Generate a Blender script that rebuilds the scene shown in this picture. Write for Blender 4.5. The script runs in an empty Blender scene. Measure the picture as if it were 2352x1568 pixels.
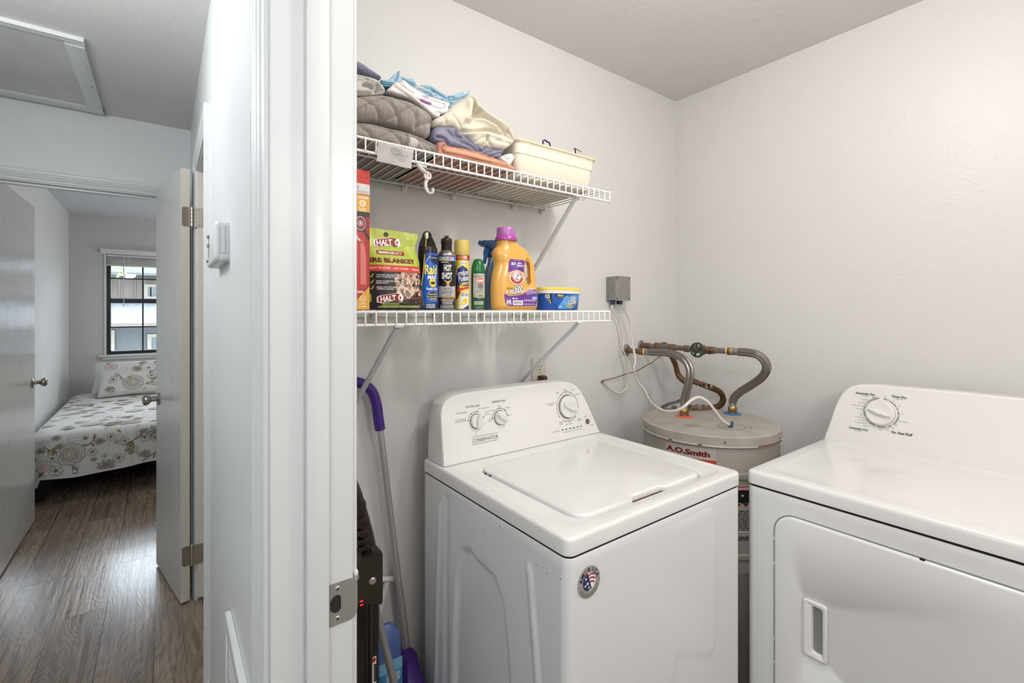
import bpy, bmesh, math, random
from math import sin, cos, pi, radians, sqrt, atan2
from mathutils import Vector, Matrix, noise
S = bpy.context.scene
COL = S.collection
# ---------------------------------------------------------------- camera
EYE = 1.37
YAW = math.atan(801 / 1075.0)
cam_d = bpy.data.cameras.new('camera'); cam = bpy.data.objects.new('camera', cam_d); COL.objects.link(cam)
cam.location = (0, 0, EYE); cam.rotation_euler = (pi / 2, 0, -YAW)
cam_d.sensor_width = 36; cam_d.lens = 1075 * 36 / 2352; cam_d.shift_y = -70 / 2352.0
cam_d.clip_start = 0.01; cam_d.clip_end = 200
S.camera = cam
# ---------------------------------------------------------------- world, lights, exposure
w = bpy.data.worlds.new('sky'); S.world = w; w.use_nodes = True
bg = w.node_tree.nodes['Background']; bg.inputs[0].default_value = (0.80, 0.90, 1.0, 1); bg.inputs[1].default_value = 12
S.view_settings.view_transform = 'Standard'; S.view_settings.look = 'None'
S.view_settings.gamma = 1; S.view_settings.use_curve_mapping = False
S.view_settings.exposure = 0.17
def lamp(name, loc, size, power, color, rot=(0, 0, 0), shape='DISK', size_y=None):
    d = bpy.data.lights.new(name, 'AREA'); d.shape = shape; d.size = size; d.energy = power; d.color = color
    if size_y: d.size_y = size_y
    o = bpy.data.objects.new(name, d); o.location = loc; o.rotation_euler = rot; COL.objects.link(o)
    return o
def bulb(name, loc, radius, power, color):
    d = bpy.data.lights.new(name, 'POINT'); d.shadow_soft_size = radius; d.energy = power; d.color = color
    o = bpy.data.objects.new(name, d); o.location = loc; COL.objects.link(o); return o
bulb('laundry_lamp', (1.00, 0.42, 2.25), 0.055, 15.5, (1.0, 0.965, 0.93))
bulb('laundry_fill', (0.70, -0.75, 1.90), 0.14, 20.5, (1.0, 0.97, 0.94))  # unseen fill bulb added to even out the laundry shading
bulb('hall_lamp', (-0.58, 1.60, 2.15), 0.10, 15, (0.97, 0.99, 1.0))
bulb('hall_lamp_rear', (-0.64, -0.35, 2.25), 0.12, 19, (0.97, 0.985, 1.0))
bulb('bedroom_fill', (0.9, 4.9, 2.25), 0.15, 16, (1.0, 0.98, 0.95))  # unseen fill added in place of daylight bouncing round the bedroom
bulb('bedroom_ceiling_fill', (1.35, 6.3, 1.15), 0.10, 17, (1.0, 0.98, 0.95))  # unseen bulb added to lift the bedroom ceiling

# ---------------------------------------------------------------- helpers
CW, SW = cos(YAW), sin(YAW)
def _ray(px, py):
    u = (px - 1176) / 1075.0; v = -(py - 714) / 1075.0
    return CW * u + SW, -SW * u + CW, v
def atY(px, py, Y):
    r = _ray(px, py); k = Y / r[1]; return Vector((r[0] * k, Y, EYE + r[2] * k))
def atX(px, py, X):
    r = _ray(px, py); k = X / r[0]; return Vector((X, r[1] * k, EYE + r[2] * k))
def atZ(px, py, Z):
    r = _ray(px, py); k = (Z - EYE) / r[2]; return Vector((r[0] * k, r[1] * k, Z))
V = Vector
def lin(c):
    return c / 12.92 if c <= 0.04045 else ((c + 0.055) / 1.055) ** 2.4
def rgb(h):
    h = h.lstrip('#'); return tuple(lin(int(h[i:i + 2], 16) / 255.0) for i in (0, 2, 4))
MATS = {}
def nodes_of(m):
    nt = m.node_tree; return nt, nt.nodes, nt.links, nt.nodes['Principled BSDF']
def M(name, col='#cccccc', rough=0.5, metal=0.0, bump=None, var=None, coat=0.0, sheen=0.0, emit=None, trans=0, ior=None, spec=None):
    """bump: list of (scale, strength_m, detail); var: (scale, second colour, amount, stretch)"""
    if name in MATS: return MATS[name]
    m = bpy.data.materials.new(name); m.use_nodes = True; MATS[name] = m
    nt, N, L, P = nodes_of(m)
    c = rgb(col); P.inputs['Base Color'].default_value = (*c, 1)
    P.inputs['Roughness'].default_value = rough; P.inputs['Metallic'].default_value = metal
    if coat: P.inputs['Coat Weight'].default_value = coat; P.inputs['Coat Roughness'].default_value = 0.08
    if sheen: P.inputs['Sheen Weight'].default_value = sheen
    if spec is not None: P.inputs['Specular IOR Level'].default_value = spec
    if trans: P.inputs['Transmission Weight'].default_value = trans
    if ior: P.inputs['IOR'].default_value = ior
    if emit: P.inputs['Emission Color'].default_value = (*rgb(emit[0]), 1); P.inputs['Emission Strength'].default_value = emit[1]
    if bump or var:
        geo = N.new('ShaderNodeNewGeometry')
    if bump:
        prev = None
        for sc, st, det in bump:
            n = N.new('ShaderNodeTexNoise'); n.inputs['Scale'].default_value = sc; n.inputs['Detail'].default_value = det
            L.new(geo.outputs['Position'], n.inputs['Vector'])
            b = N.new('ShaderNodeBump'); b.inputs['Strength'].default_value = 1; b.inputs['Distance'].default_value = st
            L.new(n.outputs['Fac'], b.inputs['Height'])
            if prev: L.new(prev.outputs[0], b.inputs['Normal'])
            prev = b
        L.new(prev.outputs[0], P.inputs['Normal'])
    if var:
        sc, c2, amt, st = var
        mp = N.new('ShaderNodeMapping'); mp.inputs['Scale'].default_value = st or (1, 1, 1)
        L.new(geo.outputs['Position'], mp.inputs[0])
        n = N.new('ShaderNodeTexNoise'); n.inputs['Scale'].default_value = sc; n.inputs['Detail'].default_value = 5
        L.new(mp.outputs[0], n.inputs['Vector'])
        r = N.new('ShaderNodeMapRange'); r.inputs[1].default_value = 0.5 - 0.2 * 1; r.inputs[2].default_value = 0.72; r.inputs[4].default_value = amt
        L.new(n.outputs['Fac'], r.inputs[0])
        mx = N.new('ShaderNodeMix'); mx.data_type = 'RGBA'; mx.inputs[6].default_value = (*c, 1); mx.inputs[7].default_value = (*rgb(c2), 1)
        L.new(r.outputs[0], mx.inputs[0]); L.new(mx.outputs[2], P.inputs['Base Color'])
    return m
def plaster(name, col, scl=1.0):
    """painted hand-trowelled drywall: fine orange peel plus a few trowel ridges"""
    m = bpy.data.materials.new(name); m.use_nodes = True; MATS[name] = m
    nt, N, L, P = nodes_of(m)
    P.inputs['Base Color'].default_value = (*rgb(col), 1); P.inputs['Roughness'].default_value = 0.42
    geo = N.new('ShaderNodeNewGeometry')
    def nz(sc, det, dist=0.0, stretch=None):
        n = N.new('ShaderNodeTexNoise'); n.inputs['Scale'].default_value = sc; n.inputs['Detail'].default_value = det; n.inputs['Distortion'].default_value = dist
        if stretch:
            mp = N.new('ShaderNodeMapping'); mp.inputs['Scale'].default_value = stretch; L.new(geo.outputs['Position'], mp.inputs[0]); L.new(mp.outputs[0], n.inputs['Vector'])
        else: L.new(geo.outputs['Position'], n.inputs['Vector'])
        return n
    def mth(op, a, b=None, c=None):
        q = N.new('ShaderNodeMath'); q.operation = op
        for i, x in enumerate((a, b, c)):
            if x is None: continue
            if isinstance(x, (int, float)): q.inputs[i].default_value = x
            else: L.new(x, q.inputs[i])
        return q.outputs[0]
    fine = nz(190, 3).outputs['Fac']; mid = nz(24, 4, 0.6).outputs['Fac']; big = nz(2.2, 3).outputs['Fac']
    ridge = nz(9, 4, 1.6).outputs['Fac']
    rd = mth('SUBTRACT', 1.0, mth('MULTIPLY', mth('ABSOLUTE', mth('SUBTRACT', ridge, 0.5)), 26.0)); rd = mth('MAXIMUM', rd, 0.0)
    mask = mth('GREATER_THAN', nz(3.2, 2).outputs['Fac'], 0.56); rd = mth('MULTIPLY', rd, mask)
    h = mth('ADD', mth('MULTIPLY', fine, 0.00038 * scl), mth('MULTIPLY', mid, 0.0016 * scl))
    h = mth('ADD', h, mth('MULTIPLY', big, 0.004)); h = mth('ADD', h, mth('MULTIPLY', rd, 0.00028 * scl))
    b = N.new('ShaderNodeBump'); b.inputs['Strength'].default_value = 1; b.inputs['Distance'].default_value = 1.0
    L.new(h, b.inputs['Height']); L.new(b.outputs[0], P.inputs['Normal'])
    return m
ORG = {}
class MB:
    def __init__(s): s.bm = bmesh.new(); s.mats = []; s.cur = 0
    def use(s, m):
        if m not in s.mats: s.mats.append(m)
        s.cur = s.mats.index(m); return s
    def _f(s, vs):
        try:
            f = s.bm.faces.new(vs); f.material_index = s.cur; return f
        except ValueError: return None
    def box(s, x0, y0, z0, x1, y1, z1, bev=0, seg=2, mat=None, T=None):
        if mat: s.use(mat)
        r = bmesh.ops.create_cube(s.bm, size=1.0)
        vs = r['verts']
        for v in vs:
            v.co = V(((x0 + x1) / 2 + v.co.x * (x1 - x0), (y0 + y1) / 2 + v.co.y * (y1 - y0), (z0 + z1) / 2 + v.co.z * (z1 - z0)))
        fs = set(f for v in vs for f in v.link_faces)
        for f in fs: f.material_index = s.cur
        if bev:
            es = list(set(e for v in vs for e in v.link_edges))
            rr = bmesh.ops.bevel(s.bm, geom=es, offset=bev, segments=seg, profile=0.5, affect='EDGES', clamp_overlap=True)
            for f in rr['faces']: f.material_index = s.cur
            vs = list(set(v for f in rr['faces'] for v in f.verts) | set(v for v in vs if v.is_valid))
            fs = set(f for v in vs for f in v.link_faces)
            vs = list(set(v for f in fs for v in f.verts))
        if T is not None:
            for v in vs: v.co = T @ v.co
        return s
    def loft(s, rings, mat=None, cap0=True, cap1=True, closed=True, loop=False):
        if mat: s.use(mat)
        R = [[s.bm.verts.new(p) for p in r] for r in rings]
        n = len(R[0]); k = len(R)
        for i in range(k if loop else k - 1):
            a = R[i]; b = R[(i + 1) % k]
            for j in range(n if closed else n - 1):
                s._f((a[j], a[(j + 1) % n], b[(j + 1) % n], b[j]))
        if not loop:
            if cap0: s._f(list(reversed(R[0])))
            if cap1: s._f(R[-1])
        return s
    def lathe(s, prof, c=(0, 0, 0), axis=(0, 0, 1), seg=32, mat=None, cap=True, a0=0, a1=2 * pi):
        ax = V(axis).normalized(); q = V((0, 0, 1)).rotation_difference(ax).to_matrix(); c = V(c)
        full = abs(a1 - a0 - 2 * pi) < 1e-6; m = seg if full else seg + 1
        rings = [[c + q @ V((r * cos(a0 + (a1 - a0) * i / seg), r * sin(a0 + (a1 - a0) * i / seg), z)) for i in range(m)] for r, z in prof]
        return s.loft(rings, mat, cap, cap, closed=full)
    def tube(s, pts, r, seg=10, mat=None, smooth=0, cap=True, closed=False, flat=1.0):
        P = [V(p) for p in pts]
        if smooth: P = spline(P, smooth, closed)
        n = len(P); rings = []; up = None
        for i, p in enumerate(P):
            if closed: t = (P[(i + 1) % n] - P[i - 1]).normalized()
            else: t = (P[min(i + 1, n - 1)] - P[max(i - 1, 0)]).normalized()
            if up is None: up = V((0, 0, 1)) if abs(t.z) < 0.9 else V((1, 0, 0))
            side = t.cross(up)
            if side.length < 1e-5: side = t.cross(V((0, 1, 0)))
            side.normalize(); up = side.cross(t).normalized()
            rr = r(i / max(1, n - 1)) if callable(r) else r
            rings.append([p + (side * cos(2 * pi * j / seg) * rr + up * sin(2 * pi * j / seg) * rr * flat) for j in range(seg)])
        return s.loft(rings, mat, cap, cap, loop=closed)
    def grid(s, fn, nu, nv, mat=None, cu=False, cv=False):
        if mat: s.use(mat)
        G = [[s.bm.verts.new(fn(i / (nu if cu else nu - 1), j / (nv if cv else nv - 1))) for j in range(nv)] for i in range(nu)]
        for i in range(nu if cu else nu - 1):
            for j in range(nv if cv else nv - 1):
                s._f((G[i][j], G[(i + 1) % nu][j], G[(i + 1) % nu][(j + 1) % nv], G[i][(j + 1) % nv]))
        return G
    def sphere(s, c, r, mat=None, seg=20, sq=(1, 1, 1)):
        c = V(c)
        prof = [(max(1e-4, sin(pi * i / 12)) * r, -cos(pi * i / 12) * r) for i in range(13)]
        rings = [[c + V((a * cos(2 * pi * j / seg) * sq[0], a * sin(2 * pi * j / seg) * sq[1], z * sq[2])) for j in range(seg)] for a, z in prof]
        return s.loft(rings, mat)
    def move(s, T):
        for v in s.bm.verts: v.co = T @ v.co
        return s
    def build(s, name, parent=None, base=None, smooth=40, fix=True):
        if fix: bmesh.ops.recalc_face_normals(s.bm, faces=s.bm.faces)
        o3 = V(base) if base is not None else (ORG[parent.name] if parent else V((0, 0, 0)))
        for v in s.bm.verts: v.co -= o3
        me = bpy.data.meshes.new(name); s.bm.to_mesh(me); s.bm.free()
        for m in s.mats: me.materials.append(m)
        if smooth:
            for p in me.polygons: p.use_smooth = True
            me.set_sharp_from_angle(angle=radians(smooth))
        o = bpy.data.objects.new(name, me); COL.objects.link(o)
        if parent: o.parent = parent
        else: o.location = o3
        ORG[o.name] = o3
        return o
def spline(P, k, closed=False):
    out = []; n = len(P)
    rng = range(n if closed else n - 1)
    for i in rng:
        p0 = P[i - 1] if (closed or i > 0) else P[0] * 2 - P[1]
        p1 = P[i]; p2 = P[(i + 1) % n]
        p3 = P[(i + 2) % n] if (closed or i < n - 2) else P[-1] * 2 - P[-2]
        for j in range(k):
            t = j / k
            out.append(0.5 * ((2 * p1) + (-p0 + p2) * t + (2 * p0 - 5 * p1 + 4 * p2 - p3) * t * t + (-p0 + 3 * p1 - 3 * p2 + p3) * t ** 3))
    if not closed: out.append(P[-1])
    return out
def thing(name, base, label, cat, group=None):
    o = bpy.data.objects.new(name, None); o.empty_display_size = 0.05; COL.objects.link(o)
    o.location = base; ORG[o.name] = V(base)
    return tag(o, label, cat, group)
def rescale(root, k, p=(0, 0, 0), only=None):
    # resize the parts of a thing about a point p given in the scene's own coordinates
    b0 = ORG[root.name]
    for c in [q for q in root.children] + [g for q in root.children for g in q.children]:
        if c.type != 'MESH' or (only and c.name.split('.')[0] not in only): continue
        for v in c.data.vertices:
            for a in range(3): v.co[a] = (v.co[a] + b0[a] - p[a]) * k[a] + p[a] - b0[a]
def tag(o, label, cat, group=None):
    o['label'] = label; o['category'] = cat
    if group: o['group'] = group
    return o
def struct(o, label=None):
    o['kind'] = 'structure'
    if label: o['label'] = label
    return o
def rrect(x0, y0, x1, y1, r, n=6):
    pts = []
    for cx, cy, a in ((x1 - r, y0 + r, -pi / 2), (x1 - r, y1 - r, 0), (x0 + r, y1 - r, pi / 2), (x0 + r, y0 + r, pi)):
        for i in range(n + 1):
            t = a + pi / 2 * i / n; pts.append((cx + r * cos(t), cy + r * sin(t)))
    return pts
def rr3(x0, y0, x1, y1, r, z, ins=0.0, n=6):
    r = max(0.0005, r - ins)
    return [V((a, b, z)) for a, b in rrect(x0 + ins, y0 + ins, x1 - ins, y1 - ins, r, n)]
# ------------------------------------------------ printed matter (flat inks laid on a surface)
TXT = {}
def ink(c, rough=0.45): return M('print_' + c.lstrip('#'), c, rough)
def text_mesh(s, bold, spacing=1.0):
    k = (s, bold, spacing)
    if k in TXT: return TXT[k]
    c = bpy.data.curves.new('t', 'FONT'); c.body = s; c.size = 1; c.offset = bold; c.resolution_u = 3; c.space_character = spacing
    c.align_x = 'CENTER'
    o = bpy.data.objects.new('t', c); COL.objects.link(o); bpy.context.view_layer.update()
    me = bpy.data.meshes.new_from_object(o)
    vs = [(v.co.x, v.co.y) for v in me.vertices]; fs = [list(p.vertices) for p in me.polygons]
    bpy.data.objects.remove(o); bpy.data.curves.remove(c); bpy.data.meshes.remove(me)
    if vs:
        x0 = min(v[0] for v in vs); x1 = max(v[0] for v in vs)
        vs = [(x - (x0 + x1) / 2, y) for x, y in vs]; wd = x1 - x0
    else: wd = 1
    TXT[k] = (vs, fs, wd); return TXT[k]
class Label:
    def __init__(s): s.p = []
    def poly(s, pts, c, l=1): s.p.append((pts, [list(range(len(pts)))], c, l)); return s
    def rect(s, x0, y0, x1, y1, c, l=0, r=0):
        return s.poly(rrect(x0, y0, x1, y1, r, 4) if r else [(x0, y0), (x1, y0), (x1, y1), (x0, y1)], c, l)
    def ell(s, cx, cy, rx, ry, c, l=1, n=28): return s.poly([(cx + rx * cos(2 * pi * i / n), cy + ry * sin(2 * pi * i / n)) for i in range(n)], c, l)
    def strip(s, pts, w, c, l=1, closed=False):
        n = len(pts); a = []; b = []
        for i in range(n):
            p = pts[(i - 1) % n] if closed or i else pts[0]; q = pts[(i + 1) % n] if closed or i < n - 1 else pts[-1]
            dx, dy = q[0] - p[0], q[1] - p[1]; d = sqrt(dx * dx + dy * dy) or 1; ww = w(i / (n - 1)) if callable(w) else w
            a.append((pts[i][0] - dy / d * ww / 2, pts[i][1] + dx / d * ww / 2)); b.append((pts[i][0] + dy / d * ww / 2, pts[i][1] - dx / d * ww / 2))
        fs = [[i, (i + 1) % n, n + (i + 1) % n, n + i] for i in range(n if closed else n - 1)]
        s.p.append((a + b, fs, c, l)); return s
    def ring(s, cx, cy, r, w, c, l=1, a0=0, a1=2 * pi, n=32, ry=None):
        ry = ry or r
        full = abs(a1 - a0 - 2 * pi) < 1e-6
        return s.strip([(cx + r * cos(a0 + (a1 - a0) * i / n), cy + ry * sin(a0 + (a1 - a0) * i / n)) for i in range(n if full else n + 1)], w, c, l, closed=full)
    def text(s, t, cx, cy, h, c, l=2, bold=0.0, w=None, shear=0, rot=0, arch=0, align='C', spacing=1.0, grow=0):
        vs, fs, wd = text_mesh(t, bold, spacing); k = h / 0.72; kx = k if w is None else w / wd
        W = wd * kx; dx = {'C': 0, 'L': W / 2, 'R': -W / 2}[align]
        out = []
        for x, y in vs:
            X = x * kx; Y = y * k * (1 + grow * (X / (W / 2))) - h / 2 + arch * (1 - (X / (W / 2)) ** 2); X += Y * shear + dx
            out.append((cx + X * cos(rot) - Y * sin(rot), cy + X * sin(rot) + Y * cos(rot)))
        s.p.append((out, fs, c, l)); return s
    def outlined(s, t, cx, cy, h, c, oc, l=2, bold=0.03, ob=0.09, **k):
        s.text(t, cx, cy, h, oc, l, ob, **k); vs, fs, wd = text_mesh(t, ob); v2, f2, w2 = text_mesh(t, bold)
        if k.get('w'): k = dict(k); k['w'] = k['w'] * w2 / wd
        return s.text(t, cx, cy, h, c, l + 1, bold, **k)
    def arc(s, t, cx, cy, r, h, c, l=2, mid=pi / 2, bold=0.0, step=None, bottom=False):
        st = step or h * 0.95 / r; n = len(t)
        for i, ch in enumerate(t):
            if ch == ' ': continue
            if bottom:
                a = mid + (i - (n - 1) / 2) * st; s.text(ch, cx + r * cos(a), cy + r * sin(a), h, c, l, bold, rot=a + pi / 2)
            else:
                a = mid - (i - (n - 1) / 2) * st; s.text(ch, cx + r * cos(a), cy + r * sin(a), h, c, l, bold, rot=a - pi / 2)
        return s
    def lines(s, x0, x1, y0, y1, n, c, l=2, seed=1, fill=0.55):
        """tiny unreadable fine print"""
        rd = random.Random(seed); dy = (y1 - y0) / n
        for i in range(n):
            x = x0; y = y1 - dy * (i + 0.5)
            while x < x1 - dy * 0.3:
                wv = min(x1 - x, dy * rd.uniform(0.6, 3.4)); s.rect(x, y - dy * fill / 2, x + wv, y + dy * fill / 2, c, l); x += wv + dy * 0.4
        return s
    def put(s, mb, mapper, step=None, vstep=None, clip=None, eps=0.00012, base=0.0003, rough=0.45):
        for pts, fs, c, l in s.p:
            b = bmesh.new(); vv = [b.verts.new((x, y, 0)) for x, y in pts]
            for f in fs:
                try: b.faces.new([vv[i] for i in f])
                except ValueError: pass
            bmesh.ops.triangulate(b, faces=b.faces)
            if clip:
                for co, no in (((clip[0], 0, 0), (-1, 0, 0)), ((clip[1], 0, 0), (1, 0, 0)), ((0, clip[2], 0), (0, -1, 0)), ((0, clip[3], 0), (0, 1, 0))):
                    bmesh.ops.bisect_plane(b, geom=b.verts[:] + b.edges[:] + b.faces[:], plane_co=co, plane_no=no, clear_outer=True)
            for st, ax in ((step, 0), (vstep, 1)):
                if st and b.verts:
                    lo = min(v.co[ax] for v in b.verts); hi = max(v.co[ax] for v in b.verts); q = math.floor(lo / st) * st + st
                    while q < hi:
                        no = V((1, 0, 0)) if ax == 0 else V((0, 1, 0))
                        bmesh.ops.bisect_plane(b, geom=b.verts[:] + b.edges[:] + b.faces[:], plane_co=no * q, plane_no=no); q += st
            mb.use(ink(c, rough)); mp = {}
            for v in b.verts: mp[v] = mb.bm.verts.new(mapper(v.co.x, v.co.y, base + l * eps))
            for f in b.faces: mb._f([mp[v] for v in f.verts])
            b.free()
        return mb
def plane_map(o, right, up, nrm):
    o, right, up, nrm = V(o), V(right).normalized(), V(up).normalized(), V(nrm).normalized()
    return lambda u, v, d: o + right * u + up * v + nrm * d
def cyl_map(cx, cy, z0, r, phi, rf=None):
    def f(u, v, d):
        a = phi + u / r; q = (rf(v) if rf else r) + d
        return V((cx + q * cos(a), cy + q * sin(a), z0 + v))
    return f
def to_cam(x, y): return atan2(-y, -x)

# ------------------------------------------------ materials
WALL = plaster('paint_wall', '#dcdad8'); CEIL = plaster('paint_ceiling', '#d8d6d3', 1.25)
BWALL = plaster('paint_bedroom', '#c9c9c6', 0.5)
TRIM = M('paint_trim_gloss', '#dcdedf', 0.30, bump=[(60, 0.00025, 2), (7, 0.0012, 2)])
DOORM = M('paint_door_gloss', '#d5d6d4', 0.2, bump=[(300, 0.00012, 2), (9, 0.0025, 2)])
DOOREDGE = M('paint_door_edge', '#e6e0d4', 0.4)
ENAMEL = M('white_enamel', '#e9e8e7', 0.18, coat=0.5)
ENAMEL2 = M('white_enamel_body', '#e6e7e8', 0.22, coat=0.3)
PLW = M('white_plastic', '#eceae8', 0.3)
GAP = M('gap_dark', '#26221f', 0.8)
WIREW = M('white_vinyl_wire', '#eeece8', 0.35)
STEEL = M('brushed_nickel', '#b0aca4', 0.28, 1.0)
NICKEL = M('satin_hinge', '#c9c0b5', 0.42, 0.85)
GALV = M('galvanised_steel', '#a09d99', 0.5, 0.45, var=(30, '#85827e', 0.6, None))
BRASS = M('brass', '#b08a3e', 0.35, 1.0, var=(50, '#6e5222', 0.5, None))
RUST = M('rusty_pipe', '#6e4a2e', 0.7, 0.3, bump=[(120, 0.0015, 3)], var=(60, '#8d7a66', 0.7, None))
RUSTG = M('scaled_pipe', '#8d867d', 0.6, 0.4, bump=[(120, 0.0015, 3)], var=(40, '#5f4028', 0.8, None))
TAPE = M('thread_tape', '#f2f2f0', 0.5)
CABLE = M('white_cable', '#d9d3c9', 0.45)
BLACKP = M('black_plastic', '#17130f', 0.3)
DARKP = M('charcoal_plastic', '#2c251f', 0.38)
# ================================================================ THE SETTING
XL, XH, XI, XR = -0.82, 0.13, 0.256, 2.101        # left wall, hall face, laundry inner face, laundry far wall
YA, YE, YE2, YB = 1.417, 3.37, 3.48, 6.92         # laundry back wall, hall end wall faces, bedroom window wall
ZC = 2.44
def wall(name, boxes, mat=WALL):
    b = MB()
    for q in boxes: b.box(*q, mat=mat)
    return struct(b.build(name, smooth=0))
# floor: vinyl planks running away from the camera
m = bpy.data.materials.new('vinyl_plank'); m.use_nodes = True; nt, N, L, P = nodes_of(m)
geo = N.new('ShaderNodeNewGeometry'); sep = N.new('ShaderNodeSeparateXYZ'); L.new(geo.outputs['Position'], sep.inputs[0])
com = N.new('ShaderNodeCombineXYZ'); L.new(sep.outputs['Y'], com.inputs[0]); L.new(sep.outputs['X'], com.inputs[1])
mpb = N.new('ShaderNodeMapping'); mpb.inputs['Location'].default_value = (0.35, 0.03, 0); L.new(com.outputs[0], mpb.inputs[0])
br = N.new('ShaderNodeTexBrick'); L.new(mpb.outputs[0], br.inputs['Vector'])
br.offset = 0.37; br.inputs['Scale'].default_value = 1; br.inputs['Brick Width'].default_value = 1.22; br.inputs['Row Height'].default_value = 0.18
br.inputs['Mortar Size'].default_value = 0.0016; br.inputs['Mortar Smooth'].default_value = 0.2; br.inputs['Bias'].default_value = 0
br.inputs['Color1'].default_value = (*rgb('#a08f80'), 1); br.inputs['Color2'].default_value = (*rgb('#837366'), 1); br.inputs['Mortar'].default_value = (*rgb('#352e29'), 1)
addv = N.new('ShaderNodeVectorMath'); addv.operation = 'MULTIPLY_ADD'
L.new(br.outputs['Color'], addv.inputs[0]); addv.inputs[1].default_value = (37, 37, 37); L.new(com.outputs[0], addv.inputs[2])
mg = N.new('ShaderNodeMapping'); mg.inputs['Scale'].default_value = (1.6, 26, 1); L.new(addv.outputs[0], mg.inputs[0])
g1 = N.new('ShaderNodeTexNoise'); g1.inputs['Scale'].default_value = 1.6; g1.inputs['Detail'].default_value = 8; g1.inputs['Roughness'].default_value = 0.65; g1.inputs['Distortion'].default_value = 1.2
L.new(mg.outputs[0], g1.inputs['Vector'])
mk = N.new('ShaderNodeMapping'); mk.inputs['Scale'].default_value = (1.6, 9, 1); L.new(addv.outputs[0], mk.inputs[0])
kn = N.new('ShaderNodeTexNoise'); kn.inputs['Scale'].default_value = 1.1; kn.inputs['Detail'].default_value = 1; L.new(mk.outputs[0], kn.inputs['Vector'])
sn = N.new('ShaderNodeMath'); sn.operation = 'MULTIPLY'; sn.inputs[1].default_value = 110; L.new(kn.outputs['Fac'], sn.inputs[0])
si = N.new('ShaderNodeMath'); si.operation = 'SINE'; L.new(sn.outputs[0], si.inputs[0])
gr = N.new('ShaderNodeMapRange'); gr.inputs[1].default_value = 0.35; gr.inputs[2].default_value = 0.68; L.new(g1.outputs['Fac'], gr.inputs[0])
cb = N.new('ShaderNodeMath'); cb.operation = 'MULTIPLY_ADD'; L.new(si.outputs[0], cb.inputs[0]); cb.inputs[1].default_value = 0.16; L.new(gr.outputs[0], cb.inputs[2])
mx = N.new('ShaderNodeMix'); mx.data_type = 'RGBA'; mx.blend_type = 'MULTIPLY'; mx.inputs[0].default_value = 1.0
rmp = N.new('ShaderNodeValToRGB'); rmp.color_ramp.elements[0].color = (0.52, 0.49, 0.46, 1); rmp.color_ramp.elements[1].color = (1.25, 1.22, 1.18, 1); L.new(cb.outputs[0], rmp.inputs[0])
L.new(br.outputs['Color'], mx.inputs[6]); L.new(rmp.outputs[0], mx.inputs[7]); L.new(mx.outputs[2], P.inputs['Base Color'])
P.inputs['Roughness'].default_value = 0.24; P.inputs['Coat Weight'].default_value = 0.35; P.inputs['Coat Roughness'].default_value = 0.16
bp = N.new('ShaderNodeBump'); bp.inputs['Strength'].default_value = 1; bp.inputs['Distance'].default_value = 0.0005; L.new(cb.outputs[0], bp.inputs['Height']); L.new(bp.outputs[0], P.inputs['Normal'])
FLOORM = m
b = MB(); b.box(-1.0, -1.7, -0.06, 2.3, 7.1, 0, mat=FLOORM); struct(b.build('floor', smooth=0))
wall('ceiling', [(-1.0, -1.7, ZC, 2.3, YE2, ZC + 0.08)], CEIL)
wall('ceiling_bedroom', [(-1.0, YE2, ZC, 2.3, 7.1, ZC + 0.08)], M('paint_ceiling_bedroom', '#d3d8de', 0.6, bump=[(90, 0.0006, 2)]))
WHALL = plaster('paint_hall', '#dde0e1', 0.5)
wall('wall_left', [(XL - 0.1, -1.7, 0, XL, 7.1, ZC)], WHALL)
wall('wall_front', [(XL - 0.1, -1.7, 0, 2.3, -1.6, ZC)])
wall('wall_laundry_back', [(XI, YA, 0, 2.3, YA + 0.1, ZC)])
wall('wall_laundry_right', [(XR, -1.6, 0, 2.3, YA, ZC)])
wall('wall_hall_right', [(XH, 0.815, 0, XI, 1.985, ZC), (XH, 1.985, 2.05, XI, 2.68, ZC), (XH, 2.68, 0, XI, YE, ZC),
                         (XH, -0.055, 2.06, XI, 0.815, ZC), (XH, -1.6, 0, XI, -0.055, ZC)], WHALL)
wall('wall_hall_end', [(XL, YE, 2.045, XH + 0.2, YE2, ZC), (XL, YE, 0, -0.735, YE2, 2.045), (0.075, YE, 0, XH + 0.2, YE2, 2.045)], WHALL)
wall('wall_closet', [(0.9, YA + 0.1, 0, 0.96, YE, ZC), (XI, YE, 0, 0.96, YE2, ZC)])
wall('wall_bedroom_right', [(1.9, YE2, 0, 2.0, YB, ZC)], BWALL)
WX0, WX1, WZ0, WZ1 = -0.515, 0.42, 0.875, 2.01
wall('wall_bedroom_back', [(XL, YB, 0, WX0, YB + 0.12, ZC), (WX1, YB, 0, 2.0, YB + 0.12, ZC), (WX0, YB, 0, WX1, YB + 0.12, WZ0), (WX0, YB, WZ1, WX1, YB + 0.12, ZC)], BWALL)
wall('wall_bedroom_front', [(XH + 0.2, YE, 0, 2.0, YE2, ZC)], BWALL)

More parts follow.
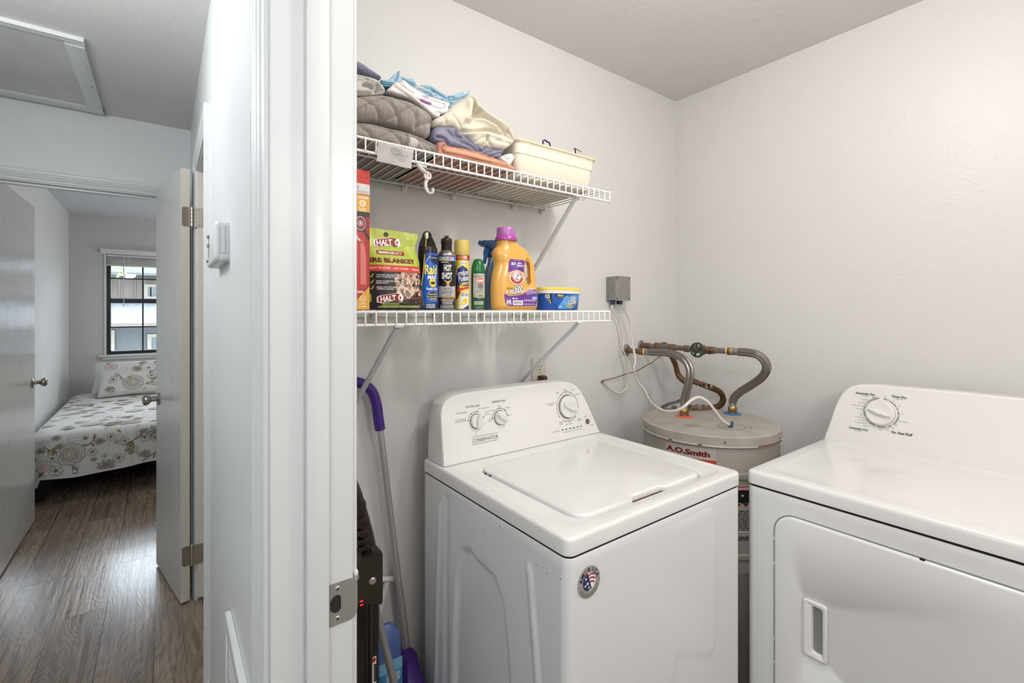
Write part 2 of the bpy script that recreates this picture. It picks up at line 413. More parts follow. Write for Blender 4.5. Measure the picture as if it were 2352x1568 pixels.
# moulded casing profile: (across, thickness); across 0 = inner edge
CAS = [(0, 0), (0, .007), (.004, .0095), (.010, .0095), (.012, .008), (.016, .0125), (.021, .0135), (.024, .011), (.028, .0155), (.034, .0165), (.038, .0140), (.042, .0178), (.052, .0185), (.057, .017), (.057, 0)]
def casing_side(b, along, X_or_Y, inner, sgn, nsgn, z0, z1, miter=True):
    """vertical casing. along='X': lies on a plane X=const, width runs in Y. nsgn: direction it stands proud"""
    r0 = []; r1 = []
    for a, t in CAS:
        w_ = inner + sgn * a; n_ = X_or_Y + nsgn * t
        z = z1 + (a if miter else 0)
        r0.append(V((n_, w_, z0)) if along == 'X' else V((w_, n_, z0))); r1.append(V((n_, w_, z)) if along == 'X' else V((w_, n_, z)))
    b.loft([r0, r1], TRIM)
def casing_head(b, along, X_or_Y, i0, i1, nsgn, z):
    r0 = []; r1 = []
    for a, t in CAS:
        n_ = X_or_Y + nsgn * t
        p, q = i0 - a, i1 + a
        r0.append(V((n_, p, z + a)) if along == 'X' else V((p, n_, z + a))); r1.append(V((n_, q, z + a)) if along == 'X' else V((q, n_, z + a)))
    b.loft([r0, r1], TRIM)
# --- laundry doorway: jamb, stop, casing, strike plate
b = MB().use(TRIM)
b.box(XH, 0.79, 0, XI, 0.815, 2.06, 0.0015, 1); b.box(XH, -0.055, 0, XI, -0.03, 2.06, 0.0015, 1); b.box(XH, -0.03, 2.035, XI, 0.79, 2.06, 0.0015, 1)
b.box(0.180, 0.779, 0, 0.2145, 0.7905, 2.035, 0.003, 2); b.box(0.180, -0.0305, 0, 0.2145, -0.019, 2.035, 0.003, 2); b.box(0.180, -0.03, 2.024, 0.2145, 0.79, 2.0355, 0.003, 2)
casing_side(b, 'X', XH, 0.796, 1, -1, 0, 2.041); casing_side(b, 'X', XH, -0.036, -1, -1, 0, 2.041); casing_head(b, 'X', XH, -0.036, 0.796, -1, 2.041)
casing_side(b, 'X', XI, 0.796, 1, 1, 0, 2.041); casing_side(b, 'X', XI, -0.036, -1, 1, 0, 2.041); casing_head(b, 'X', XI, -0.036, 0.796, 1, 2.041)
t1 = struct(b.build('trim_1'))
SP = M('strike_plate_steel', '#aaa8a6', 0.38, 0.55)
b = MB()
zc = 0.889; h2 = 0.0345
def sring(y, x0, x1, r):
    return [V((x, y, z)) for x, z in rrect(x0, zc - h2, x1, zc + h2, r, 5)]
# plate with a latch hole
outer = [(0.2145, zc - h2), (0.250, zc - h2 + 0.001)] ; pts = []
for i in range(7): a = -pi / 2 + pi / 2 * i / 6; pts.append((0.2505 + 0.0135 * cos(a), zc - 0.021 + 0.0135 * sin(a)))
for i in range(7): a = pi / 2 * i / 6; pts.append((0.2505 + 0.0135 * cos(a), zc + 0.021 + 0.0135 * sin(a)))
outl = [(0.2150, zc - h2)] + pts + [(0.2150, zc + h2)]
hole = [(0.2275, zc)] + [(0.2275 - 0.0055 * sin(pi * 0), zc)]
hx, hr = 0.2285, 0.0145
def plate(y):
    n = 40; o = []; hl = []
    # sample outline and hole at equal angles around the hole's centre
    import itertools
    for i in range(n):
        a = 2 * pi * i / n; d = (cos(a), sin(a)); best = None
        for j in range(len(outl)):
            p, q = outl[j], outl[(j + 1) % len(outl)]
            ex, ez = q[0] - p[0], q[1] - p[1]; den = d[0] * ez - d[1] * ex
            if abs(den) < 1e-12: continue
            t = ((p[0] - hx) * ez - (p[1] - zc) * ex) / den; s_ = ((p[0] - hx) * d[1] - (p[1] - zc) * d[0]) / den
            if t > 0 and -1e-6 <= s_ <= 1 + 1e-6 and (best is None or t < best): best = t
        o.append(V((hx + d[0] * best, y, zc + d[1] * best)))
        rx = 0.0105 if d[0] < 0 else 0.0085
        hl.append(V((hx + max(-0.0105, min(0.0070, rx * 1.1 * d[0])), y, zc + hr * d[1])))
    return o, hl
o1, h1 = plate(0.7885); o2, h2_ = plate(0.7899)
for p in o1:
    if p.x > 0.2555: p.y += (p.x - 0.2555) * 0.5
for p in o2:
    if p.x > 0.2555: p.y += (p.x - 0.2555) * 0.5
def midring(hh, oo, y):
    return [h_.lerp(o_, min(.97, (0.2555 - h_.x) / (o_.x - h_.x)) if o_.x > .2555 else .97) for h_, o_ in zip(hh, oo)]
mr = midring(h1, [V((p.x, .7885, p.z)) for p in o1], .7885)
b.loft([h2_, h1, mr, o1, o2], SP, False, False)
sp = b.build('strike_plate', t1)
sp['label'] = 'steel strike plate with latch hole'
b = MB().use(GAP); b.box(0.217, 0.7893, zc - 0.0150, 0.2365, 0.7899, zc + 0.0150); b.build('latch_hole', sp, smooth=0)
for dz in (-0.0245, 0.0245):
    b = MB(); b.lathe([(0.0001, 0.0011), (0.0028, 0.0010), (0.0042, 0.0002), (0.0044, 0)], (0.2300, 0.7885, zc + dz), (0, -1, 0), 16, M('screw_head', '#cfcac2', 0.35, 0.8))
    b.use(GAP).box(0.2270, 0.7872, zc + dz - 0.0005, 0.2330, 0.7875, zc + dz + 0.0005); b.box(0.2295, 0.7872, zc + dz - 0.003, 0.2305, 0.7875, zc + dz + 0.003)
    b.build('screw', sp)
b = MB(); b.sphere((0.2615, 0.7935, 0.927), 0.0052, TRIM, 14, (0.8, 1, 1.2)); b.build('bumper', t1)
# --- closet doorway in the hall's right wall
b = MB().use(TRIM)
CREAM = M('paint_jamb_cream', '#e9e1d4', 0.35)
b.box(XH, 1.985, 0, XI, 2.004, 2.05, 0.001, 1); b.box(XH, 2.004, 2.03, XI, 2.66, 2.05, 0.001, 1)
casing_side(b, 'X', XH, 1.992, -1, -1, 0, 2.036); casing_side(b, 'X', XH, 2.672, 1, -1, 0, 2.036); casing_head(b, 'X', XH, 1.992, 2.672, -1, 2.036)
b.use(CREAM).box(XH - 0.001, 2.66, 0.015, XI, 2.68, 2.05, 0.001, 1); b.box(0.170, 2.648, 0.015, 0.200, 2.662, 2.03, 0.002, 1)
struct(b.build('trim_2'))
# --- bedroom doorway in the hall's end wall
b = MB().use(TRIM)
DX0, DX1 = -0.715, 0.055
b.box(DX0 - 0.02, YE, 0, DX0, YE2, 2.045, 0.001, 1); b.box(DX1, YE, 0, DX1 + 0.02, YE2, 2.045, 0.001, 1); b.box(DX0, YE, 2.025, DX1, YE2, 2.045, 0.001, 1)
b.box(DX0, YE + 0.03, 2.012, DX1, YE + 0.065, 2.026, 0.002, 1)
casing_side(b, 'Y', YE, DX0 - 0.006, -1, -1, 0, 2.031); casing_side(b, 'Y', YE, DX1 + 0.006, 1, -1, 0, 2.031); casing_head(b, 'Y', YE, DX0 - 0.006, DX1 + 0.006, -1, 2.031)
struct(b.build('trim_3'))
# --- attic hatch in the hall ceiling: frame boards and painted panel
b = MB().use(TRIM)
hx0, hx1, hy0, hy1 = -0.78, -0.254, 2.475, 3.33
def board(p0, p1, wd, inward, prof=True):
    """flat casing under the ceiling from p0 to p1, wd wide towards 'inward'"""
    p0, p1, iw = V(p0), V(p1), V(inward).normalized()
    pr = [(0, 0), (0, .016), (.006, .017), (.012, .0145), (.02, .0145), (.026, .0165), (.034, .015), (wd - .012, .0135), (wd - .006, .011), (wd, .009), (wd, 0)] if prof else [(0, 0), (0, .015), (.003, .017), (wd - .003, .0145), (wd, .012), (wd, 0)]
    b.loft([[p0 + iw * a - V((0, 0, t)) for a, t in pr], [p1 + iw * a - V((0, 0, t)) for a, t in pr]])
board((hx0, hy0, ZC), (hx1 + 0.004, hy0, ZC), 0.06, (0, 1, 0)); board((hx0, hy1, ZC), (hx1, hy1, ZC), 0.065, (0, -1, 0))
board((hx1, hy0 + 0.062, ZC), (hx1, hy1, ZC), 0.06, (-1, 0, 0), False)
b.use(GAP)
for y, x in ((2.72, -0.262), (2.95, -0.268), (3.22, -0.262)): b.sphere((x, y, ZC - 0.0165), 0.0026, None, 8, (1.6, 1, 0.5))
hatch = struct(b.build('trim_4'))
b = MB(); b.box(hx0, hy0 + 0.052, ZC - 0.006, hx1 - 0.056, hy1 - 0.060, ZC - 0.001, mat=M('paint_hatch_panel', '#dededb', 0.55, bump=[(200, 0.0004, 3)], var=(14, '#cacbc8', 0.7, (1, 0.25, 1))))
p = b.build('hatch_panel', hatch, smooth=0); p['label'] = 'painted plywood attic access panel'
# --- baseboards
b = MB().use(TRIM)
def bboard(name, x0, y0, x1, y1):
    q = MB(); q.box(x0, y0, 0, x1, y1, 0.085, 0.002, 1, TRIM); struct(q.build(name))
bboard('baseboard_hall_right', XH - 0.012, 1.50, XH, 1.932); bboard('baseboard_bedroom_left', XL, YE2, XL + 0.012, YB)
bboard('baseboard_bedroom_back', XL + 0.012, YB - 0.012, 1.9, YB); bboard('baseboard_laundry_back', XI, YA - 0.012, XR, YA)
b.bm.free()
# --- return-air grille low on the hall wall (its far edge and top show)
g = thing('air_return_grille', (XH, 1.16, 0.10), 'white painted return air grille frame low on the hallway wall beside the laundry door trim', 'vent')
b = MB().use(TRIM)
gy0, gy1, gz0, gz1 = 0.92, 1.292, 0.12, 0.66
for q in ((gy0, gz0, gy1, gz0 + 0.03), (gy0, gz1 - 0.03, gy1, gz1), (gy0, gz0 + 0.03, gy0 + 0.03, gz1 - 0.03), (gy1 - 0.03, gz0 + 0.03, gy1, gz1 - 0.03)):
    b.box(XH - 0.014, q[0], q[1], XH, q[2], q[3], 0.002, 1)
b.build('frame', g)
b = MB().use(TRIM)
k = gz0 + 0.036
while k < gz1 - 0.04:
    b.box(XH - 0.008, gy0 + 0.03, k, XH - 0.001, gy1 - 0.03, k + 0.010); k += 0.018
b.build('louvre_panel', g, smooth=0)

# ---------------------------------------------------------------- doors
def knob(parent, c, n, name='door_knob'):
    n = V(n).normalized(); b = MB()
    b.lathe([(0.0001, 0), (0.032, 0), (0.033, 0.003), (0.030, 0.007), (0.016, 0.009), (0.0125, 0.012), (0.0115, 0.030), (0.014, 0.036), (0.021, 0.040), (0.0265, 0.048), (0.0275, 0.056), (0.025, 0.064), (0.018, 0.069), (0.014, 0.068), (0.0001, 0.068)], c, n, 28, STEEL)
    return b.build(name, parent)
b = MB(); b.box(-0.705, 3.486, 0.012, -0.67, 4.296, 2.045, 0.0015, 1, DOORM); d1 = struct(b.build('door_1'), 'white flush bedroom door swung back along the bedroom wall')
knob(d1, (-0.67, 4.225, 0.912), (1, 0, 0))
b = MB(); b.box(-0.7055, 4.2962, 0.872, -0.6695, 4.2982, 0.952, mat=STEEL); b.build('latch_plate', d1)
# closet door, folded right back towards the bedroom doorway
A = V((0.065, 2.662, 0)); B = V((-0.030, 3.172, 0)); dv = (B - A).normalized(); nv = V((dv.y, -dv.x, 0))
b = MB().use(DOORM); ring0 = [A, A + nv * 0.0355, B + nv * 0.0355, B]
b.loft([[p_ + V((0, 0, 0.012)) for p_ in ring0], [p_ + V((0, 0, 2.035)) for p_ in ring0]])
b.bm.faces.ensure_lookup_table(); bmesh.ops.recalc_face_normals(b.bm, faces=b.bm.faces)
b.use(DOOREDGE)
for f in b.bm.faces:
    if f.normal.dot(-dv) > 0.9: f.material_index = b.cur
d2 = struct(b.build('door_2', smooth=0), 'white flush closet door folded open beside the bedroom doorway')
knob(d2, tuple(B - dv * 0.062 + V((0, 0, 0.905))), tuple(-nv))
for zc_ in (1.811, 0.224):
    b = MB()
    e = A + nv * 0.0355; R_ = nv
    # leaf let into the door's hinge edge
    pts = [(0.0355 - a_, z_) for a_, z_ in [(0, -0.046), (0.022, -0.046), (0.029, -0.043), (0.032, -0.036), (0.032, 0.036), (0.029, 0.043), (0.022, 0.046), (0, 0.046)]]
    ra = [A + nv * a_ - dv * 0.0002 + V((0, 0, zc_ + z_)) for a_, z_ in pts]; rb = [p_ - dv * 0.0016 for p_ in ra]
    b.loft([ra, rb], NICKEL)
    rj = [V((0.117 + a_, 2.6595, zc_ + z_)) for a_, z_ in [(0, -0.046), (0.030, -0.046), (0.037, -0.043), (0.040, -0.036), (0.040, 0.036), (0.037, 0.043), (0.030, 0.046), (0, 0.046)]]
    b.loft([rj, [p_ - V((0, 0.0016, 0)) for p_ in rj]], NICKEL)
    for i_ in range(5):
        z_ = zc_ - 0.046 + i_ * 0.0184
        b.lathe([(0.0001, 0), (0.0062, 0), (0.0066, 0.001), (0.0066, 0.0168), (0.0062, 0.0178), (0.0001, 0.0178)], (0.1085, 2.655, z_), (0, 0, 1), 14, NICKEL)
    b.lathe([(0.0001, 0), (0.004, 0), (0.0075, 0.003), (0.005, 0.006), (0.0001, 0.007)], (0.1085, 2.655, zc_ + 0.046), (0, 0, 1), 14, NICKEL)
    sc = M('screw_head', '#cfcac2', 0.35, 0.8)
    for a_, z_ in ((0.013, -0.036), (0.006, 0), (0.013, 0.036)):
        c_ = A + nv * a_ - dv * 0.0016 + V((0, 0, zc_ + z_)); b.lathe([(0.0001, 0.0008), (0.0035, 0.0008), (0.004, 0)], c_, tuple(-dv), 12, sc); b.lathe([(0.0001, 0.001), (0.0016, 0.001), (0.0017, 0.0008)], c_, tuple(-dv), 8, GAP)
    for x_, z_ in ((0.137, -0.036), (0.148, 0), (0.137, 0.036)):
        b.lathe([(0.0001, 0.0008), (0.0035, 0.0008), (0.004, 0)], (x_, 2.6579, zc_ + z_), (0, -1, 0), 12, sc); b.lathe([(0.0001, 0.001), (0.0016, 0.001), (0.0017, 0.0008)], (x_, 2.6579, zc_ + z_), (0, -1, 0), 8, GAP)
    b.build('hinge', d2)
# --- hall wall device (thermostat / chime with slots)
t = thing('wall_thermostat', (XH, 1.45, 1.49), 'white plastic thermostat box with small slide levers mounted on the hallway wall', 'thermostat')
ty0, ty1, tz0, tz1 = 1.325, 1.585, 1.490, 1.590
def tring(x, ins, r=0.012): return [V((x, y, z)) for y, z in rrect(ty0 + ins, tz0 + ins, ty1 - ins, tz1 - ins, r, 5)]
THP = M('thermostat_plastic', '#d9dbdc', 0.4)
b = MB(); b.loft([tring(XH, 0, 0.010), tring(XH - 0.004, 0), tring(XH - 0.004, 0.0012), tring(XH - 0.022, 0.0008), tring(XH - 0.0225, 0.0016), tring(XH - 0.023, 0.0008), tring(XH - 0.028, 0.003), tring(XH - 0.031, 0.008, 0.008)], THP); b.build('housing', t)
b = MB(); b.use(M('thermostat_slot', '#3c4044', 0.5)); b.box(XH - 0.0316, 1.500, 1.515, XH - 0.0310, 1.508, 1.575)
b.use(M('thermostat_lever', '#8d9093', 0.4))
for z_ in (1.566, 1.542): b.box(XH - 0.0355, 1.490, z_, XH - 0.031, 1.516, z_ + 0.008, 0.001, 1)
b.lathe([(0.0001, 0.005), (0.0035, 0.0045), (0.004, 0)], (XH - 0.031, 1.53, 1.506), (-1, 0, 0), 12)
b.build('lever', t)
b = MB(); b.use(M('thermostat_groove', '#85898c', 0.6))
for q in ((XH - 0.020, tz0 + 0.02, XH - 0.0195, tz1 - 0.02), (XH - 0.009, tz0 + 0.02, XH - 0.0085, tz1 - 0.012), (XH - 0.020, tz0 + 0.02, XH - 0.0085, tz0 + 0.0205)):
    b.box(q[0], ty0 + 0.0002, q[1], q[2], ty0 + 0.0010, q[3])
b.build('side_cover', t, smooth=0)
# ================================================================ WINDOW, VIEW, BED
BLK = M('window_black', '#131a1e', 0.35)
b = MB().use(TRIM)
def wbx(x0, y0, z0, x1, y1, z1, bev=0.002): b.box(x0, y0, z0, x1, y1, z1, bev, 1)
wbx(WX0 - 0.015, YB - 0.012, WZ0, WX0 + 0.002, YB + 0.08, WZ1); wbx(WX1 - 0.002, YB - 0.012, WZ0, WX1 + 0.015, YB + 0.08, WZ1)
wbx(WX0 - 0.055, YB - 0.045, WZ0 - 0.018, WX1 + 0.055, YB + 0.05, WZ0 + 0.002); wbx(WX0 - 0.03, YB - 0.02, WZ0 - 0.05, WX1 + 0.03, YB, WZ0 - 0.018)
# crown-shaped head
hd = [(0, 0), (-0.014, 0), (-0.018, 0.012), (-0.03, 0.03), (-0.045, 0.042), (-0.047, 0.052), (0, 0.052)]
b.loft([[V((WX0 - 0.045, YB + y, WZ1 + z)) for y, z in hd], [V((WX1 + 0.045, YB + y, WZ1 + z)) for y, z in hd]])
win = struct(b.build('window_1'))
zm = 1.485
b = MB().use(BLK)
def ws(x0, z0, x1, z1, y0=YB + 0.05, y1=YB + 0.085): b.box(x0, y0, z0, x1, y1, z1, 0.002, 1)
ws(WX0, WZ0, WX0 + 0.035, WZ1); ws(WX1 - 0.035, WZ0, WX1, WZ1); ws(WX0 + .035, WZ0, WX1 - .035, WZ0 + 0.035); ws(WX0 + .035, WZ1 - 0.035, WX1 - .035, WZ1)
ws(WX0 + .035, zm - 0.024, WX1 - .035, zm + 0.024, YB + 0.045, YB + 0.08)
b.build('window_frame', win)
for nm, z0, z1 in (('sash', WZ0 + 0.035, zm - 0.024), ('sash', zm + 0.024, WZ1 - 0.035)):
    b = MB().use(BLK); mid = (WX0 + WX1) / 2 ; zh = (z0 + z1) / 2
    for xm in (WX0 + 0.035 + (WX1 - WX0 - .07) / 3, WX0 + 0.035 + 2 * (WX1 - WX0 - .07) / 3): b.box(xm - 0.007, YB + 0.060, z0, xm + 0.007, YB + 0.072, z1)
    b.box(WX0 + 0.035, YB + 0.061, zh - 0.007, WX1 - 0.035, YB + 0.071, zh + 0.007)
    b.use(TRIM)
    b.box(WX0 + 0.035, YB + 0.062, z0, WX1 - 0.035, YB + 0.07, z0 + 0.008); b.box(WX0 + 0.035, YB + 0.062, z0, WX0 + 0.041, YB + 0.07, z1)
    s_ = b.build(nm, win, smooth=0)
    g_ = bpy.data.materials.get('window_glass')
    if g_ is None:
        g_ = bpy.data.materials.new('window_glass'); g_.use_nodes = True; n_ = g_.node_tree; P_ = n_.nodes['Principled BSDF']; n_.nodes.remove(P_)
        tr = n_.nodes.new('ShaderNodeBsdfTransparent'); gl = n_.nodes.new('ShaderNodeBsdfGlossy'); gl.inputs['Roughness'].default_value = 0.02; mxs = n_.nodes.new('ShaderNodeMixShader'); fr = n_.nodes.new('ShaderNodeFresnel')
        n_.links.new(fr.outputs[0], mxs.inputs[0]); n_.links.new(tr.outputs[0], mxs.inputs[1]); n_.links.new(gl.outputs[0], mxs.inputs[2]); n_.links.new(mxs.outputs[0], n_.nodes['Material Output'].inputs[0])
    b = MB(); b.box(WX0 + 0.035, YB + 0.0655, z0, WX1 - 0.035, YB + 0.0675, z1, mat=g_); b.build('pane', s_, smooth=0)
# blind, raised
bl = thing('window_blind', ((WX0 + WX1) / 2, YB, WZ1 - 0.15), 'white horizontal blind pulled up to the top of the bedroom window', 'blind')
b = MB(); b.use(M('blind_vinyl', '#d6d4d2', 0.5))
b.box(WX0 + 0.006, YB - 0.01, WZ1 - 0.03, WX1 - 0.006, YB + 0.03, WZ1 - 0.004, 0.002, 1); b.build('head_rail', bl)
b = MB().use(MATS['blind_vinyl'])
for i in range(13):
    z_ = WZ1 - 0.034 - i * 0.0062; b.box(WX0 + 0.006, YB - 0.014 + 0.002 * (i % 2), z_ - 0.0026, WX1 - 0.006, YB + 0.034, z_)
b.build('slat_stack', bl, smooth=0)
b = MB().use(MATS['blind_vinyl']); b.box(WX0 + 0.006, YB - 0.012, WZ1 - 0.131, WX1 - 0.006, YB + 0.032, WZ1 - 0.114, 0.003, 2); b.build('bottom_rail', bl)
b = MB(); b.tube([(WX0 + 0.155, YB - 0.024, WZ1 - 0.02), (WX0 + 0.155, YB - 0.026, WZ1 - 0.3), (WX0 + 0.155, YB - 0.025, WZ1 - 0.585)], 0.0045, 8, M('blind_wand', '#c9c9c8', 0.3)); b.build('tilt_wand', bl)
for x_ in (WX0 + 0.2, WX1 - 0.2):
    b = MB()
    for k_ in range(3): b.tube([V((x_ + 0.01 * (k_ - 1) + 0.006 * sin(q_ * 2.1 + k_), YB - 0.02 - 0.002 * k_, WZ1 - 0.03 - q_ * 0.011)) for q_ in range(10)], 0.0014, 5, TAPE, smooth=2)
    b.build('ladder_cord', bl)
# ---- the house across the yard, on lower ground
h = thing('neighbour_house', (0, 14, -3.0), 'grey neighbouring house with pale shingle roof seen through the bedroom window', 'house')
SID = M('wood_siding', '#4f4a43', 0.8, var=(3, '#3e3a34', 0.6, (8, 1, 0.3)))
def part(nm, mat, boxes, par=h, bev=0):
    b = MB().use(mat)
    for q in boxes: b.box(*q, bev, 1)
    return b.build(nm, par, smooth=0)
SH = M('shingle_roof', '#54585d', 0.85, var=(9, '#2b2e32', 0.9, (1, 1, 6)))
part('upper_wall', SID, [(-7, 15.6, -3, 6, 19, 2.36)])
b = MB().use(SID)
xx = -7
while xx < 6: b.box(xx, 15.57, 1.3, xx + 0.03, 15.6, 2.36); xx += 0.32
b.build('siding_batten', h, smooth=0)
b = MB().use(SH); b.loft([[V((-7.4, 15.2, 2.28)), V((6.4, 15.2, 2.28)), V((6.4, 15.2, 2.34)), V((-7.4, 15.2, 2.34))], [V((-7.4, 18, 4.2)), V((6.4, 18, 4.2)), V((6.4, 18, 4.28)), V((-7.4, 18, 4.28))]]); b.build('roof', h, smooth=0)
b = MB().use(SH); b.loft([[V((-7.4, 11.9, 1.07)), V((6.4, 11.9, 1.07)), V((6.4, 11.9, 1.13)), V((-7.4, 11.9, 1.13))], [V((-7.4, 15.6, 1.52)), V((6.4, 15.6, 1.52)), V((6.4, 15.6, 1.6)), V((-7.4, 15.6, 1.6))]]); b.build('porch_roof', h, smooth=0)
part('fascia', M('fascia_wood', '#4a433d', 0.8), [(-7.4, 11.86, 1.045, 6.4, 11.9, 1.13)])
part('lower_wall', M('lower_siding', '#3e4244', 0.85, var=(2, '#32373a', 0.5, (6, 1, 0.3))), [(-7, 12.6, -3, 6, 15.5, 1.12)])
PW = M('pale_window_trim', '#656259', 0.6); GL = M('far_window_glass', '#3c4549', 0.1, spec=0.8)
for x0, z0, x1, z1, y in ((-0.40, 1.70, 0.6, 2.07, 15.6), (-1.0, -0.9, -0.80, 0.98, 12.6), (-0.27, -0.9, 0.75, 0.88, 12.6), (-2.2, -0.9, -1.4, 0.88, 12.6)):
    b = MB().use(PW); yb_ = y - 0.05
    b.box(x0, yb_, z0, x0 + 0.07, y, z1); b.box(x1 - 0.07, yb_, z0, x1, y, z1); b.box(x0 + .07, yb_, z1 - 0.07, x1 - .07, y, z1); b.box(x0 + .07, yb_, z0, x1 - .07, y, z0 + 0.05); b.box((x0 + x1) / 2 - 0.03, yb_, z0, (x0 + x1) / 2 + 0.03, y, z1)
    f_ = b.build('window', h, smooth=0); b = MB(); b.box(x0 + 0.03, y - 0.03, z0 + 0.03, x1 - 0.03, y - 0.01, z1 - 0.03, mat=GL); b.build('pane', f_, smooth=0)
b = MB(); b.box(-30, 7.2, -3.1, 30, 60, -3.0, mat=M('yard_grass', '#7d8474', 0.9, var=(2, '#5c6650', 0.8, None))); struct(b.build('ground_yard', smooth=0))
b = MB(); rd = random.Random(3)
LEAF = M('green_leaves', '#5f6e38', 0.6)  # one even green for every leaf
for i in range(260):
    a_ = rd.uniform(0, 2 * pi); r_ = rd.random() ** .5; c_ = V((-1.15 + 1.1 * r_ * cos(a_), 14.0 + 0.6 * rd.uniform(-1, 1), 3.0 + 0.85 * r_ * sin(a_))); u_ = V((rd.uniform(-1, 1), rd.uniform(-1, 1), rd.uniform(-1, 1))).normalized() * 0.07; w_ = u_.orthogonal() * 0.5
    b.use(LEAF); b._f([b.bm.verts.new(c_ + q) for q in (-u_, w_, u_, -w_)])
tr_ = b.build('leaf_crown', None, (-1.15, 14, -3), smooth=0); ORG[tr_.name] = V((-1.15, 14, -3)); tr_.location = (0, 0, 0)
tt = thing('tree', (-1.15, 14, -3), 'yellow-green tree crown above the porch roof outside the bedroom window', 'tree'); tr_.parent = tt
b = MB(); b.tube([(-1.15, 14.0, 0.9), (-1.2, 14.0, 2.0), (-1.15, 14.0, 3.1)], lambda t: 0.07 - 0.04 * t, 8, M('bark', '#6b5a4a', 0.9)); b.build('trunk', tt)

# ---------------------------------------------------------------- bed
bed = thing('bed', (-0.1, 5.7, 0), 'low bed on a dark wooden frame under the bedroom window', 'bed')
DKW = M('dark_bed_wood', '#2a1a14', 0.5, var=(20, '#150d0a', 0.8, (1, 8, 8)))
b = MB().use(DKW); b.box(-0.755, 4.70, 0.17, -0.725, 6.80, 0.27, 0.003, 1); b.box(0.585, 4.70, 0.17, 0.615, 6.80, 0.27, 0.003, 1); b.box(-0.725, 4.70, 0.17, 0.585, 4.73, 0.27, 0.003, 1); b.box(-0.725, 6.77, 0.17, 0.585, 6.80, 0.27, 0.003, 1); b.box(-0.725, 4.73, 0.25, 0.585, 6.77, 0.27)
b.build('bed_frame', bed)
for x_ in (-0.72, 0.58):
    for y_ in (4.75, 6.74): b = MB(); b.box(x_ - 0.03, y_ - 0.03, 0, x_ + 0.03, y_ + 0.03, 0.17, 0.003, 1, DKW); b.build('leg', bed)
b = MB(); b.box(-0.745, 4.68, 0.27, 0.605, 6.80, 0.475, 0.035, 4, M('mattress_ticking', '#e4e2de', 0.8)); b.build('mattress', bed)
SPR = M('quilted_cotton', '#e3e2e0', 0.85, bump=[(55, 0.0016, 2)])
b = MB().use(SPR)
def ring_bed(ins, z, wob=0.0):
    pts = rrect(-0.775 + ins, 4.635 + ins, 0.635 - ins, 6.81 - ins * 0.15, max(0.03, 0.09 - ins), 10); out = []
    dense = []
    for i in range(len(pts)):
        p, q = pts[i], pts[(i + 1) % len(pts)]; d = math.dist(p, q); k_ = max(1, int(d / 0.03))
        for j in range(k_): dense.append((p[0] + (q[0] - p[0]) * j / k_, p[1] + (q[1] - p[1]) * j / k_))
    cx_, cy_ = -0.07, 5.7
    for x, y in dense:
        n_ = noise.noise(V((x * 5, y * 5, 1.3))); dirv = V((x - cx_, (y - cy_) * 0.65, 0)).normalized(); s_ = wob * (sin(x * 26 + n_ * 3) * 0.5 + sin(y * 24 + n_ * 2) * 0.5)
        out.append((x, y, z, dirv, s_, n_))
    return out
rings = []
NR = None
base = ring_bed(0, 0)
for ins, z, wob in ((0.25, 0.487, 0), (0.12, 0.488, 0), (0.06, 0.486, 0), (0.03, 0.478, 0), (0.012, 0.463, 0), (0.003, 0.440, 0.002), (-0.002, 0.40, 0.004), (-0.004, 0.33, 0.006), (-0.006, 0.26, 0.008), (-0.008, 0.185, 0.010)):
    rr_ = []
    for x, y, _, dirv, s_, n_ in base:
        dz = 0
        hem = 0
        if z < 0.2: hem = 0.018 * sin(x * 4.2 + 0.6) + 0.01 * n_ + (-0.055 if x < -0.70 and y < 4.75 else 0)
        q = V((x, y, z + dz + hem)); q -= V((max(0, ins) * (1 if x > 0.6 else (-1 if x < -0.74 else 0)), 0, 0)) * 1
        cxn = V((x - (-0.07), y - 5.7, 0)); sx_ = (abs(cxn.x) - max(0, ins)) / abs(cxn.x) if abs(cxn.x) > 1e-3 else 1; sy_ = (abs(cxn.y) - max(0, ins)) / abs(cxn.y) if abs(cxn.y) > 1e-3 else 1
        q.x = -0.07 + cxn.x * (sx_ if abs(cxn.x) > 0.3 else 1); q.y = 5.7 + cxn.y * (sy_ if abs(cxn.y) > 0.3 else 1)
        if ins < 0: q += dirv * (-ins)
        if wob: q += dirv * wob * (sin(x * 21 + n_ * 2) * 0.6 + sin(y * 17 + 2 * n_) * 0.5)
        if q.x < XL + 0.006: q.x = XL + 0.006
        rr_.append(q)
    rings.append(rr_)
b.loft(rings, SPR, True, False)
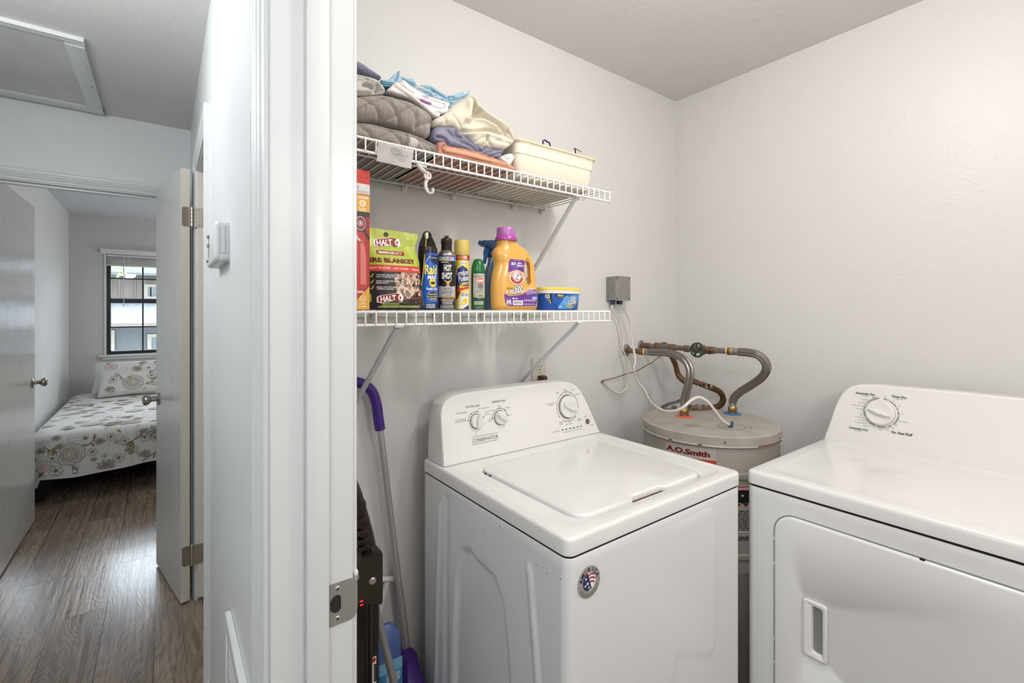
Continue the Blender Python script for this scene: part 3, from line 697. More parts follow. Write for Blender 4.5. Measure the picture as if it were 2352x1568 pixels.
# printed flowers on the quilt
def flower(L_, x, y, r, kind, rd, rot=0):
    dk, gy, oc, pk, sg = '#55524f', '#a09c95', '#ab9165', '#c9a8a2', '#b3b3a4'
    th = r * 0.035
    if kind == 0:      # big layered peony
        for k_, (f_, n_, c_, fl) in enumerate(((1.0, 11, '#5d5b5c', '#dad7d2'), (0.80, 10, '#8f8b84', '#dedbd5'), (0.60, 9, '#77736e', '#c3bdb0'), (0.38, 8, '#8a7c66', '#d6d2ca'))):
            pts = []
            for i in range(72):
                a = 2 * pi * i / 72; q = r * f_ * (0.84 + 0.16 * abs(sin(a * n_ / 2 + k_)) ** 0.6 + 0.02 * sin(a * n_ * 3)); pts.append((x + q * cos(a + rot), y + q * sin(a + rot) * 0.9))
            L_.poly(pts, fl, 1 + k_ * 2); L_.strip(pts, th, c_, 2 + k_ * 2, True)
        for i in range(26):
            a = 2 * pi * i / 26; r0, r1 = r * 0.62, r * (0.72 if i % 2 else 0.78); L_.strip([(x + r0 * cos(a), y + r0 * sin(a) * .9), (x + r1 * cos(a), y + r1 * sin(a) * .9)], th * 0.6, gy, 10)
        for i in range(14): a = 2 * pi * i / 14; L_.ell(x + r * 0.2 * cos(a), y + r * .2 * sin(a), r * .045, r * .03, oc, 10, 8)
    elif kind == 1:    # daisy / lotus with pointed petals
        n_ = 9
        for i in range(n_):
            a = rot + 2 * pi * i / n_ + 0.2; c_, s_ = cos(a), sin(a); pts = []
            for t_, w_ in ((0.15, 0), (0.3, .10), (0.6, .17), (0.85, .1), (1.0, 0), (0.85, -.1), (0.6, -.17), (0.3, -.10)): pts.append((x + r * (t_ * c_ - w_ * s_), y + r * (t_ * s_ + w_ * c_) * .8))
            L_.poly(pts, (sg if i % 3 else '#c7c5ba') if i % 2 else '#b9b3a2', 1 + i % 2); L_.strip(pts, th, dk, 3, True)
        L_.ell(x, y, r * .2, r * .16, oc, 4, 14); L_.ring(x, y, r * .2, th, dk, 5)
    elif kind == 2:    # rose, swirl
        for k_, f_ in enumerate((1, .74, .5, .28)):
            pts = []
            for i in range(48):
                a = 2 * pi * i / 48; q = r * f_ * (0.9 + 0.1 * abs(sin(a * (5 - k_) / 2 + k_ * 1.1))); pts.append((x + q * cos(a), y + q * sin(a) * .85))
            if k_ in (0, 2): L_.poly(pts, '#e2ddd6' if k_ == 0 else '#dcc3bd', 1 + k_)
            L_.strip(pts, th * 1.1, dk if k_ == 0 else (gy if k_ == 1 else pk), 2 + k_, True)
    elif kind == 3:    # small five-petal blossom
        for i in range(5):
            a = rot + 2 * pi * i / 5; L_.ell(x + r * .55 * cos(a), y + r * .55 * sin(a), r * .42, r * .42, '#d9d5cc', 1, 14); L_.ring(x + r * .55 * cos(a), y + r * .55 * sin(a), r * .42, th * 2, gy, 2, n=14)
        L_.ell(x, y, r * .25, r * .25, dk, 3, 10); L_.ell(x, y, r * .13, r * .13, oc, 4, 8)
    elif kind == 4:    # ochre leaf
        c_, s_ = cos(rot), sin(rot); pts = []
        for t_, w_ in ((-1, 0), (-.6, .22), (0, .36), (.5, .26), (1.1, 0), (.5, -.2), (0, -.3), (-.6, -.2)): pts.append((x + r * (t_ * c_ - w_ * s_), y + r * (t_ * s_ + w_ * c_)))
        L_.poly(pts, oc if rd.random() < .5 else '#d5d2c6', 2); L_.strip(pts, th * 1.6, dk, 3, True); L_.strip([pts[0], (x, y), pts[4]], th, gy, 4)
    elif kind == 5:    # lacy outline leaf
        c_, s_ = cos(rot), sin(rot); pts = []
        for i in range(40):
            a = 2 * pi * i / 40; q = 1 + .07 * sin(a * 14); px_, py_ = r * cos(a) * q, r * .42 * sin(a) * q * (1 - .3 * cos(a)); pts.append((x + px_ * c_ - py_ * s_, y + px_ * s_ + py_ * c_))
        L_.strip(pts, th, gy, 2, True); L_.strip([(x - r * c_, y - r * s_), (x + r * c_ * .9, y + r * s_ * .9)], th * .8, gy, 2)
        for k_ in range(-3, 4): bx_, by_ = x + r * .25 * k_ * c_, y + r * .25 * k_ * s_; L_.strip([(bx_, by_), (bx_ + r * .15 * c_ - r * .25 * s_, by_ + r * .15 * s_ + r * .25 * c_)], th * .6, gy, 2)
def vine(L_, x0, y0, x1, y1, bend, rd, sc=1):
    mx_, my_ = (x0 + x1) / 2 - (y1 - y0) * bend, (y0 + y1) / 2 + (x1 - x0) * bend; pts = []
    for i in range(15):
        t = i / 14; pts.append(((1 - t) ** 2 * x0 + 2 * t * (1 - t) * mx_ + t * t * x1, (1 - t) ** 2 * y0 + 2 * t * (1 - t) * my_ + t * t * y1))
    L_.strip(pts, lambda t: 0.006 * sc * (1 - t * .6), '#4a474a', 1)
    for i in range(2, 14, 3):
        a = rd.uniform(0, 6.3); flower(L_, pts[i][0] + 0.018 * sc * cos(a), pts[i][1] + 0.018 * sc * sin(a), 0.016 * sc, 4, rd, a)
def fitmap(o_, up):
    return o_
rd = random.Random(8)
front = Label()
# front drop, x from -0.77 to 0.62 and v = z
for x, z, r, k_, ro in ((-0.545, 0.335, 0.088, 0, 0), (-0.38, 0.40, 0.036, 1, 1.2), (-0.315, 0.425, 0.030, 3, 0), (-0.195, 0.315, 0.05, 4, 1.4), (-0.115, 0.39, 0.036, 3, .4), (-0.04, 0.425, 0.075, 1, .5), (0.01, 0.30, 0.055, 2, 0),
    (-0.27, 0.26, 0.038, 3, .6), (-0.115, 0.262, 0.04, 1, 0), (-0.345, 0.215, 0.058, 1, .3), (-0.70, 0.425, 0.05, 5, .4), (-0.68, 0.27, 0.045, 2, 0), (-0.615, 0.23, 0.04, 3, 0), (-0.235, 0.38, 0.03, 3, 1), (-0.42, 0.33, 0.03, 3, 1),
    (0.13, 0.40, 0.05, 3, 0), (0.2, 0.30, 0.085, 0, 0), (0.36, 0.39, 0.06, 1, 0), (0.42, 0.27, 0.05, 2, 0), (0.55, 0.35, 0.05, 5, 1), (0.09, 0.235, 0.05, 5, .5), (-0.5, 0.45, 0.06, 5, 0.1), (-0.16, 0.45, 0.045, 5, 1.5), (-0.64, 0.36, 0.03, 4, .9), (-0.735, 0.34, 0.04, 4, 2), (-0.735, 0.22, 0.035, 2, 0)):
    flower(front, x, z, r, k_, rd, ro)
for v_ in ((-0.53, 0.25, -0.50, 0.17, .3), (-0.46, 0.38, -0.40, 0.45, -.3), (-0.25, 0.35, -0.10, 0.46, -.2), (-0.19, 0.36, -0.25, 0.42, .3), (-0.13, 0.20, 0.0, 0.27, .2), (-0.61, 0.36, -0.68, 0.42, .2), (0.03, .28, 0.12, 0.34, .3), (-0.70, 0.2, -0.62, 0.27, .3)): vine(front, *v_, rd)
PRF = [(-.0085, .186), (-.006, .26), (-.004, .33), (-.002, .40), (.003, .44), (.012, .463), (.03, .478), (.06, .486), (.12, .488), (.25, .487), (1.9, .487)]
ARC = [0]
for k_ in range(1, len(PRF)): ARC.append(ARC[-1] + math.dist(PRF[k_ - 1], PRF[k_]))
def fm(u, s_, d):
    """lay the print over the foot of the bed: s_ runs up the drop and on over the top"""
    k_ = max(0, min(len(PRF) - 2, sum(1 for q in ARC if q <= s_) - 1)); t = max(0, (s_ - ARC[k_]) / (ARC[k_ + 1] - ARC[k_])); a_, c_ = PRF[k_], PRF[k_ + 1]
    ins, z = a_[0] + (c_[0] - a_[0]) * t, a_[1] + (c_[1] - a_[1]) * t; L_ = math.dist(a_, c_); ny, nz = -(c_[1] - a_[1]) / L_, (c_[0] - a_[0]) / L_
    n_ = noise.noise(V((u * 5, 4.635 * 5, 1.3))); wv = (sin(u * 21 + n_ * 2) * 0.6 + sin(4.635 * 17 + 2 * n_) * 0.5); wob = 0 if z > .462 else (0.002 if z > .40 else .002 + (.40 - z) / .215 * .008)
    off = .0022 + d; q = V((u, 4.635 + ins - wob * wv + ny * off * 1.6, z + nz * off))
    if u < -.715 and z > .44: q.z -= (-.715 - u) ** 2 * 6
    return q
for x, z, r, k_ in [(rd.uniform(-.74, .6), rd.uniform(.21, .47), rd.uniform(.018, .034), rd.choice((5, 5, 3, 4, 1))) for _ in range(46)]: front.p = front.p[:]; flower(front, x, z, r, k_, rd, rd.uniform(0, 6))
n0 = len(front.p)
front.p = [([(x, y - .186) for x, y in p[0]], p[1], p[2], p[3] + (i // 8 % 40) * .3) for i, p in enumerate(front.p)]
front.put(b, fm, 0.03, 0.02, clip=(-0.765, 0.62, 0.004, 0.36), rough=0.85)
top = Label()
for i in range(9):
    for j in range(13):
        x = -0.70 + i * 0.16 + rd.uniform(-.05, .05) + (0.08 if j % 2 else 0); y = .40 + j * 0.135 + rd.uniform(-.04, .04); k_ = rd.choice((0, 1, 2, 3, 5, 4, 1, 5)); flower(top, x, y, {0: .07, 1: .05, 2: .045, 3: .034, 4: .036, 5: .055}[k_], k_, rd, rd.uniform(0, 6))
        if (i + j) % 2: vine(top, x, y, x + rd.uniform(-.15, .15), y + rd.uniform(-.12, .12), .3, rd)
top.p = [(p[0], p[1], p[2], p[3] + (i // 8 % 40) * .3) for i, p in enumerate(top.p)]
top.put(b, fm, 0.12, 0.12, clip=(-0.735, 0.6, .362, 2.05), rough=0.85)
sp_ = b.build('bedspread', None, (-0.1, 4.64, 0.185)); tag(sp_, 'white quilted bedspread printed with brown and grey flowers draped over the bed', 'bedspread')
def pillow(name, c, wd, ht, th, lean, mat, label, cat, group=None, prints=False, seed=1):
    b = MB(); rt = Matrix.Translation(c) @ Matrix.Rotation(-lean, 4, 'X')
    def f(i, j, sgn):
        u, v = i * 2 - 1, j * 2 - 1
        e = (1 - abs(u) ** 3.2) * (1 - abs(v) ** 3.2); e = max(0, e) ** 0.45
        pinch = 1 - 0.05 * (abs(u) ** 4) * (1 - abs(v)) - 0
        x = u * wd / 2 * (1 - 0.06 * (1 - abs(v)) * (abs(u) ** 2)); z = v * ht / 2 * (1 - 0.07 * (1 - abs(u)) * v * v)
        return V((x, -sgn * (th / 2) * e + 0.006 * noise.noise(V((x * 7, z * 7, seed))), z))
    b.grid(lambda i, j: f(i, j, 1), 34, 26, mat); b.grid(lambda i, j: f(i, j, -1), 34, 26, mat)
    bmesh.ops.remove_doubles(b.bm, verts=b.bm.verts, dist=0.0004)
    if prints:
        L_ = Label(); r2 = random.Random(seed)
        for x, z, r, k_ in ((-.24, .12, .055, 2), (-.02, .07, .05, 1), (.2, .13, .075, 0), (-.05, -.09, .09, 0), (-.22, -.04, .04, 3), (.1, -.02, .04, 3), (.24, -.03, .05, 5), (.12, -.12, .045, 4), (-.16, .04, .07, 5), (-.24, -.14, .045, 1), (.02, .16, .04, 4), (.26, -.13, .04, 2), (.18, -.05, .03, 3)): flower(L_, x, z, r, k_, r2, r2.uniform(0, 6))
        for _ in range(26): flower(L_, r2.uniform(-.29, .29), r2.uniform(-.17, .17), r2.uniform(.014, .028), r2.choice((5, 3, 4, 1, 5)), r2, r2.uniform(0, 6))
        for q in ((-.2, .02, -.12, -.08, .2), (.08, .0, .2, .05, .3), (.0, .1, .09, .17, .3), (.1, -.1, .2, -.02, .3)): vine(L_, *q, r2)
        L_.p = [(p[0], p[1], p[2], p[3] + (i // 8 % 40) * .3) for i, p in enumerate(L_.p)]
        def pm(u, v, d):
            i, j = (u / (wd / 2) + 1) / 2, (v / (ht / 2) + 1) / 2; p_ = f(min(1, max(0, i)), min(1, max(0, j)), 1); return V((p_.x, p_.y - d - 0.0025, p_.z))
        L_.put(b, pm, 0.03, 0.03, clip=(-wd / 2 + .02, wd / 2 - .02, -ht / 2 + .02, ht / 2 - .02), rough=0.85)
    b.move(rt); o = b.build(name, None, V(c) - V((0, 0, ht / 2 * cos(lean))), fix=not prints); return tag(o, label, cat, group)
pillow('pillow', (-0.29, 6.60, 0.655), 0.62, 0.36, 0.15, 0.50, M('white_cotton', '#dedfe0', 0.85), 'plain white pillow standing behind the flowered pillow on the bed', 'pillow')
pillow('pillow', (-0.20, 6.38, 0.665), 0.66, 0.40, 0.13, 0.60, SPR, 'flower-printed quilted pillow propped at the head of the bed', 'pillow', None, True, 5)
b = MB(); b.box(-0.79, 4.50, 0, -0.73, 4.515, 0.04, mat=TRIM); b.bm.free()
# ================================================================ WASHER
wx0, wx1, wy0, wy1 = 0.655, 1.341, 0.690, 1.352
wa = thing('washing_machine', ((wx0 + wx1) / 2, (wy0 + wy1) / 2, 0), 'white top-load washing machine with three control knobs and a round flag sticker on its front', 'washer')
def sseg(p, a, b_):
    px, py = p; ax, ay = a; bx, by = b_; dx, dy = bx - ax, by - ay; t = max(0, min(1, ((px - ax) * dx + (py - ay) * dy) / (dx * dx + dy * dy + 1e-12)))
    return math.hypot(px - ax - dx * t, py - ay - dy * t)
def spoly(p, poly):
    d = 1e9; ins = False; n = len(poly)
    for i in range(n):
        a, b_ = poly[i], poly[(i + 1) % n]; d = min(d, sseg(p, a, b_))
        if (a[1] > p[1]) != (b_[1] > p[1]) and p[0] < (b_[0] - a[0]) * (p[1] - a[1]) / (b_[1] - a[1]) + a[0]: ins = not ins
    return -d if ins else d
def sstep(a, b_, x): t = max(0, min(1, (x - a) / (b_ - a))); return t * t * (3 - 2 * t)
b = MB().use(ENAMEL2)
ft = [rr3(wx0, wy0, wx1, wy1, 0.022, 0.03), rr3(wx0, wy0, wx1, wy1, 0.022, 0.845), rr3(wx0, wy0, wx1, wy1, 0.022, 0.860, 0.0003), rr3(wx0, wy0, wx1, wy1, 0.022, 0.8635, 0.0015), rr3(wx0, wy0, wx1, wy1, 0.022, 0.8645, 0.004)]
b.loft(ft, ENAMEL2)
bmesh.ops.delete(b.bm, geom=[f for f in b.bm.faces if all(v.co.z < .8451 for v in f.verts) and (all(abs(v.co.x - wx0) < 1e-5 for v in f.verts) or all(abs(v.co.y - wy0) < 1e-5 for v in f.verts))], context='FACES_ONLY')
poly_main = [(1.110, 0.715), (1.075, 0.735), (1.04, 0.722), (0.955, 0.715), (0.918, 0.668), (0.898, 0.56), (0.880, 0.40), (0.87, 0.05), (1.163, 0.05), (1.156, 0.40), (1.142, 0.62)]
outer = [(1.19, 0.05), (1.178, 0.48), (1.168, 0.80), (1.155, 0.83)]
def emb(y, z):
    h_ = 0
    h_ -= 0.010 * (1 - sstep(-0.012, 0.008, spoly((y, z), poly_main)))
    d = min(sseg((y, z), (0.815, 0.795), (0.785, 0.56)), sseg((y, z), (0.785, 0.56), (0.745, 0.05))); h_ += 0.0045 * (1 - sstep(0.004, 0.014, d))
    d = min(sseg((y, z), (1.236, 0.79), (1.250, 0.55)), sseg((y, z), (1.25, 0.55), (1.272, 0.05))); h_ += 0.005 * (1 - sstep(0.005, 0.014, d))
    d = sseg((y, z), (1.196, 0.83), (1.200, 0.05)); h_ -= 0.005 * (1 - sstep(0.004, 0.020, d))
    return h_
def fl(i, j):
    y = 0.712 + (1.33 - 0.712) * i; z = 0.03 + 0.815 * j; e = sstep(0, 0.03, min(i, 1 - i)) * sstep(0, 0.02, min(j, 1 - j))
    return V((wx0 - emb(y, z) * e, y, z))
b.grid(fl, 120, 110)
pf = [(0.80, 0.16), (0.80, 0.855), (1.175, 0.857), (1.203, 0.80), (1.205, 0.48), (1.19, 0.455), (1.16, 0.452), (1.03, 0.515), (0.88, 0.16)]
def ff(i, j):
    x = 0.677 + (1.319 - 0.677) * i; z = 0.03 + 0.815 * j; e = sstep(0, 0.03, min(i, 1 - i)) * sstep(0, 0.02, min(j, 1 - j))
    h_ = 0.0022 * (1 - sstep(-0.008, 0.008, spoly((x, z), pf))) * sstep(0.85, 1.12, x)
    return V((x, wy0 - h_ * e, z))
b.grid(ff, 90, 100)
b.build('cabinet', wa, smooth=50)
b = MB().use(GAP); b.loft([rr3(wx0, wy0, wx1, wy1, 0.022, 0.8640, 0.0026), rr3(wx0, wy0, wx1, wy1, 0.022, 0.8725, 0.0026)]); b.build('seam_shade', wa)  # dark strip standing in for shade in the gap below the top plate
for x_ in (wx0 + 0.05, wx1 - 0.05):
    for y_ in (wy0 + 0.05, wy1 - 0.05):
        b = MB(); b.lathe([(0.0001, 0), (0.022, 0), (0.022, 0.012), (0.008, 0.016), (0.008, 0.03), (0.0001, 0.03)], (x_, y_, 0), seg=16, mat=BLACKP); b.build('levelling_foot', wa)
# top plate with recess
lx0, lx1, ly0, ly1 = 0.742, 1.243, 0.742, 1.168
b = MB().use(ENAMEL)
o_ = lambda z, i: rr3(wx0 - 0.0008, wy0 - 0.0008, wx1 + 0.0008, wy1, 0.020, z, i)
rg = [o_(0.8695, 0.003), o_(0.8705, 0.0), o_(0.8985, 0.0), o_(0.9035, 0.0012), o_(0.9062, 0.0042), o_(0.907, 0.008)]
r1 = lambda z, i: rr3(0.695, 0.722, 1.325, 1.20, 0.06, z, i)
rg += [r1(0.907, 0), r1(0.9055, 0.006), r1(0.9045, 0.012)]
r2 = lambda z, i: rr3(lx0, ly0, lx1, ly1, 0.045, z, i)
rg += [r2(0.9045, -0.010), r2(0.9035, -0.004), r2(0.900, 0.000), r2(0.893, 0.002)]
b.loft(rg, ENAMEL, True, True); b.build('top_panel', wa, smooth=50)
b = MB().use(ENAMEL)
# lid with a finger notch on its front edge
def lidr(z, ins):
    pts = rr3(lx0 + 0.004, ly0 + 0.004, lx1 - 0.004, ly1 - 0.002, 0.041, z, ins, 8)
    # extra points along the front edge so the notch can be cut
    out = []
    n = len(pts)
    for i in range(n):
        p, q = pts[i], pts[(i + 1) % n]; out.append(p)
        if abs(p.y - q.y) < 1e-6 and p.x < q.x and p.y < 0.9:
            for xx_ in (0.925, 0.932, 0.942, 1.040, 1.052, 1.062): out.append(V((xx_, p.y + (0.013 if 0.93 < xx_ < 1.058 else 0), z)))
    return out
b.loft([lidr(0.8935, 0.0), lidr(0.9045, 0.0), lidr(0.9075, 0.0012), lidr(0.9092, 0.004), lidr(0.9098, 0.009)], ENAMEL); b.build('lid', wa, smooth=50)
b = MB().use(M('lid_notch_shadow', '#4a3a2e', 0.8)); b.box(0.930, ly0 + 0.003, 0.8932, 1.058, ly0 + 0.014, 0.8962); b.build('notch_shade', wa, smooth=0)  # dark slab paints the shade inside the finger notch
b = MB().use(GAP)
for x_, y_ in ((lx0 + 0.001, 1.126), (lx0 + 0.001, 1.105)): b.box(x_ - 0.0015, y_ - 0.004, 0.900, x_ + 0.002, y_ + 0.001, 0.9046)
b.build('hinge_pin', wa, smooth=0)
# console
cs = [(0.665, 0.9085), (0.6655, 1.03), (0.669, 1.065), (0.682, 1.092), (0.705, 1.1065), (0.745, 1.113), (0.85, 1.1155), (1.0, 1.116), (1.14, 1.114), (1.19, 1.1095), (1.225, 1.098), (1.250, 1.078), (1.272, 1.045), (1.297, 0.995), (1.337, 0.9085)]
cs = [(p[0], p[1]) for p in (spline([V((x, z, 0)) for x, z in cs], 4))]
def cring(y0, tilt, sc=0.0, rear=False):
    out = []
    cx_, cz_ = 1.0, 0.9085
    for x, z in cs:
        t = (z - cz_) / 0.2; X = x + (cx_ - x) * sc * 0.5 * (1 if not rear else 1); Z = cz_ + (z - cz_) * (1 - sc)
        if rear and x < 0.8: X = x + 0.012 * t * t
        out.append(V((X, y0 + tilt * t, Z)))
    return out
b = MB().use(PLW)
b.loft([cring(1.332, -0.0, 0.02, True), cring(1.325, -0.002, 0.003), cring(1.242, 0.022, 0.0), cring(1.236, 0.024, 0.004), cring(1.232, 0.026, 0.016), cring(1.2315, 0.0265, 0.03)], PLW); b.build('console', wa, smooth=45)
b = MB().use(GAP); b.box(0.668, 1.233, 0.9062, 1.334, 1.325, 0.9088); b.build('console_seam', wa, smooth=0)
yt = lambda z: 1.2315 + 0.0265 * (z - 0.9085) / 0.2
cn = V((0, -1, 0.1325)).normalized(); cu = V((0, 0.1325, 1)).normalized()
def cp(x, z): return V((x, yt(z), z))
def dial(x, z, r, rot, parent, nm='control_knob', big=False, mk=None, mats=None):
    c = cp(x, z) if mk is None else mk; n_ = cn; b = MB()
    b.lathe([(0.0001, -0.002), (r * 1.02, -0.002), (r * 1.02, 0.0006), (r * 0.98, 0.0006)], c, n_, 36, M('knob_well', '#8a8178', 0.6))
    b.lathe([(r * 0.90, 0.0006), (r * 0.92, 0.009), (r * 0.86, 0.012), (0.0001, 0.0125)], c, n_, 36, M('knob_white', '#e9e7e4', 0.25), cap=False)
    # raised pointer grip
    rt = V((1, 0, 0)); up = cu
    dx = rt * cos(rot) + up * sin(rot); dy = -rt * sin(rot) + up * cos(rot)
    L0, L1 = (-r * 0.92, r * 1.0) if not big else (-r * 0.85, r * 0.80)
    rr_ = []
    for hgt, k_ in ((0.011, 1.0), (0.020, 0.85), (0.0225, 0.6)):
        pr = [(L0, -r * .17), (L0 * 0.3, -r * .34), (L1 * 0.8, -r * .24), (L1, -r * 0.10), (L1, r * 0.10), (L1 * 0.8, r * .24), (L0 * 0.3, r * .34), (L0, r * .17)]
        rr_.append([c + dx * (a_ * (0.93 + 0.07 * k_)) + dy * (b_ * k_) + n_ * hgt for a_, b_ in pr])
    b.loft(rr_, M('knob_grip', '#dfe3e2', 0.25)); return b.build(nm, parent, smooth=35)
dial(0.789, 1.024, 0.0235, radians(80), wa); dial(0.880, 1.0235, 0.0235, radians(-38), wa); dial(1.181, 1.022, 0.043, radians(155), wa, big=True)
b = MB(); c_ = cp(1.275, 0.956); b.lathe([(0.0001, 0.0022), (0.009, 0.002), (0.0102, 0.001), (0.0106, 0)], c_, cn, 24, M('start_button', '#6f6355', 0.4)); b.build('start_button', wa)
Lb = Label(); G1, G2 = '#55524f', '#7c7874'
def tick(Lb, cx, cy, r, angs, tx, a0, a1, th=0.45):
    Lb.ring(cx, cy, r, 0.0011, '#3a3735', 1, radians(a0), radians(a1), 30)
    for a in angs: Lb.ell(cx + r * cos(radians(a)), cy + r * sin(radians(a)), 0.0018, 0.0018, '#1d1b1a', 2, 10)
tick(Lb, 0.789, 1.024, 0.0295, (170, 125, 75, 15), None, 70, 170); tick(Lb, 0.789, 1.024, 0.0295, (15,), None, 10, 28)
Lb.text('WATER LEVEL', 0.780, 1.071, 0.006, G1, 2); Lb.text('AUTO SENSING', 0.757, 1.0555, 0.004, G2, 2, align='R'); Lb.text('AUTO SENSING', 0.752, 1.036, 0.004, G2, 2, align='R'); Lb.text('& EXTRA RINSE', 0.752, 1.0305, 0.004, G2, 2, align='R')
Lb.text('DEEP WATER WASH', 0.798, 1.0605, 0.0032, G2, 2, align='L'); Lb.text('DEEP WATER', 0.822, 1.048, 0.0027, G2, 2, align='L'); Lb.text('WASH &', 0.823, 1.043, 0.0027, G2, 2, align='L'); Lb.text('EXTRA RINSE', 0.823, 1.038, 0.0027, G2, 2, align='L')
tick(Lb, 0.880, 1.0235, 0.0295, (178, 90, 45, 8), None, 0, 180)
Lb.text('TEMPERATURE', 0.878, 1.075, 0.006, G1, 2); Lb.text('COOL', 0.880, 1.060, 0.004, G2, 2); Lb.text('WARM', 0.905, 1.051, 0.004, G2, 2, align='L'); Lb.text('HOT', 0.914, 1.026, 0.004, G2, 2, align='L'); Lb.text('COLD', 0.856, 1.050, 0.0034, G2, 2, align='R'); Lb.text('TAP', 0.848, 1.024, 0.004, G2, 2, align='R'); Lb.text('COLD', 0.848, 1.018, 0.004, G2, 2, align='R')
tick(Lb, 1.181, 1.022, 0.0525, (-8, 40, 68, 90, 120, 165), None, -10, 215); tick(Lb, 1.181, 1.022, 0.0525, (-118, -88, -50), None, -120, -48)
Lb.ell(1.181 + .0525 * cos(radians(215)), 1.022 + .0525 * sin(radians(215)), .0018, .0018, '#1d1b1a', 2, 10)
Lb.text('HEAVY', 1.146, 1.075, 0.004, G2, 2, align='R'); Lb.text('NORMAL', 1.176, 1.081, 0.004, G2, 2); Lb.text('CASUAL', 1.203, 1.078, 0.004, G2, 2, align='L'); Lb.text('DELICATE', 1.226, 1.060, 0.004, G2, 2, align='L'); Lb.text('BULKY/TOWELS', 1.121, 1.042, 0.004, G2, 2, align='R'); Lb.text('SHEETS', 1.112, 1.036, 0.004, G2, 2, align='R')
Lb.text('DRAIN', 1.150, 0.971, 0.004, G2, 2, align='R'); Lb.text('& SPIN', 1.150, 0.965, 0.004, G2, 2, align='R'); Lb.text('RINSE', 1.225, 0.972, 0.004, G2, 2, align='L'); Lb.text('& SPIN', 1.225, 0.966, 0.004, G2, 2, align='L'); Lb.text('CLEAN WASHER', 1.181, 0.9605, 0.0034, G2, 2)
Lb.text('START', 1.266, 0.976, 0.004, G2, 2); Lb.text('PAUSE', 1.294, 0.940, 0.004, G2, 2)
Lb.strip([(1.140, 0.944), (1.246, 0.944)], 0.0006, G1, 1)
for i in range(6): Lb.rect(1.142 + i * 0.0188, 0.9425, 1.150 + i * 0.0188, 0.9455, '#1d1b1a', 2)
Lb.text('CYCLE STATUS', 1.132, 0.9435, 0.004, G2, 2, align='R'); Lb.text('Sensing/Fill  Wash  Rinse  Spin  Done  Lid Locked', 1.198, 0.9355, 0.0034, G2, 2)
L9 = Label(); L9.text('CONSERVATOR', 0.818, 0.9665, 0.0115, '#6d6863', 2, w=0.098); L9.strip([(0.768, 0.9775), (0.866, 0.9775)], 0.0009, '#4f4b47', 2); L9.strip([(0.768, 0.9555), (0.866, 0.9555)], 0.0009, '#4f4b47', 2)
b = MB(); L9.put(b, lambda u, v, d: cp(u, v) + cn * (d + 0.0002)); b.build('brand_print', wa, fix=False, smooth=0)
b = MB(); Lb.put(b, lambda u, v, d: cp(u, v) + cn * (d + 0.0002)); b.build('control_print', wa, fix=False, smooth=0)
# round flag sticker
Lb = Label(); R0 = 0.033
Lb.ell(0, 0, R0, R0, '#a29d97', 0, 48); Lb.ell(0, 0.001, R0 * 0.58, R0 * 0.58, '#eeeeee', 1, 40)
for i, y_ in enumerate((0.0115, 0.0035, -0.0045)):
    Lb.strip([(-0.006 + 0.0, y_ + 0.0), (0.004, y_ + 0.0045), (0.012, y_ + 0.003), (0.0175 if i == 1 else 0.0145, y_ - 0.001)], 0.0036, '#a8262c', 2)
bl_ = [(0.58 * R0 * cos(a), 0.001 + 0.58 * R0 * sin(a)) for a in [radians(105) + radians(150) * i / 16 for i in range(17)]] + [(0.007, -0.015)]
Lb.poly([(-0.004, 0.018)] + bl_[0:] , '#232a58', 3)
for sx_, sy_, sr_ in ((-0.010, 0.009, .004), (-0.005, -0.002, .0046), (-0.012, -0.005, .0036), (-0.001, -0.011, .0036)):
    Lb.poly([(sx_ + (sr_ if i % 2 == 0 else sr_ * .42) * cos(pi / 2 + pi * i / 5), sy_ + (sr_ if i % 2 == 0 else sr_ * .42) * sin(pi / 2 + pi * i / 5)) for i in range(10)], '#f0f0f0', 4)
for i, ch in enumerate('AMERICA'):
    a = radians(160 - i * 140 / 6); Lb.text(ch, 0.0258 * cos(a), 0.0258 * sin(a), 0.0090, '#b04a3c' if ch == 'E' else '#1f2340', 3, 0.03, rot=a - pi / 2)
for k_ in range(4):
    q_ = R0 * (0.74 + 0.065 * k_)
    for i in range(26):
        a = radians(205 + 130 * i / 25); Lb.rect(q_ * cos(a) - .0008, q_ * sin(a) - .0004, q_ * cos(a) + .0008, q_ * sin(a) + .0005, '#2d2a33', 2)
for a in (185, -5): Lb.ell(0.029 * cos(radians(a)), 0.029 * sin(radians(a)), .001, .001, '#222222', 2, 8)
b = MB(); Lb.put(b, plane_map((0.7145, wy0 - 0.0012, 0.8035), (1, 0, 0), (0, 0, 1), (0, -1, 0))); o = b.build('flag_sticker', wa, fix=False, smooth=0); o['label'] = 'round grey sticker with flag and stars'
# chips in the enamel
for y_, z_ in ((0.93, 0.868), (0.925, 0.8665), (0.79, 0.835), (0.755, 0.832), (0.712, 0.84), (1.0, 0.83)):
    b = MB().use(GAP); b.box(wx0 - 0.0004, y_ - 0.0010, z_ - 0.0222, wx0 + 0.001, y_ + 0.0010, z_ - 0.02); b.build('enamel_chip', wa, smooth=0)

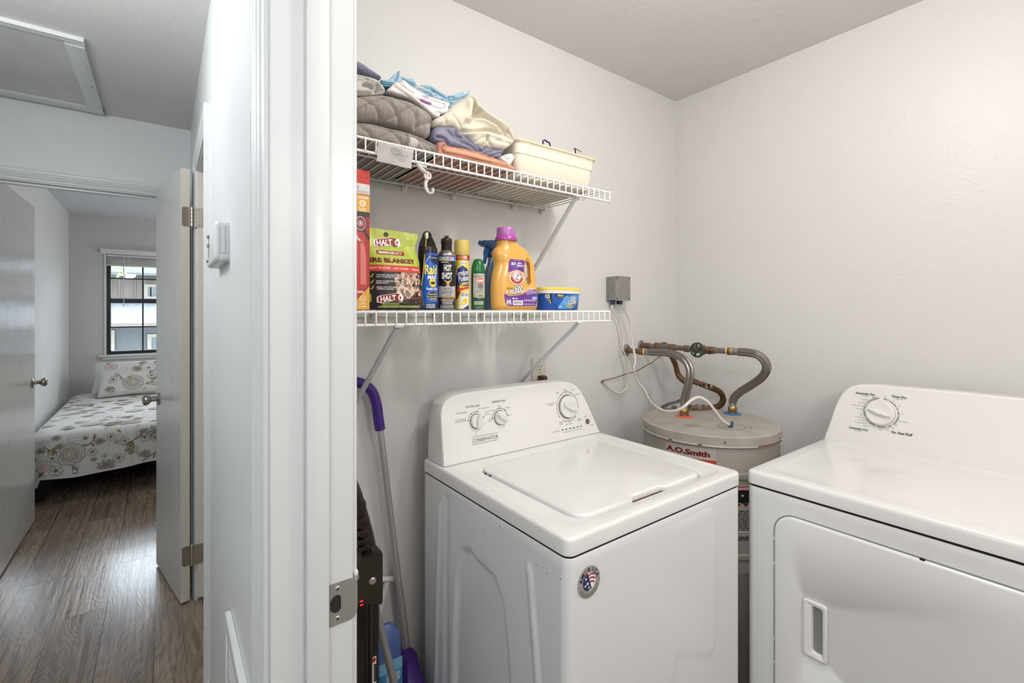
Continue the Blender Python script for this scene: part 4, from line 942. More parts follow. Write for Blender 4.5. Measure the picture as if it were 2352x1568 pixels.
# ================================================================ DRYER
dx0, dx1, dy0, dy1 = 1.372, 2.05, -0.047, 0.690
dr = thing('clothes_dryer', ((dx0 + dx1) / 2, (dy0 + dy1) / 2, 0), 'white front-load clothes dryer with one large timer dial and a recessed door handle', 'dryer')
b = MB().use(ENAMEL2)
b.loft([rr3(dx0, dy0, dx1, dy1, 0.020, 0.02), rr3(dx0, dy0, dx1, dy1, 0.020, 0.846), rr3(dx0, dy0, dx1, dy1, 0.020, 0.858, 0.0003), rr3(dx0, dy0, dx1, dy1, 0.020, 0.862, 0.0015), rr3(dx0, dy0, dx1, dy1, 0.020, 0.863, 0.004)])
b.build('cabinet', dr, smooth=50)
b = MB().use(GAP); b.loft([rr3(dx0, dy0, dx1, dy1, 0.02, 0.8625, 0.0026), rr3(dx0, dy0, dx1, dy1, 0.02, 0.8715, 0.0026)]); b.build('seam_shade', dr)  # shade of the dryer's top seam, painted as a dark strip
for x_ in (dx0 + 0.05, dx1 - 0.05):
    for y_ in (dy0 + 0.05, dy1 - 0.05):
        b = MB(); b.lathe([(0.0001, 0), (0.022, 0), (0.022, 0.010), (0.0001, 0.02)], (x_, y_, 0), seg=16, mat=BLACKP); b.build('levelling_foot', dr)
b = MB().use(ENAMEL); o_ = lambda z, i: rr3(dx0 - 0.0012, dy0 - 0.0012, dx1, dy1 + 0.0012, 0.018, z, i)
i_ = lambda z, i: rr3(dx0 + 0.045, dy0 + 0.04, 1.915, dy1 - 0.05, 0.05, z, i)
b.loft([o_(0.868, 0.004), o_(0.8695, 0), o_(0.896, 0), o_(0.9025, 0.0015), o_(0.906, 0.005), o_(0.907, 0.010), i_(0.907, -0.006), i_(0.9062, 0.0), i_(0.9052, 0.008), i_(0.9050, 0.06)], ENAMEL)
b.build('top_panel', dr, smooth=50)
rd = random.Random(4)
SCU = M('scuff_grey', '#8f8b86', 0.6)
for i in range(30):
    x_ = rd.uniform(1.43, 1.72); y_ = rd.uniform(0.42, 0.64) if i < 23 else rd.uniform(0.15, 0.4); a = rd.uniform(-.4, .4) - 0.6; l_ = rd.uniform(0.0015, 0.006); w_ = 0.0006
    dx_, dy_ = cos(a) * l_, sin(a) * l_; b = MB().use(SCU); b._f([b.bm.verts.new(q) for q in ((x_, y_, .9053), (x_ + dx_, y_ + dy_, .9053), (x_ + dx_ + w_, y_ + dy_ + w_, .9053), (x_ + w_, y_ + w_, .9053))]); b.build('scuff_mark', dr, smooth=0)
# door: rounded panel with groove around it
ddy0, ddy1, ddz0, ddz1 = -0.02, 0.6095, 0.10, 0.8105
def dring(x, ins, y0=ddy0, y1=ddy1, z0=ddz0, z1=ddz1, r=0.052): return [V((x, a_, b_)) for a_, b_ in rrect(y0 + ins, z0 + ins, y1 - ins, z1 - ins, max(.002, r - ins), 8)]
b = MB().use(M('door_groove', '#8d8f90', 0.5)); b.loft([dring(dx0 + 0.002, -0.004), dring(dx0 - 0.0005, -0.004)]); b.build('door_groove', dr)
hy0, hy1, hz0, hz1 = 0.477, 0.535, 0.462, 0.613
b = MB().use(ENAMEL2)
def hr(x, ins, r=0.008): return [V((x, a_, b_)) for a_, b_ in rrect(hy0 + ins, hz0 + ins, hy1 - ins, hz1 - ins, r, 8)]
b.loft([dring(dx0 + 0.001, 0.0), dring(dx0 - 0.004, 0.0), dring(dx0 - 0.0068, 0.0018), dring(dx0 - 0.008, 0.006), hr(dx0 - 0.008, -0.001), hr(dx0 - 0.006, 0.001), hr(dx0 + 0.0, 0.003)], ENAMEL2, False, False)
door = b.build('door', dr, smooth=50)
b = MB().use(PLW)
b.loft([hr(dx0 - 0.0055, 0.0008), hr(dx0 - 0.0115, 0.0012), hr(dx0 - 0.0130, 0.003), hr(dx0 - 0.0128, 0.0075, 0.006)] + [[V((x, a_, b_)) for a_, b_ in rrect(hy0 + 0.012 + q, hz0 + 0.014 + q, hy1 - 0.020 - q, hz1 - 0.014 - q, 0.007, 8)] for x, q in ((dx0 - 0.0095, 0), (dx0 - 0.006, 0.001), (dx0 + 0.012, 0.002))], PLW, False, True)
b.build('door_handle', door)
for z_ in (0.735, 0.665, 0.455, 0.39):
    b = MB(); b.box(dx0 - 0.003, ddy1 + 0.0005, z_ - 0.004, dx0 + 0.001, ddy1 + 0.0032, z_ + 0.004, 0.001, 1, PLW); b.build('door_bumper', dr)
b = MB(); b.box(dx0 - 0.006, 0.288, ddz1 - 0.001, dx0, 0.297, ddz1 + 0.003, mat=GAP); b.build('door_catch', dr)
# console
dc = [(0.688, 0.9065), (0.679, 0.940), (0.668, 0.985), (0.657, 1.030), (0.644, 1.066), (0.628, 1.090), (0.604, 1.106), (0.572, 1.1125), (0.50, 1.116), (0.3, 1.1195), (0.1, 1.116), (0.06, 1.108), (0.02, 1.07), (-0.012, 1.0), (-0.043, 0.9065)]
dc = [(p.x, p.y) for p in spline([V((a_, b_, 0)) for a_, b_ in dc], 4)]
def dcr(x0, tilt, sc=0.0):
    return [V((x0 + tilt * (z - 0.9065) / 0.2, y + (0.32 - y) * sc * 0.35, 0.9065 + (z - 0.9065) * (1 - sc))) for y, z in dc]
b = MB().use(PLW); b.loft([dcr(2.045, -0.01, 0.02), dcr(2.04, -0.01, 0.003), dcr(1.938, 0.030), dcr(1.932, 0.032, 0.004), dcr(1.928, 0.034, 0.015), dcr(1.9275, 0.0345, 0.03)], PLW); b.build('console', dr, smooth=45)
b = MB().use(GAP); b.box(1.929, -0.04, 0.9045, 2.04, 0.685, 0.9068); b.build('console_seam', dr, smooth=0)
dn = V((-1, 0, 0.1725)).normalized(); du = V((0.1725, 0, 1)).normalized()
def dp(y, z): return V((1.9275 + 0.0345 * (z - 0.9065) / 0.2, y, z))
c_ = dp(0.524, 1.026); b = MB(); DKN = M('knob_white', '#e9e7e4', 0.25)
b.lathe([(0.0001, -0.002), (0.0445, -0.002), (0.0445, 0.002), (0.0425, 0.003)], c_, dn, 40, PLW)
b.lathe([(0.041, 0.003), (0.042, 0.006), (0.0395, 0.018), (0.036, 0.0205), (0.020, 0.0185), (0.0001, 0.018)], c_, dn, 40, DKN, cap=False)
rt = V((0, -1, 0)); ang = radians(-15); ax_ = rt * cos(ang) + du * sin(ang); ay_ = -rt * sin(ang) + du * cos(ang)
rr_ = []
for hgt, k_ in ((0.015, 1.0), (0.027, 0.8), (0.0315, 0.5), (0.032, 0.3)):
    rr_.append([c_ + ax_ * (0.033 * cos(2 * pi * i / 24) * (0.95 + .05 * k_)) + ay_ * (0.0088 * sin(2 * pi * i / 24) * k_ * (1 - 0.3 * cos(2 * pi * i / 24) ** 2)) + dn * hgt for i in range(24)])
b.loft(rr_, DKN); b.build('timer_dial', dr, smooth=40)
Lb = Label(); K, Q = '#3a3430', '#7a746f'
# label coordinates: u grows towards -Y, centred on the dial
for a0, a1 in ((70, 84), (62, 20), (15, -42), (-52, -60), (-68, -100), (-108, -150), (-156, -178), (176, 98)):
    lo, hi = min(a0, a1), max(a0, a1)
    Lb.ring(0, 0, 0.0475, 0.0042, '#9c9894', 1, radians(lo), radians(hi), 20)
for a in (66, 30, -2, -62, -72, 150, 160, 172, -134, -144, -152, 178): Lb.ell(0.0485 * cos(radians(a)), 0.0485 * sin(radians(a)), 0.0036, 0.0036, '#dedbd7', 2, 14); Lb.ell(0.0485 * cos(radians(a)), 0.0485 * sin(radians(a)), 0.0011, 0.0011, '#55504b', 3, 8)
Lb.text('Automatic Dry', -0.047, 0.0575, 0.0075, K, 2, 0.02, shear=.2, w=0.056); Lb.text('High Heat', -0.049, 0.0500, 0.0036, Q, 2); Lb.text('Timed Dry', 0.046, 0.0600, 0.0075, K, 2, 0.02, shear=.2, w=0.040); Lb.text('High Heat', 0.046, 0.0525, 0.0036, Q, 2)
Lb.text('Automatic Dry', -0.061, -0.0655, 0.0075, K, 2, 0.02, shear=.2, w=0.056); Lb.text('Low Heat', -0.062, -0.0730, 0.0036, Q, 2); Lb.text('No Heat Fluff', 0.058, -0.0575, 0.0082, K, 2, 0.02, shear=.2, w=0.054)
for t_, x, y, al in (('Wrinkle', -0.019, 0.0490, 'C'), ('Prevent', -0.019, 0.0445, 'C'), ('Off', 0.009, 0.0535, 'C'), ('60', 0.030, 0.046, 'L'), ('40', 0.0465, 0.030, 'L'), ('20', 0.0545, 0.006, 'L'), ('Cool Down', 0.050, -0.019, 'L'), ('Off', 0.0385, -0.034, 'L'), ('20', 0.033, -0.0455, 'L'), ('10', 0.021, -0.0535, 'C'), ('Off', 0.000, -0.0560, 'C'),
    ('Cool Down', -0.034, 0.0370, 'R'), ('Less Dry', -0.045, 0.0255, 'R'), ('Energy Preferred', -0.050, 0.014, 'R'), ('Very Dry', -0.0525, 0.003, 'R'), ('Off', -0.052, -0.016, 'R'), ('Cool Down', -0.050, -0.0255, 'R'), ('Less Dry', -0.0455, -0.035, 'R'), ('Energy Preferred', -0.038, -0.0440, 'R'), ('Very Dry', -0.028, -0.0525, 'R')):
    Lb.text(t_, x, y, 0.0036, Q, 2, align=al)
b = MB(); Lb.put(b, lambda u, v, d: c_ - V((0, 1, 0)) * u + du * v + dn * (d + 0.0002)); b.build('control_print', dr, fix=False, smooth=0)
# ================================================================ WIRE SHELVES
XS0, XS1, YF, YR = 0.262, 1.219, 1.080, 1.398
def wire_shelf(z, label, braces, clips, hook=False):
    s = thing('wire_shelf', (0.74, 1.24, z), label, 'shelf')
    b = MB().use(WIREW); zt = z - 0.0022 - 0.003
    def rod(p, q, r=0.0030, sg=8): b.tube([p, q], r, sg)
    rod((XS0, YR, zt - 0.0012), (XS1 + 0.02, YR, zt - 0.0012)); rod((XS0, 1.20, zt - 0.0012), (XS1 - 0.002, 1.20, zt - 0.0012), 0.0027)
    rod((XS0, YF, zt), (XS1, YF, zt), 0.0033); rod((XS0, YF, z - 0.036), (XS1, YF, z - 0.036), 0.0036)
    b.sphere((XS1, YF, zt), 0.0046, None, 10); b.sphere((XS1, YF, z - 0.036), 0.005, None, 10); b.sphere((XS1 + 0.02, YR, zt - 0.001), 0.0045, None, 10)
    k = 0; x = XS1 - 0.004
    while x > XS0 + 0.004:
        b.tube([(x, YR + 0.002, z - 0.0022), (x, YF + 0.004, z - 0.0022), (x, YF - 0.0028, z - 0.0038), (x, YF - 0.0042, z - 0.009), (x, YF - 0.0042, z - 0.036)], 0.0020, 6); x -= 0.0254
    b.build('wire_deck', s, smooth=60)
    for bx, hz in braces:
        b = MB().use(M('brace_grey', '#cfd0d1', 0.4)); top = V((bx, YF + 0.006, z - 0.040)); bot = V((bx, YA - 0.004, z - hz))
        d_ = (bot - top).normalized(); sd = V((1, 0, 0)); nn = d_.cross(sd)
        def rr_(c, w_, t_): return [c + sd * w_ * 0.5 + nn * t_, c + sd * w_ * .5 - nn * t_ * .4, c - sd * w_ * .5 - nn * t_ * .4, c - sd * w_ * .5 + nn * t_]
        b.loft([rr_(top + d_ * 0.004, 0.009, 0.004), rr_(top + d_ * 0.03, 0.0125, 0.006), rr_(top + (bot - top) * 0.5, 0.0125, 0.006), rr_(bot - d_ * 0.035, 0.0125, 0.006), rr_(bot, 0.009, 0.003)])
        b.box(bx - 0.010, YA - 0.0035, bot.z - 0.052, bx + 0.010, YA - 0.0005, bot.z + 0.006, 0.001, 1)
        b.box(bx - 0.011, YF - 0.006, z - 0.043, bx + 0.011, YF + 0.010, z - 0.037, 0.001, 1)
        b.use(STEEL); b.lathe([(0.0001, 0.003), (0.0035, 0.0022), (0.0048, 0)], (bx, YA - 0.0035, bot.z - 0.026), (0, -1, 0), 12); b.lathe([(0.0001, 0.002), (0.002, 0.0015), (0.0026, 0)], (bx, YA - 0.0035, bot.z - 0.012), (0, -1, 0), 8)
        b.build('support_brace', s)
    for cx_ in clips:
        b = MB().use(WIREW); b.tube([(cx_, YR + 0.001, zt + 0.004), (cx_, YR - 0.006, zt + 0.001), (cx_, YR - 0.005, zt - 0.008), (cx_, YR + 0.006, zt - 0.010)], 0.0035, 8, smooth=3); b.box(cx_ - 0.007, YR + 0.005, zt - 0.020, cx_ + 0.007, YA - 0.0005, zt + 0.008, 0.002, 1); b.build('wall_clip', s)
    return s
ZU, ZL = 1.778, 1.3725
us = wire_shelf(ZU, 'upper white wire shelf holding folded linens and cream bins', [(1.066, 0.372)], (0.62, 0.80, 1.06, 1.20))
ls = wire_shelf(ZL, 'lower white wire shelf lined with spray cans and a detergent bottle', [(0.460, 0.285), (1.076, 0.282)], (0.34, 0.52, 0.73, 0.92, 1.12))
# plastic hook bracket under the upper shelf
hk = thing('shelf_hook', (0.535, 1.09, 1.66), 'grey-white curled plastic hook hanging from the upper wire shelf rail beside the paper note', 'hook')
b = MB().use(M('hook_plastic', '#d4d1cb', 0.4))
b.tube([(0.512, 1.083, 1.738), (0.524, 1.086, 1.728), (0.541, 1.095, 1.724), (0.545, 1.098, 1.712), (0.541, 1.098, 1.698), (0.541, 1.095, 1.684), (0.546, 1.088, 1.672), (0.553, 1.082, 1.674), (0.553, 1.081, 1.684)], lambda t: 0.0058 - 0.0022 * t, 10, smooth=5)
b.build('arm', hk); b = MB().use(MATS['hook_plastic'])
b.tube([V((0.5445 + 0.0085 * cos(a_ * pi / 8), 1.094, 1.7175 + 0.0085 * sin(a_ * pi / 8))) for a_ in range(16)], 0.0032, 8, closed=True); b.build('loop', hk)
b = MB().use(MATS['hook_plastic']); b.tube([(0.508, 1.083, 1.7385), (0.520, 1.083, 1.7365), (0.536, 1.085, 1.7370)], 0.0045, 8, smooth=3); b.build('rail_grip', hk)
# paper note taped over the lip
nt_ = thing('paper_note', (0.44, 1.072, 1.73), 'handwritten torn paper note taped on the front lip of the upper shelf', 'note')
pc = [atY(868, 326, 1.0725), atY(950, 345, 1.0725), atY(944, 388, 1.0725), atY(864, 370, 1.0725)]
def notef(i, j):
    p = (pc[3] * (1 - i) + pc[2] * i) * (1 - j) + (pc[0] * (1 - i) + pc[1] * i) * j
    e = 0.0015 * noise.noise(V((i * 9, j * 5, 2))) if 0 < i < 1 else 0.003 * noise.noise(V((j * 14, i * 3, 7)))
    return V((p.x + (e if i in (0, 1) else 0), p.y - 0.0015 * sin(i * 6) - 0.0012 * sin(j * 7 + i * 2) - 0.001, p.z + e))
PAP = M('note_paper', '#f0eeea', 0.7)
b = MB(); b.grid(notef, 24, 12, PAP); bmesh.ops.solidify(b.bm, geom=b.bm.faces[:], thickness=0.0004)
b.build('paper', nt_)
Lb = Label(); wd_ = (pc[2] - pc[3]).length; ht_ = (pc[0] - pc[3]).length; GC = '#8c8b8a'
Lb.text('DOG', wd_ * .52, ht_ * .80, .0085, GC, 1, rot=0); Lb.text('SHEETS +', wd_ * .62, ht_ * .57, .0075, GC, 1); Lb.text('TOWELS', wd_ * .56, ht_ * .36, .008, GC, 1); Lb.strip([(wd_ * .36, ht_ * .14), (wd_ * .45, ht_ * .19), (wd_ * .40, ht_ * .09), (wd_ * .52, ht_ * .17), (wd_ * .60, ht_ * .11)], 0.0005, GC, 1)
b = MB(); Lb.put(b, lambda u, v, d: notef(min(.98, u / wd_), min(.98, v / ht_)) + V((0, -d - 0.0006, 0)), 0.01); b.build('handwriting', nt_, fix=False, smooth=0)

# ================================================================ LOWER SHELF GOODS  (all stand on z = ZL)
Z0 = ZL + 0.0004
# ---- fire extinguisher carton (mostly hidden by the door frame)
bx = thing('extinguisher_carton', (0.36, 1.15, Z0), 'tall red and yellow extinguisher carton half hidden by the door frame', 'carton')
cx0, cx1, cyf, cyb, zt = 0.270, 0.3955, 1.100, 1.20, Z0 + 0.332
CRED = M('carton_red', '#b8261c', 0.35); CWH = M('carton_white', '#e4e2df', 0.4)
b = MB(); b.box(cx0, cyf, Z0, cx1, cyb, zt - 0.004, 0.001, 1, CRED); b.build('box_body', bx)
b = MB().use(CRED); b.box(cx0, cyf + 0.001, zt - 0.004, cx1 - 0.018, cyb, zt, 0, 1); b.box(cx1 - 0.018, cyf + 0.001, zt - 0.004, cx1, cyb, zt - 0.001); b.build('top_flap', bx, smooth=0)
H = zt - Z0; W = cx1 - cx0; Lb = Label()
Lb.rect(0, 0, W, H - .002, '#b5271d', 0); Lb.rect(0, H - .058, W, H - .034, '#dcdad8', 1); Lb.rect(0, H - .034, W, H - .002, '#c9281c', 1); Lb.rect(W - .03, H - .020, W - .0015, H - .0185, '#8c1710', 2)
Lb.text('1', W - .028, H - .043, .008, '#a01d16', 2, .02); Lb.text('INCENDIOS', W - .0025, H - .053, .0055, '#77726e', 2, align='R'); Lb.rect(0, H - .100, W, H - .060, '#dfa63c', 1); Lb.text('EN EL HOGAR', W - .003, H - .0665, .0048, '#ffffff', 2, .02, align='R')
Lb.ell(W - .017, H - .080, .0082, .0082, '#f0ddb8', 2, 24); Lb.text('U', W - .017, H - .081, .006, '#dfa63c', 3); Lb.rect(W - .0175, H - .085, W - .0165, H - .075, '#dfa63c', 3); Lb.lines(W - .026, W - .008, H - .099, H - .090, 3, '#f6e6c4', 2, 3)
Lb.rect(0, H - .112, W, H - .100, '#3d2b28', 1)
Lb.poly([(0, .02), (0, H - .112), (W - .001, H - .112), (W - .001, .055), (W - .03, .018)], '#a82c22', 1)
# printed picture of an extinguisher with pressure gauge and hose
Lb.poly([(W - .075, 0.02), (W - .075, .175), (W - .058, .205), (W - .036, .205), (W - .012, .175), (W - .005, .12), (W - .005, .06), (W - .03, .028)], '#c03a30', 2)
Lb.poly([(W - .022, .06), (W - .022, .165), (W - .012, .150), (W - .009, .12), (W - .009, .06)], '#d87a72', 3)
Lb.strip([(W - .03, H - .128), (W - .012, H - .145), (W - .001, H - .165)], .006, '#2b2423', 3); Lb.strip([(W - .036, H - .150), (W - .028, H - .165), (W - .018, H - .172)], .004, '#e2ddda', 3)
Lb.ell(W - .0225, H - .128, .0155, .0200, '#35302e', 4, 30); Lb.ell(W - .0225, H - .128, .0132, .0172, '#a79f9b', 5, 30); Lb.ell(W - .0225, H - .128, .0105, .014, '#8e2f26', 6, 30); Lb.ring(W - .0225, H - .128, .006, .0012, '#e8e2dc', 7); Lb.ell(W - .0225, H - .128, .003, .004, '#cfc8c4', 8, 14)
Lb.poly([(W - .037, 0), (W - .037, .018), (W - .001, .055), (W - .001, .001)], '#e0a83c', 4)
Lb.text('WN', W - .023, .042, .006, '#ffffff', 5, .02); Lb.ring(W - .0165, .026, .0068, .0012, '#fff3d8', 6); Lb.text('UL', W - .0165, .026, .0055, '#fff3d8', 6, .02); Lb.text('LISTED', W - .0165, .0145, .0035, '#fff3d8', 6, .02); Lb.lines(W - .026, W - .008, .006, .010, 1, '#fff3d8', 6, 1)
b = MB(); Lb.put(b, plane_map((cx0, cyf, Z0), (1, 0, 0), (0, 0, 1), (0, -1, 0)), clip=(0, W, 0, H)); b.build('printed_front', bx, fix=False, smooth=0)
b = MB(); b.box(cx1, cyf + 0.001, Z0 + .001, cx1 + .0004, cyb - .001, zt - .005, mat=CWH); b.build('printed_side', bx, smooth=0)
# ---- fire blanket pouch
fb = thing('fire_blanket_pouch', (0.475, 1.16, Z0), 'lime green and black fire blanket pouch with a hanging hole on the lower shelf', 'pouch')
pw, ph = 0.138, 0.212
px0 = 0.4035; py = 1.128
def pouchf(u, v, side=0):
    """u 0..pw, v 0..ph; side 0 front, 1 back"""
    uu, vv = u / pw, v / ph
    e = max(0, min(1, (0.80 - vv) / 0.25)) * max(0, 1 - abs(2 * uu - 1) ** 4) * min(1, vv / 0.08 + .5)
    th = 0.004 + 0.028 * e
    neck = 0.0
    if 0.60 < vv < 0.98: neck = 0.010 * sin(pi * (vv - 0.60) / 0.38) ** 2 * uu ** 3
    lean = 0.022 * vv
    x = px0 + u - neck * 1.0 + (0.0 if vv > .62 else 0.006 * (1 - vv / .62) * uu)
    y = py + lean + (th if side else -th) * 1.0 + 0.0012 * sin(u * 170 + v * 60) * (1 - e * 0.5) + 0.0022 * noise.noise(V((u * 40, v * 34, 3)))
    zz = Z0 + v - (0.004 * uu if vv > .9 else 0)
    return V((x, y, zz))
b = MB(); LIME = M('pouch_lime', '#b3be46', 0.38); PBK = M('pouch_black', '#221a17', 0.35)
b.use(LIME); b.grid(lambda i, j: pouchf(pw * i, ph * j), 40, 60); b.grid(lambda i, j: pouchf(pw * i, ph * j, 1), 40, 60)
for f in b.bm.faces:
    if f.calc_center_median().z < Z0 + 0.098 and f.calc_center_median().y > py: f.material_index = 0
b.use(LIME)
for u_ in (0, pw): b.grid(lambda i, j: pouchf(u_, ph * j, 0).lerp(pouchf(u_, ph * j, 1), i), 2, 60)
for v_ in (0, ph): b.grid(lambda i, j: pouchf(pw * i, v_, 0).lerp(pouchf(pw * i, v_, 1), j), 40, 2)
b.build('pouch', fb)
Lb = Label(); R1, DR = '#9c2620', '#6e1b16'
Lb.rect(0, 0, pw, .098, '#251c19', 0); Lb.rect(0, .098, pw, .1145, '#d8402c', 1)
rd = random.Random(5)
for i in range(130):
    t = rd.random(); x = .085 + .030 * rd.gauss(0, .55) + .012 * t; y = .035 + .062 * t; r_ = rd.uniform(.002, .0065); c_ = rd.choice(('#7e5a4a', '#b09a86', '#d6c8b4', '#9c705a', '#e6dccc', '#c08468', '#cdb8a2', '#e0b49c'))
    Lb.poly([(max(.05, min(pw - .003, x + r_ * (1 + .4 * sin(k_ * 2.3 + i)) * cos(k_ * pi / 4))), min(.097, y + r_ * 1.4 * (1 + .4 * cos(k_ * 1.7 + i)) * sin(k_ * pi / 4))) for k_ in range(8)], c_, 2 + i % 3)
Lb.strip([(.058, .034), (.08, .029), (.11, .030), (.134, .033)], .0016, '#b4523c', 6); Lb.poly([(.06, .033), (.08, .028), (.11, .029), (.136, .032), (.136, .012), (.075, .012)], '#2c1e1a', 5)
for i in range(20): Lb.ell(rd.uniform(.105, .136), rd.uniform(.006, .05), .0012, .0016, rd.choice(('#c9a08c', '#a05040', '#e8d8cc')), 7, 6)
def halt(cx, cy, s_):
    for k_, (col, gr) in enumerate((('#f2efec', 1.0), (R1, .90), ('#8a1f1a', .84))):
        pts = [(-.5, -.30), (-.36, -.36), (.22, -.13), (.30, -.27), (.43, -.28), (.52, -.05), (.46, .30), (.30, .36), (-.40, .16), (-.5, .05)]
        Lb.poly([(cx + x * s_ * gr * 1.02, cy + y * s_ * gr * 0.62) for x, y in pts], col, 8 + k_)
    Lb.text('HALT', cx - s_ * .10, cy - s_ * .015, s_ * .225, '#f4f1ee', 12, .03, w=s_ * .60, shear=.12, rot=.13)
    fl_ = [(-.05, -.14), (.05, -.14), (.09, -.04), (.06, .06), (.03, .02), (.02, .14), (-.04, .08), (-.09, -.02)]
    Lb.poly([(cx + s_ * (.39 + x * 1.1), cy + s_ * (.05 + y)) for x, y in fl_], '#f4f1ee', 12); Lb.poly([(cx + s_ * (.39 + x * .5), cy + s_ * (.03 + y * .5)) for x, y in fl_], R1, 13)
halt(.052, .177, .070); halt(.043, .030, .060)
Lb.ell(.050, .199, .0052, .0048, '#1d1a14', 3, 20); Lb.ring(.050, .199, .0058, .0012, '#3f4a1a', 4)
Lb.rect(.0195, .143, .092, .1535, R1, 2, .002); Lb.text('EMERGENCY', .056, .1482, .0062, '#f4f1ee', 3, .025, w=.062)
Lb.text('FIRE BLANKET', .055, .1275, .0115, DR, 3, .045, w=.122)
Lb.text('EASY TO STORE  -  EASY TO FIND  -  REUSABLE', .0665, .1065, .0048, '#f6e9e4', 3, .02, w=.128)
for i, (a_, b_) in enumerate((('THE FAST, REUSABLE, MESS-FREE', 'WAY TO EXTINGUISH SMALL FIRES.'), ('STOPS LIQUID AND GREASE', 'FIRES FAST!'), ('IDEAL FOR KITCHENS, FIRE PITS,', 'CAMPING AND MORE.'))):
    y_ = .0885 - i * .0155; Lb.text(a_, .0135, y_, .0035, '#eeeae6', 9, .015, align='L', w=min(.068, len(a_) * .0023)); Lb.text(b_, .0135, y_ - .0050, .0035, '#eeeae6', 9, .015, align='L', w=min(.068, len(b_) * .0023))
    Lb.strip([(.002, y_ - .003), (.004, y_ - .006), (.008, y_ + .003)], .0022, '#b4c736', 9)
Lb.text('STOP SMALL FIRES BEFORE THEY BECOME BIG PROBLEMS.', .066, .0065, .0030, '#eeeae6', 9, .01, w=.104); Lb.rect(.022, .0125, .062, .0175, '#7a9430', 7); Lb.text('STOP FIRE FASTER', .043, .015, .0028, '#221a17', 14)
Lb.rect(.0, .020, .004, .040, '#b4c736', 3)
b = MB(); Lb.put(b, lambda u, v, d: pouchf(min(pw, max(0, u)), v) + V((0, -d - .0004, 0)), .006, .006, clip=(0, pw, 0, ph), eps=.0001); b.build('printed_front', fb, fix=False, smooth=60); rescale(fb, (1, 1, .968), (0, 0, Z0))
# ---- spray cans
def can(name, x, y, r, zb, label, body, cap, Lb, cap_mat, body_mat=None, phi_off=0.0, group=None, category='spray can'):
    c = thing(name, (x, y, Z0), label, category, group)
    b = MB(); b.lathe([(0.0001, 0.001), (r * .86, 0.0), (r * .97, 0.0008), (r, 0.004)] + [(r, q) for q in (zb * .5,)] + [(r, zb)] + body, (x, y, Z0), seg=40, mat=body_mat or M('can_steel', '#a9a6a0', 0.3, .9)); b.build('can_body', c)
    b = MB(); Lb.put(b, cyl_map(x, y, Z0, r, to_cam(x, y) + phi_off), 0.004, eps=.0001, rough=.3); b.build('printed_label', c, fix=False, smooth=60)
    b = MB(); b.lathe(cap, (x, y, Z0), seg=36, mat=cap_mat); b.build('cap', c)
    return c
def band(Lb, r, v0, v1, c, l=0, frac=1.0): Lb.rect(-pi * r * frac, v0, pi * r * frac, v1, c, l)
# roach killer: tall can with hooded black cap and folded yellow straw
r = .0262; Lb = Label(); band(Lb, r, .003, .146, '#1d3f8f'); Lb.rect(-pi * r, .003, -.006, .146, '#17120f', 1)
Lb.poly([(-.012, .004), (-.017, .05), (-.0145, .095), (-.006, .13), (.004, .146), (.04, .146), (.04, .004)], '#2456a8', 2); Lb.poly([(-.010, .016), (-.015, .055), (-.0125, .09), (-.006, .118), (.002, .13), (.04, .13), (.04, .022), (.02, .018)], '#1a5fc0', 3)
Lb.strip([(-.010, .012), (-.016, .05), (-.0135, .092), (-.004, .125), (.008, .14)], .0012, '#c8d4e8', 4); Lb.poly([(.002, .128), (.02, .118), (.04, .116), (.04, .140), (.006, .140)], '#101e4a', 4)
Lb.text('SC Johnson', .016, .1345, .004, '#e8edf5', 5); Lb.text('Raid', .0105, .104, .0240, '#f0df4a', 6, .03, w=.036, shear=.05); Lb.text('MAX', .013, .084, .0095, '#f2f2f4', 6, .045, w=.026)
n_ = 12; Lb.poly([(.014 + (.012 if i % 2 == 0 else .0082) * cos(pi * i / n_), .069 + (.011 if i % 2 == 0 else .0075) * sin(pi * i / n_)) for i in range(2 * n_)], '#f2d23c', 6); Lb.ell(.014, .069, .007, .0035, '#3b2716', 7, 16); Lb.text('Roach Killer', .0145, .0545, .0062, '#ffffff', 6, .02, w=.036)
Lb.ell(.015, .036, .0165, .0125, '#0e2a72', 5); Lb.ring(.015, .036, .0165, .001, '#8fb6e0', 6, ry=.0125); Lb.text('Keeps Killing', .015, .041, .0038, '#f0df4a', 7, .02); Lb.text('up to 4 Weeks', .015, .035, .0038, '#f0df4a', 7, .02); Lb.lines(.006, .024, .026, .031, 2, '#f0df4a', 7, 2)
Lb.rect(-.006, .003, .04, .018, '#141a44', 5); Lb.lines(-.004, .022, .004, .016, 5, '#d8dcea', 6, 8); Lb.lines(-.030, -.018, .02, .12, 22, '#6a6660', 3, 5, .3)
roach = can('roach_spray_can', .578, 1.160, r, .147, 'blue roach killer spray can with hooded black top and yellow straw', [(.024, .1475), (.0001, .1475)], [(.0262, .1475), (.0265, .152), (.0252, .162), (.0001, .163)], Lb, BLACKP, M('can_black', '#16120f', 0.25))
b = MB(); hoodm = M('hood_brown_black', '#20160f', 0.15)
pr = [(-.0245, .160), (-.0225, .172), (-.0165, .186), (-.0135, .196), (-.0095, .2015), (-.003, .2035), (.004, .202), (.0085, .197), (.0115, .188), (.018, .176), (.0235, .160)]
tc = to_cam(.578, 1.16); fr = V((cos(tc), sin(tc), 0)); rt = V((-fr.y, fr.x, 0)); cc = V((.578, 1.160, Z0))
b.loft([[cc + rt * x + fr * d_ + V((0, 0, z)) for x, z in pr] for d_ in (.012, -.012)], hoodm); b.build('nozzle_hood', roach)
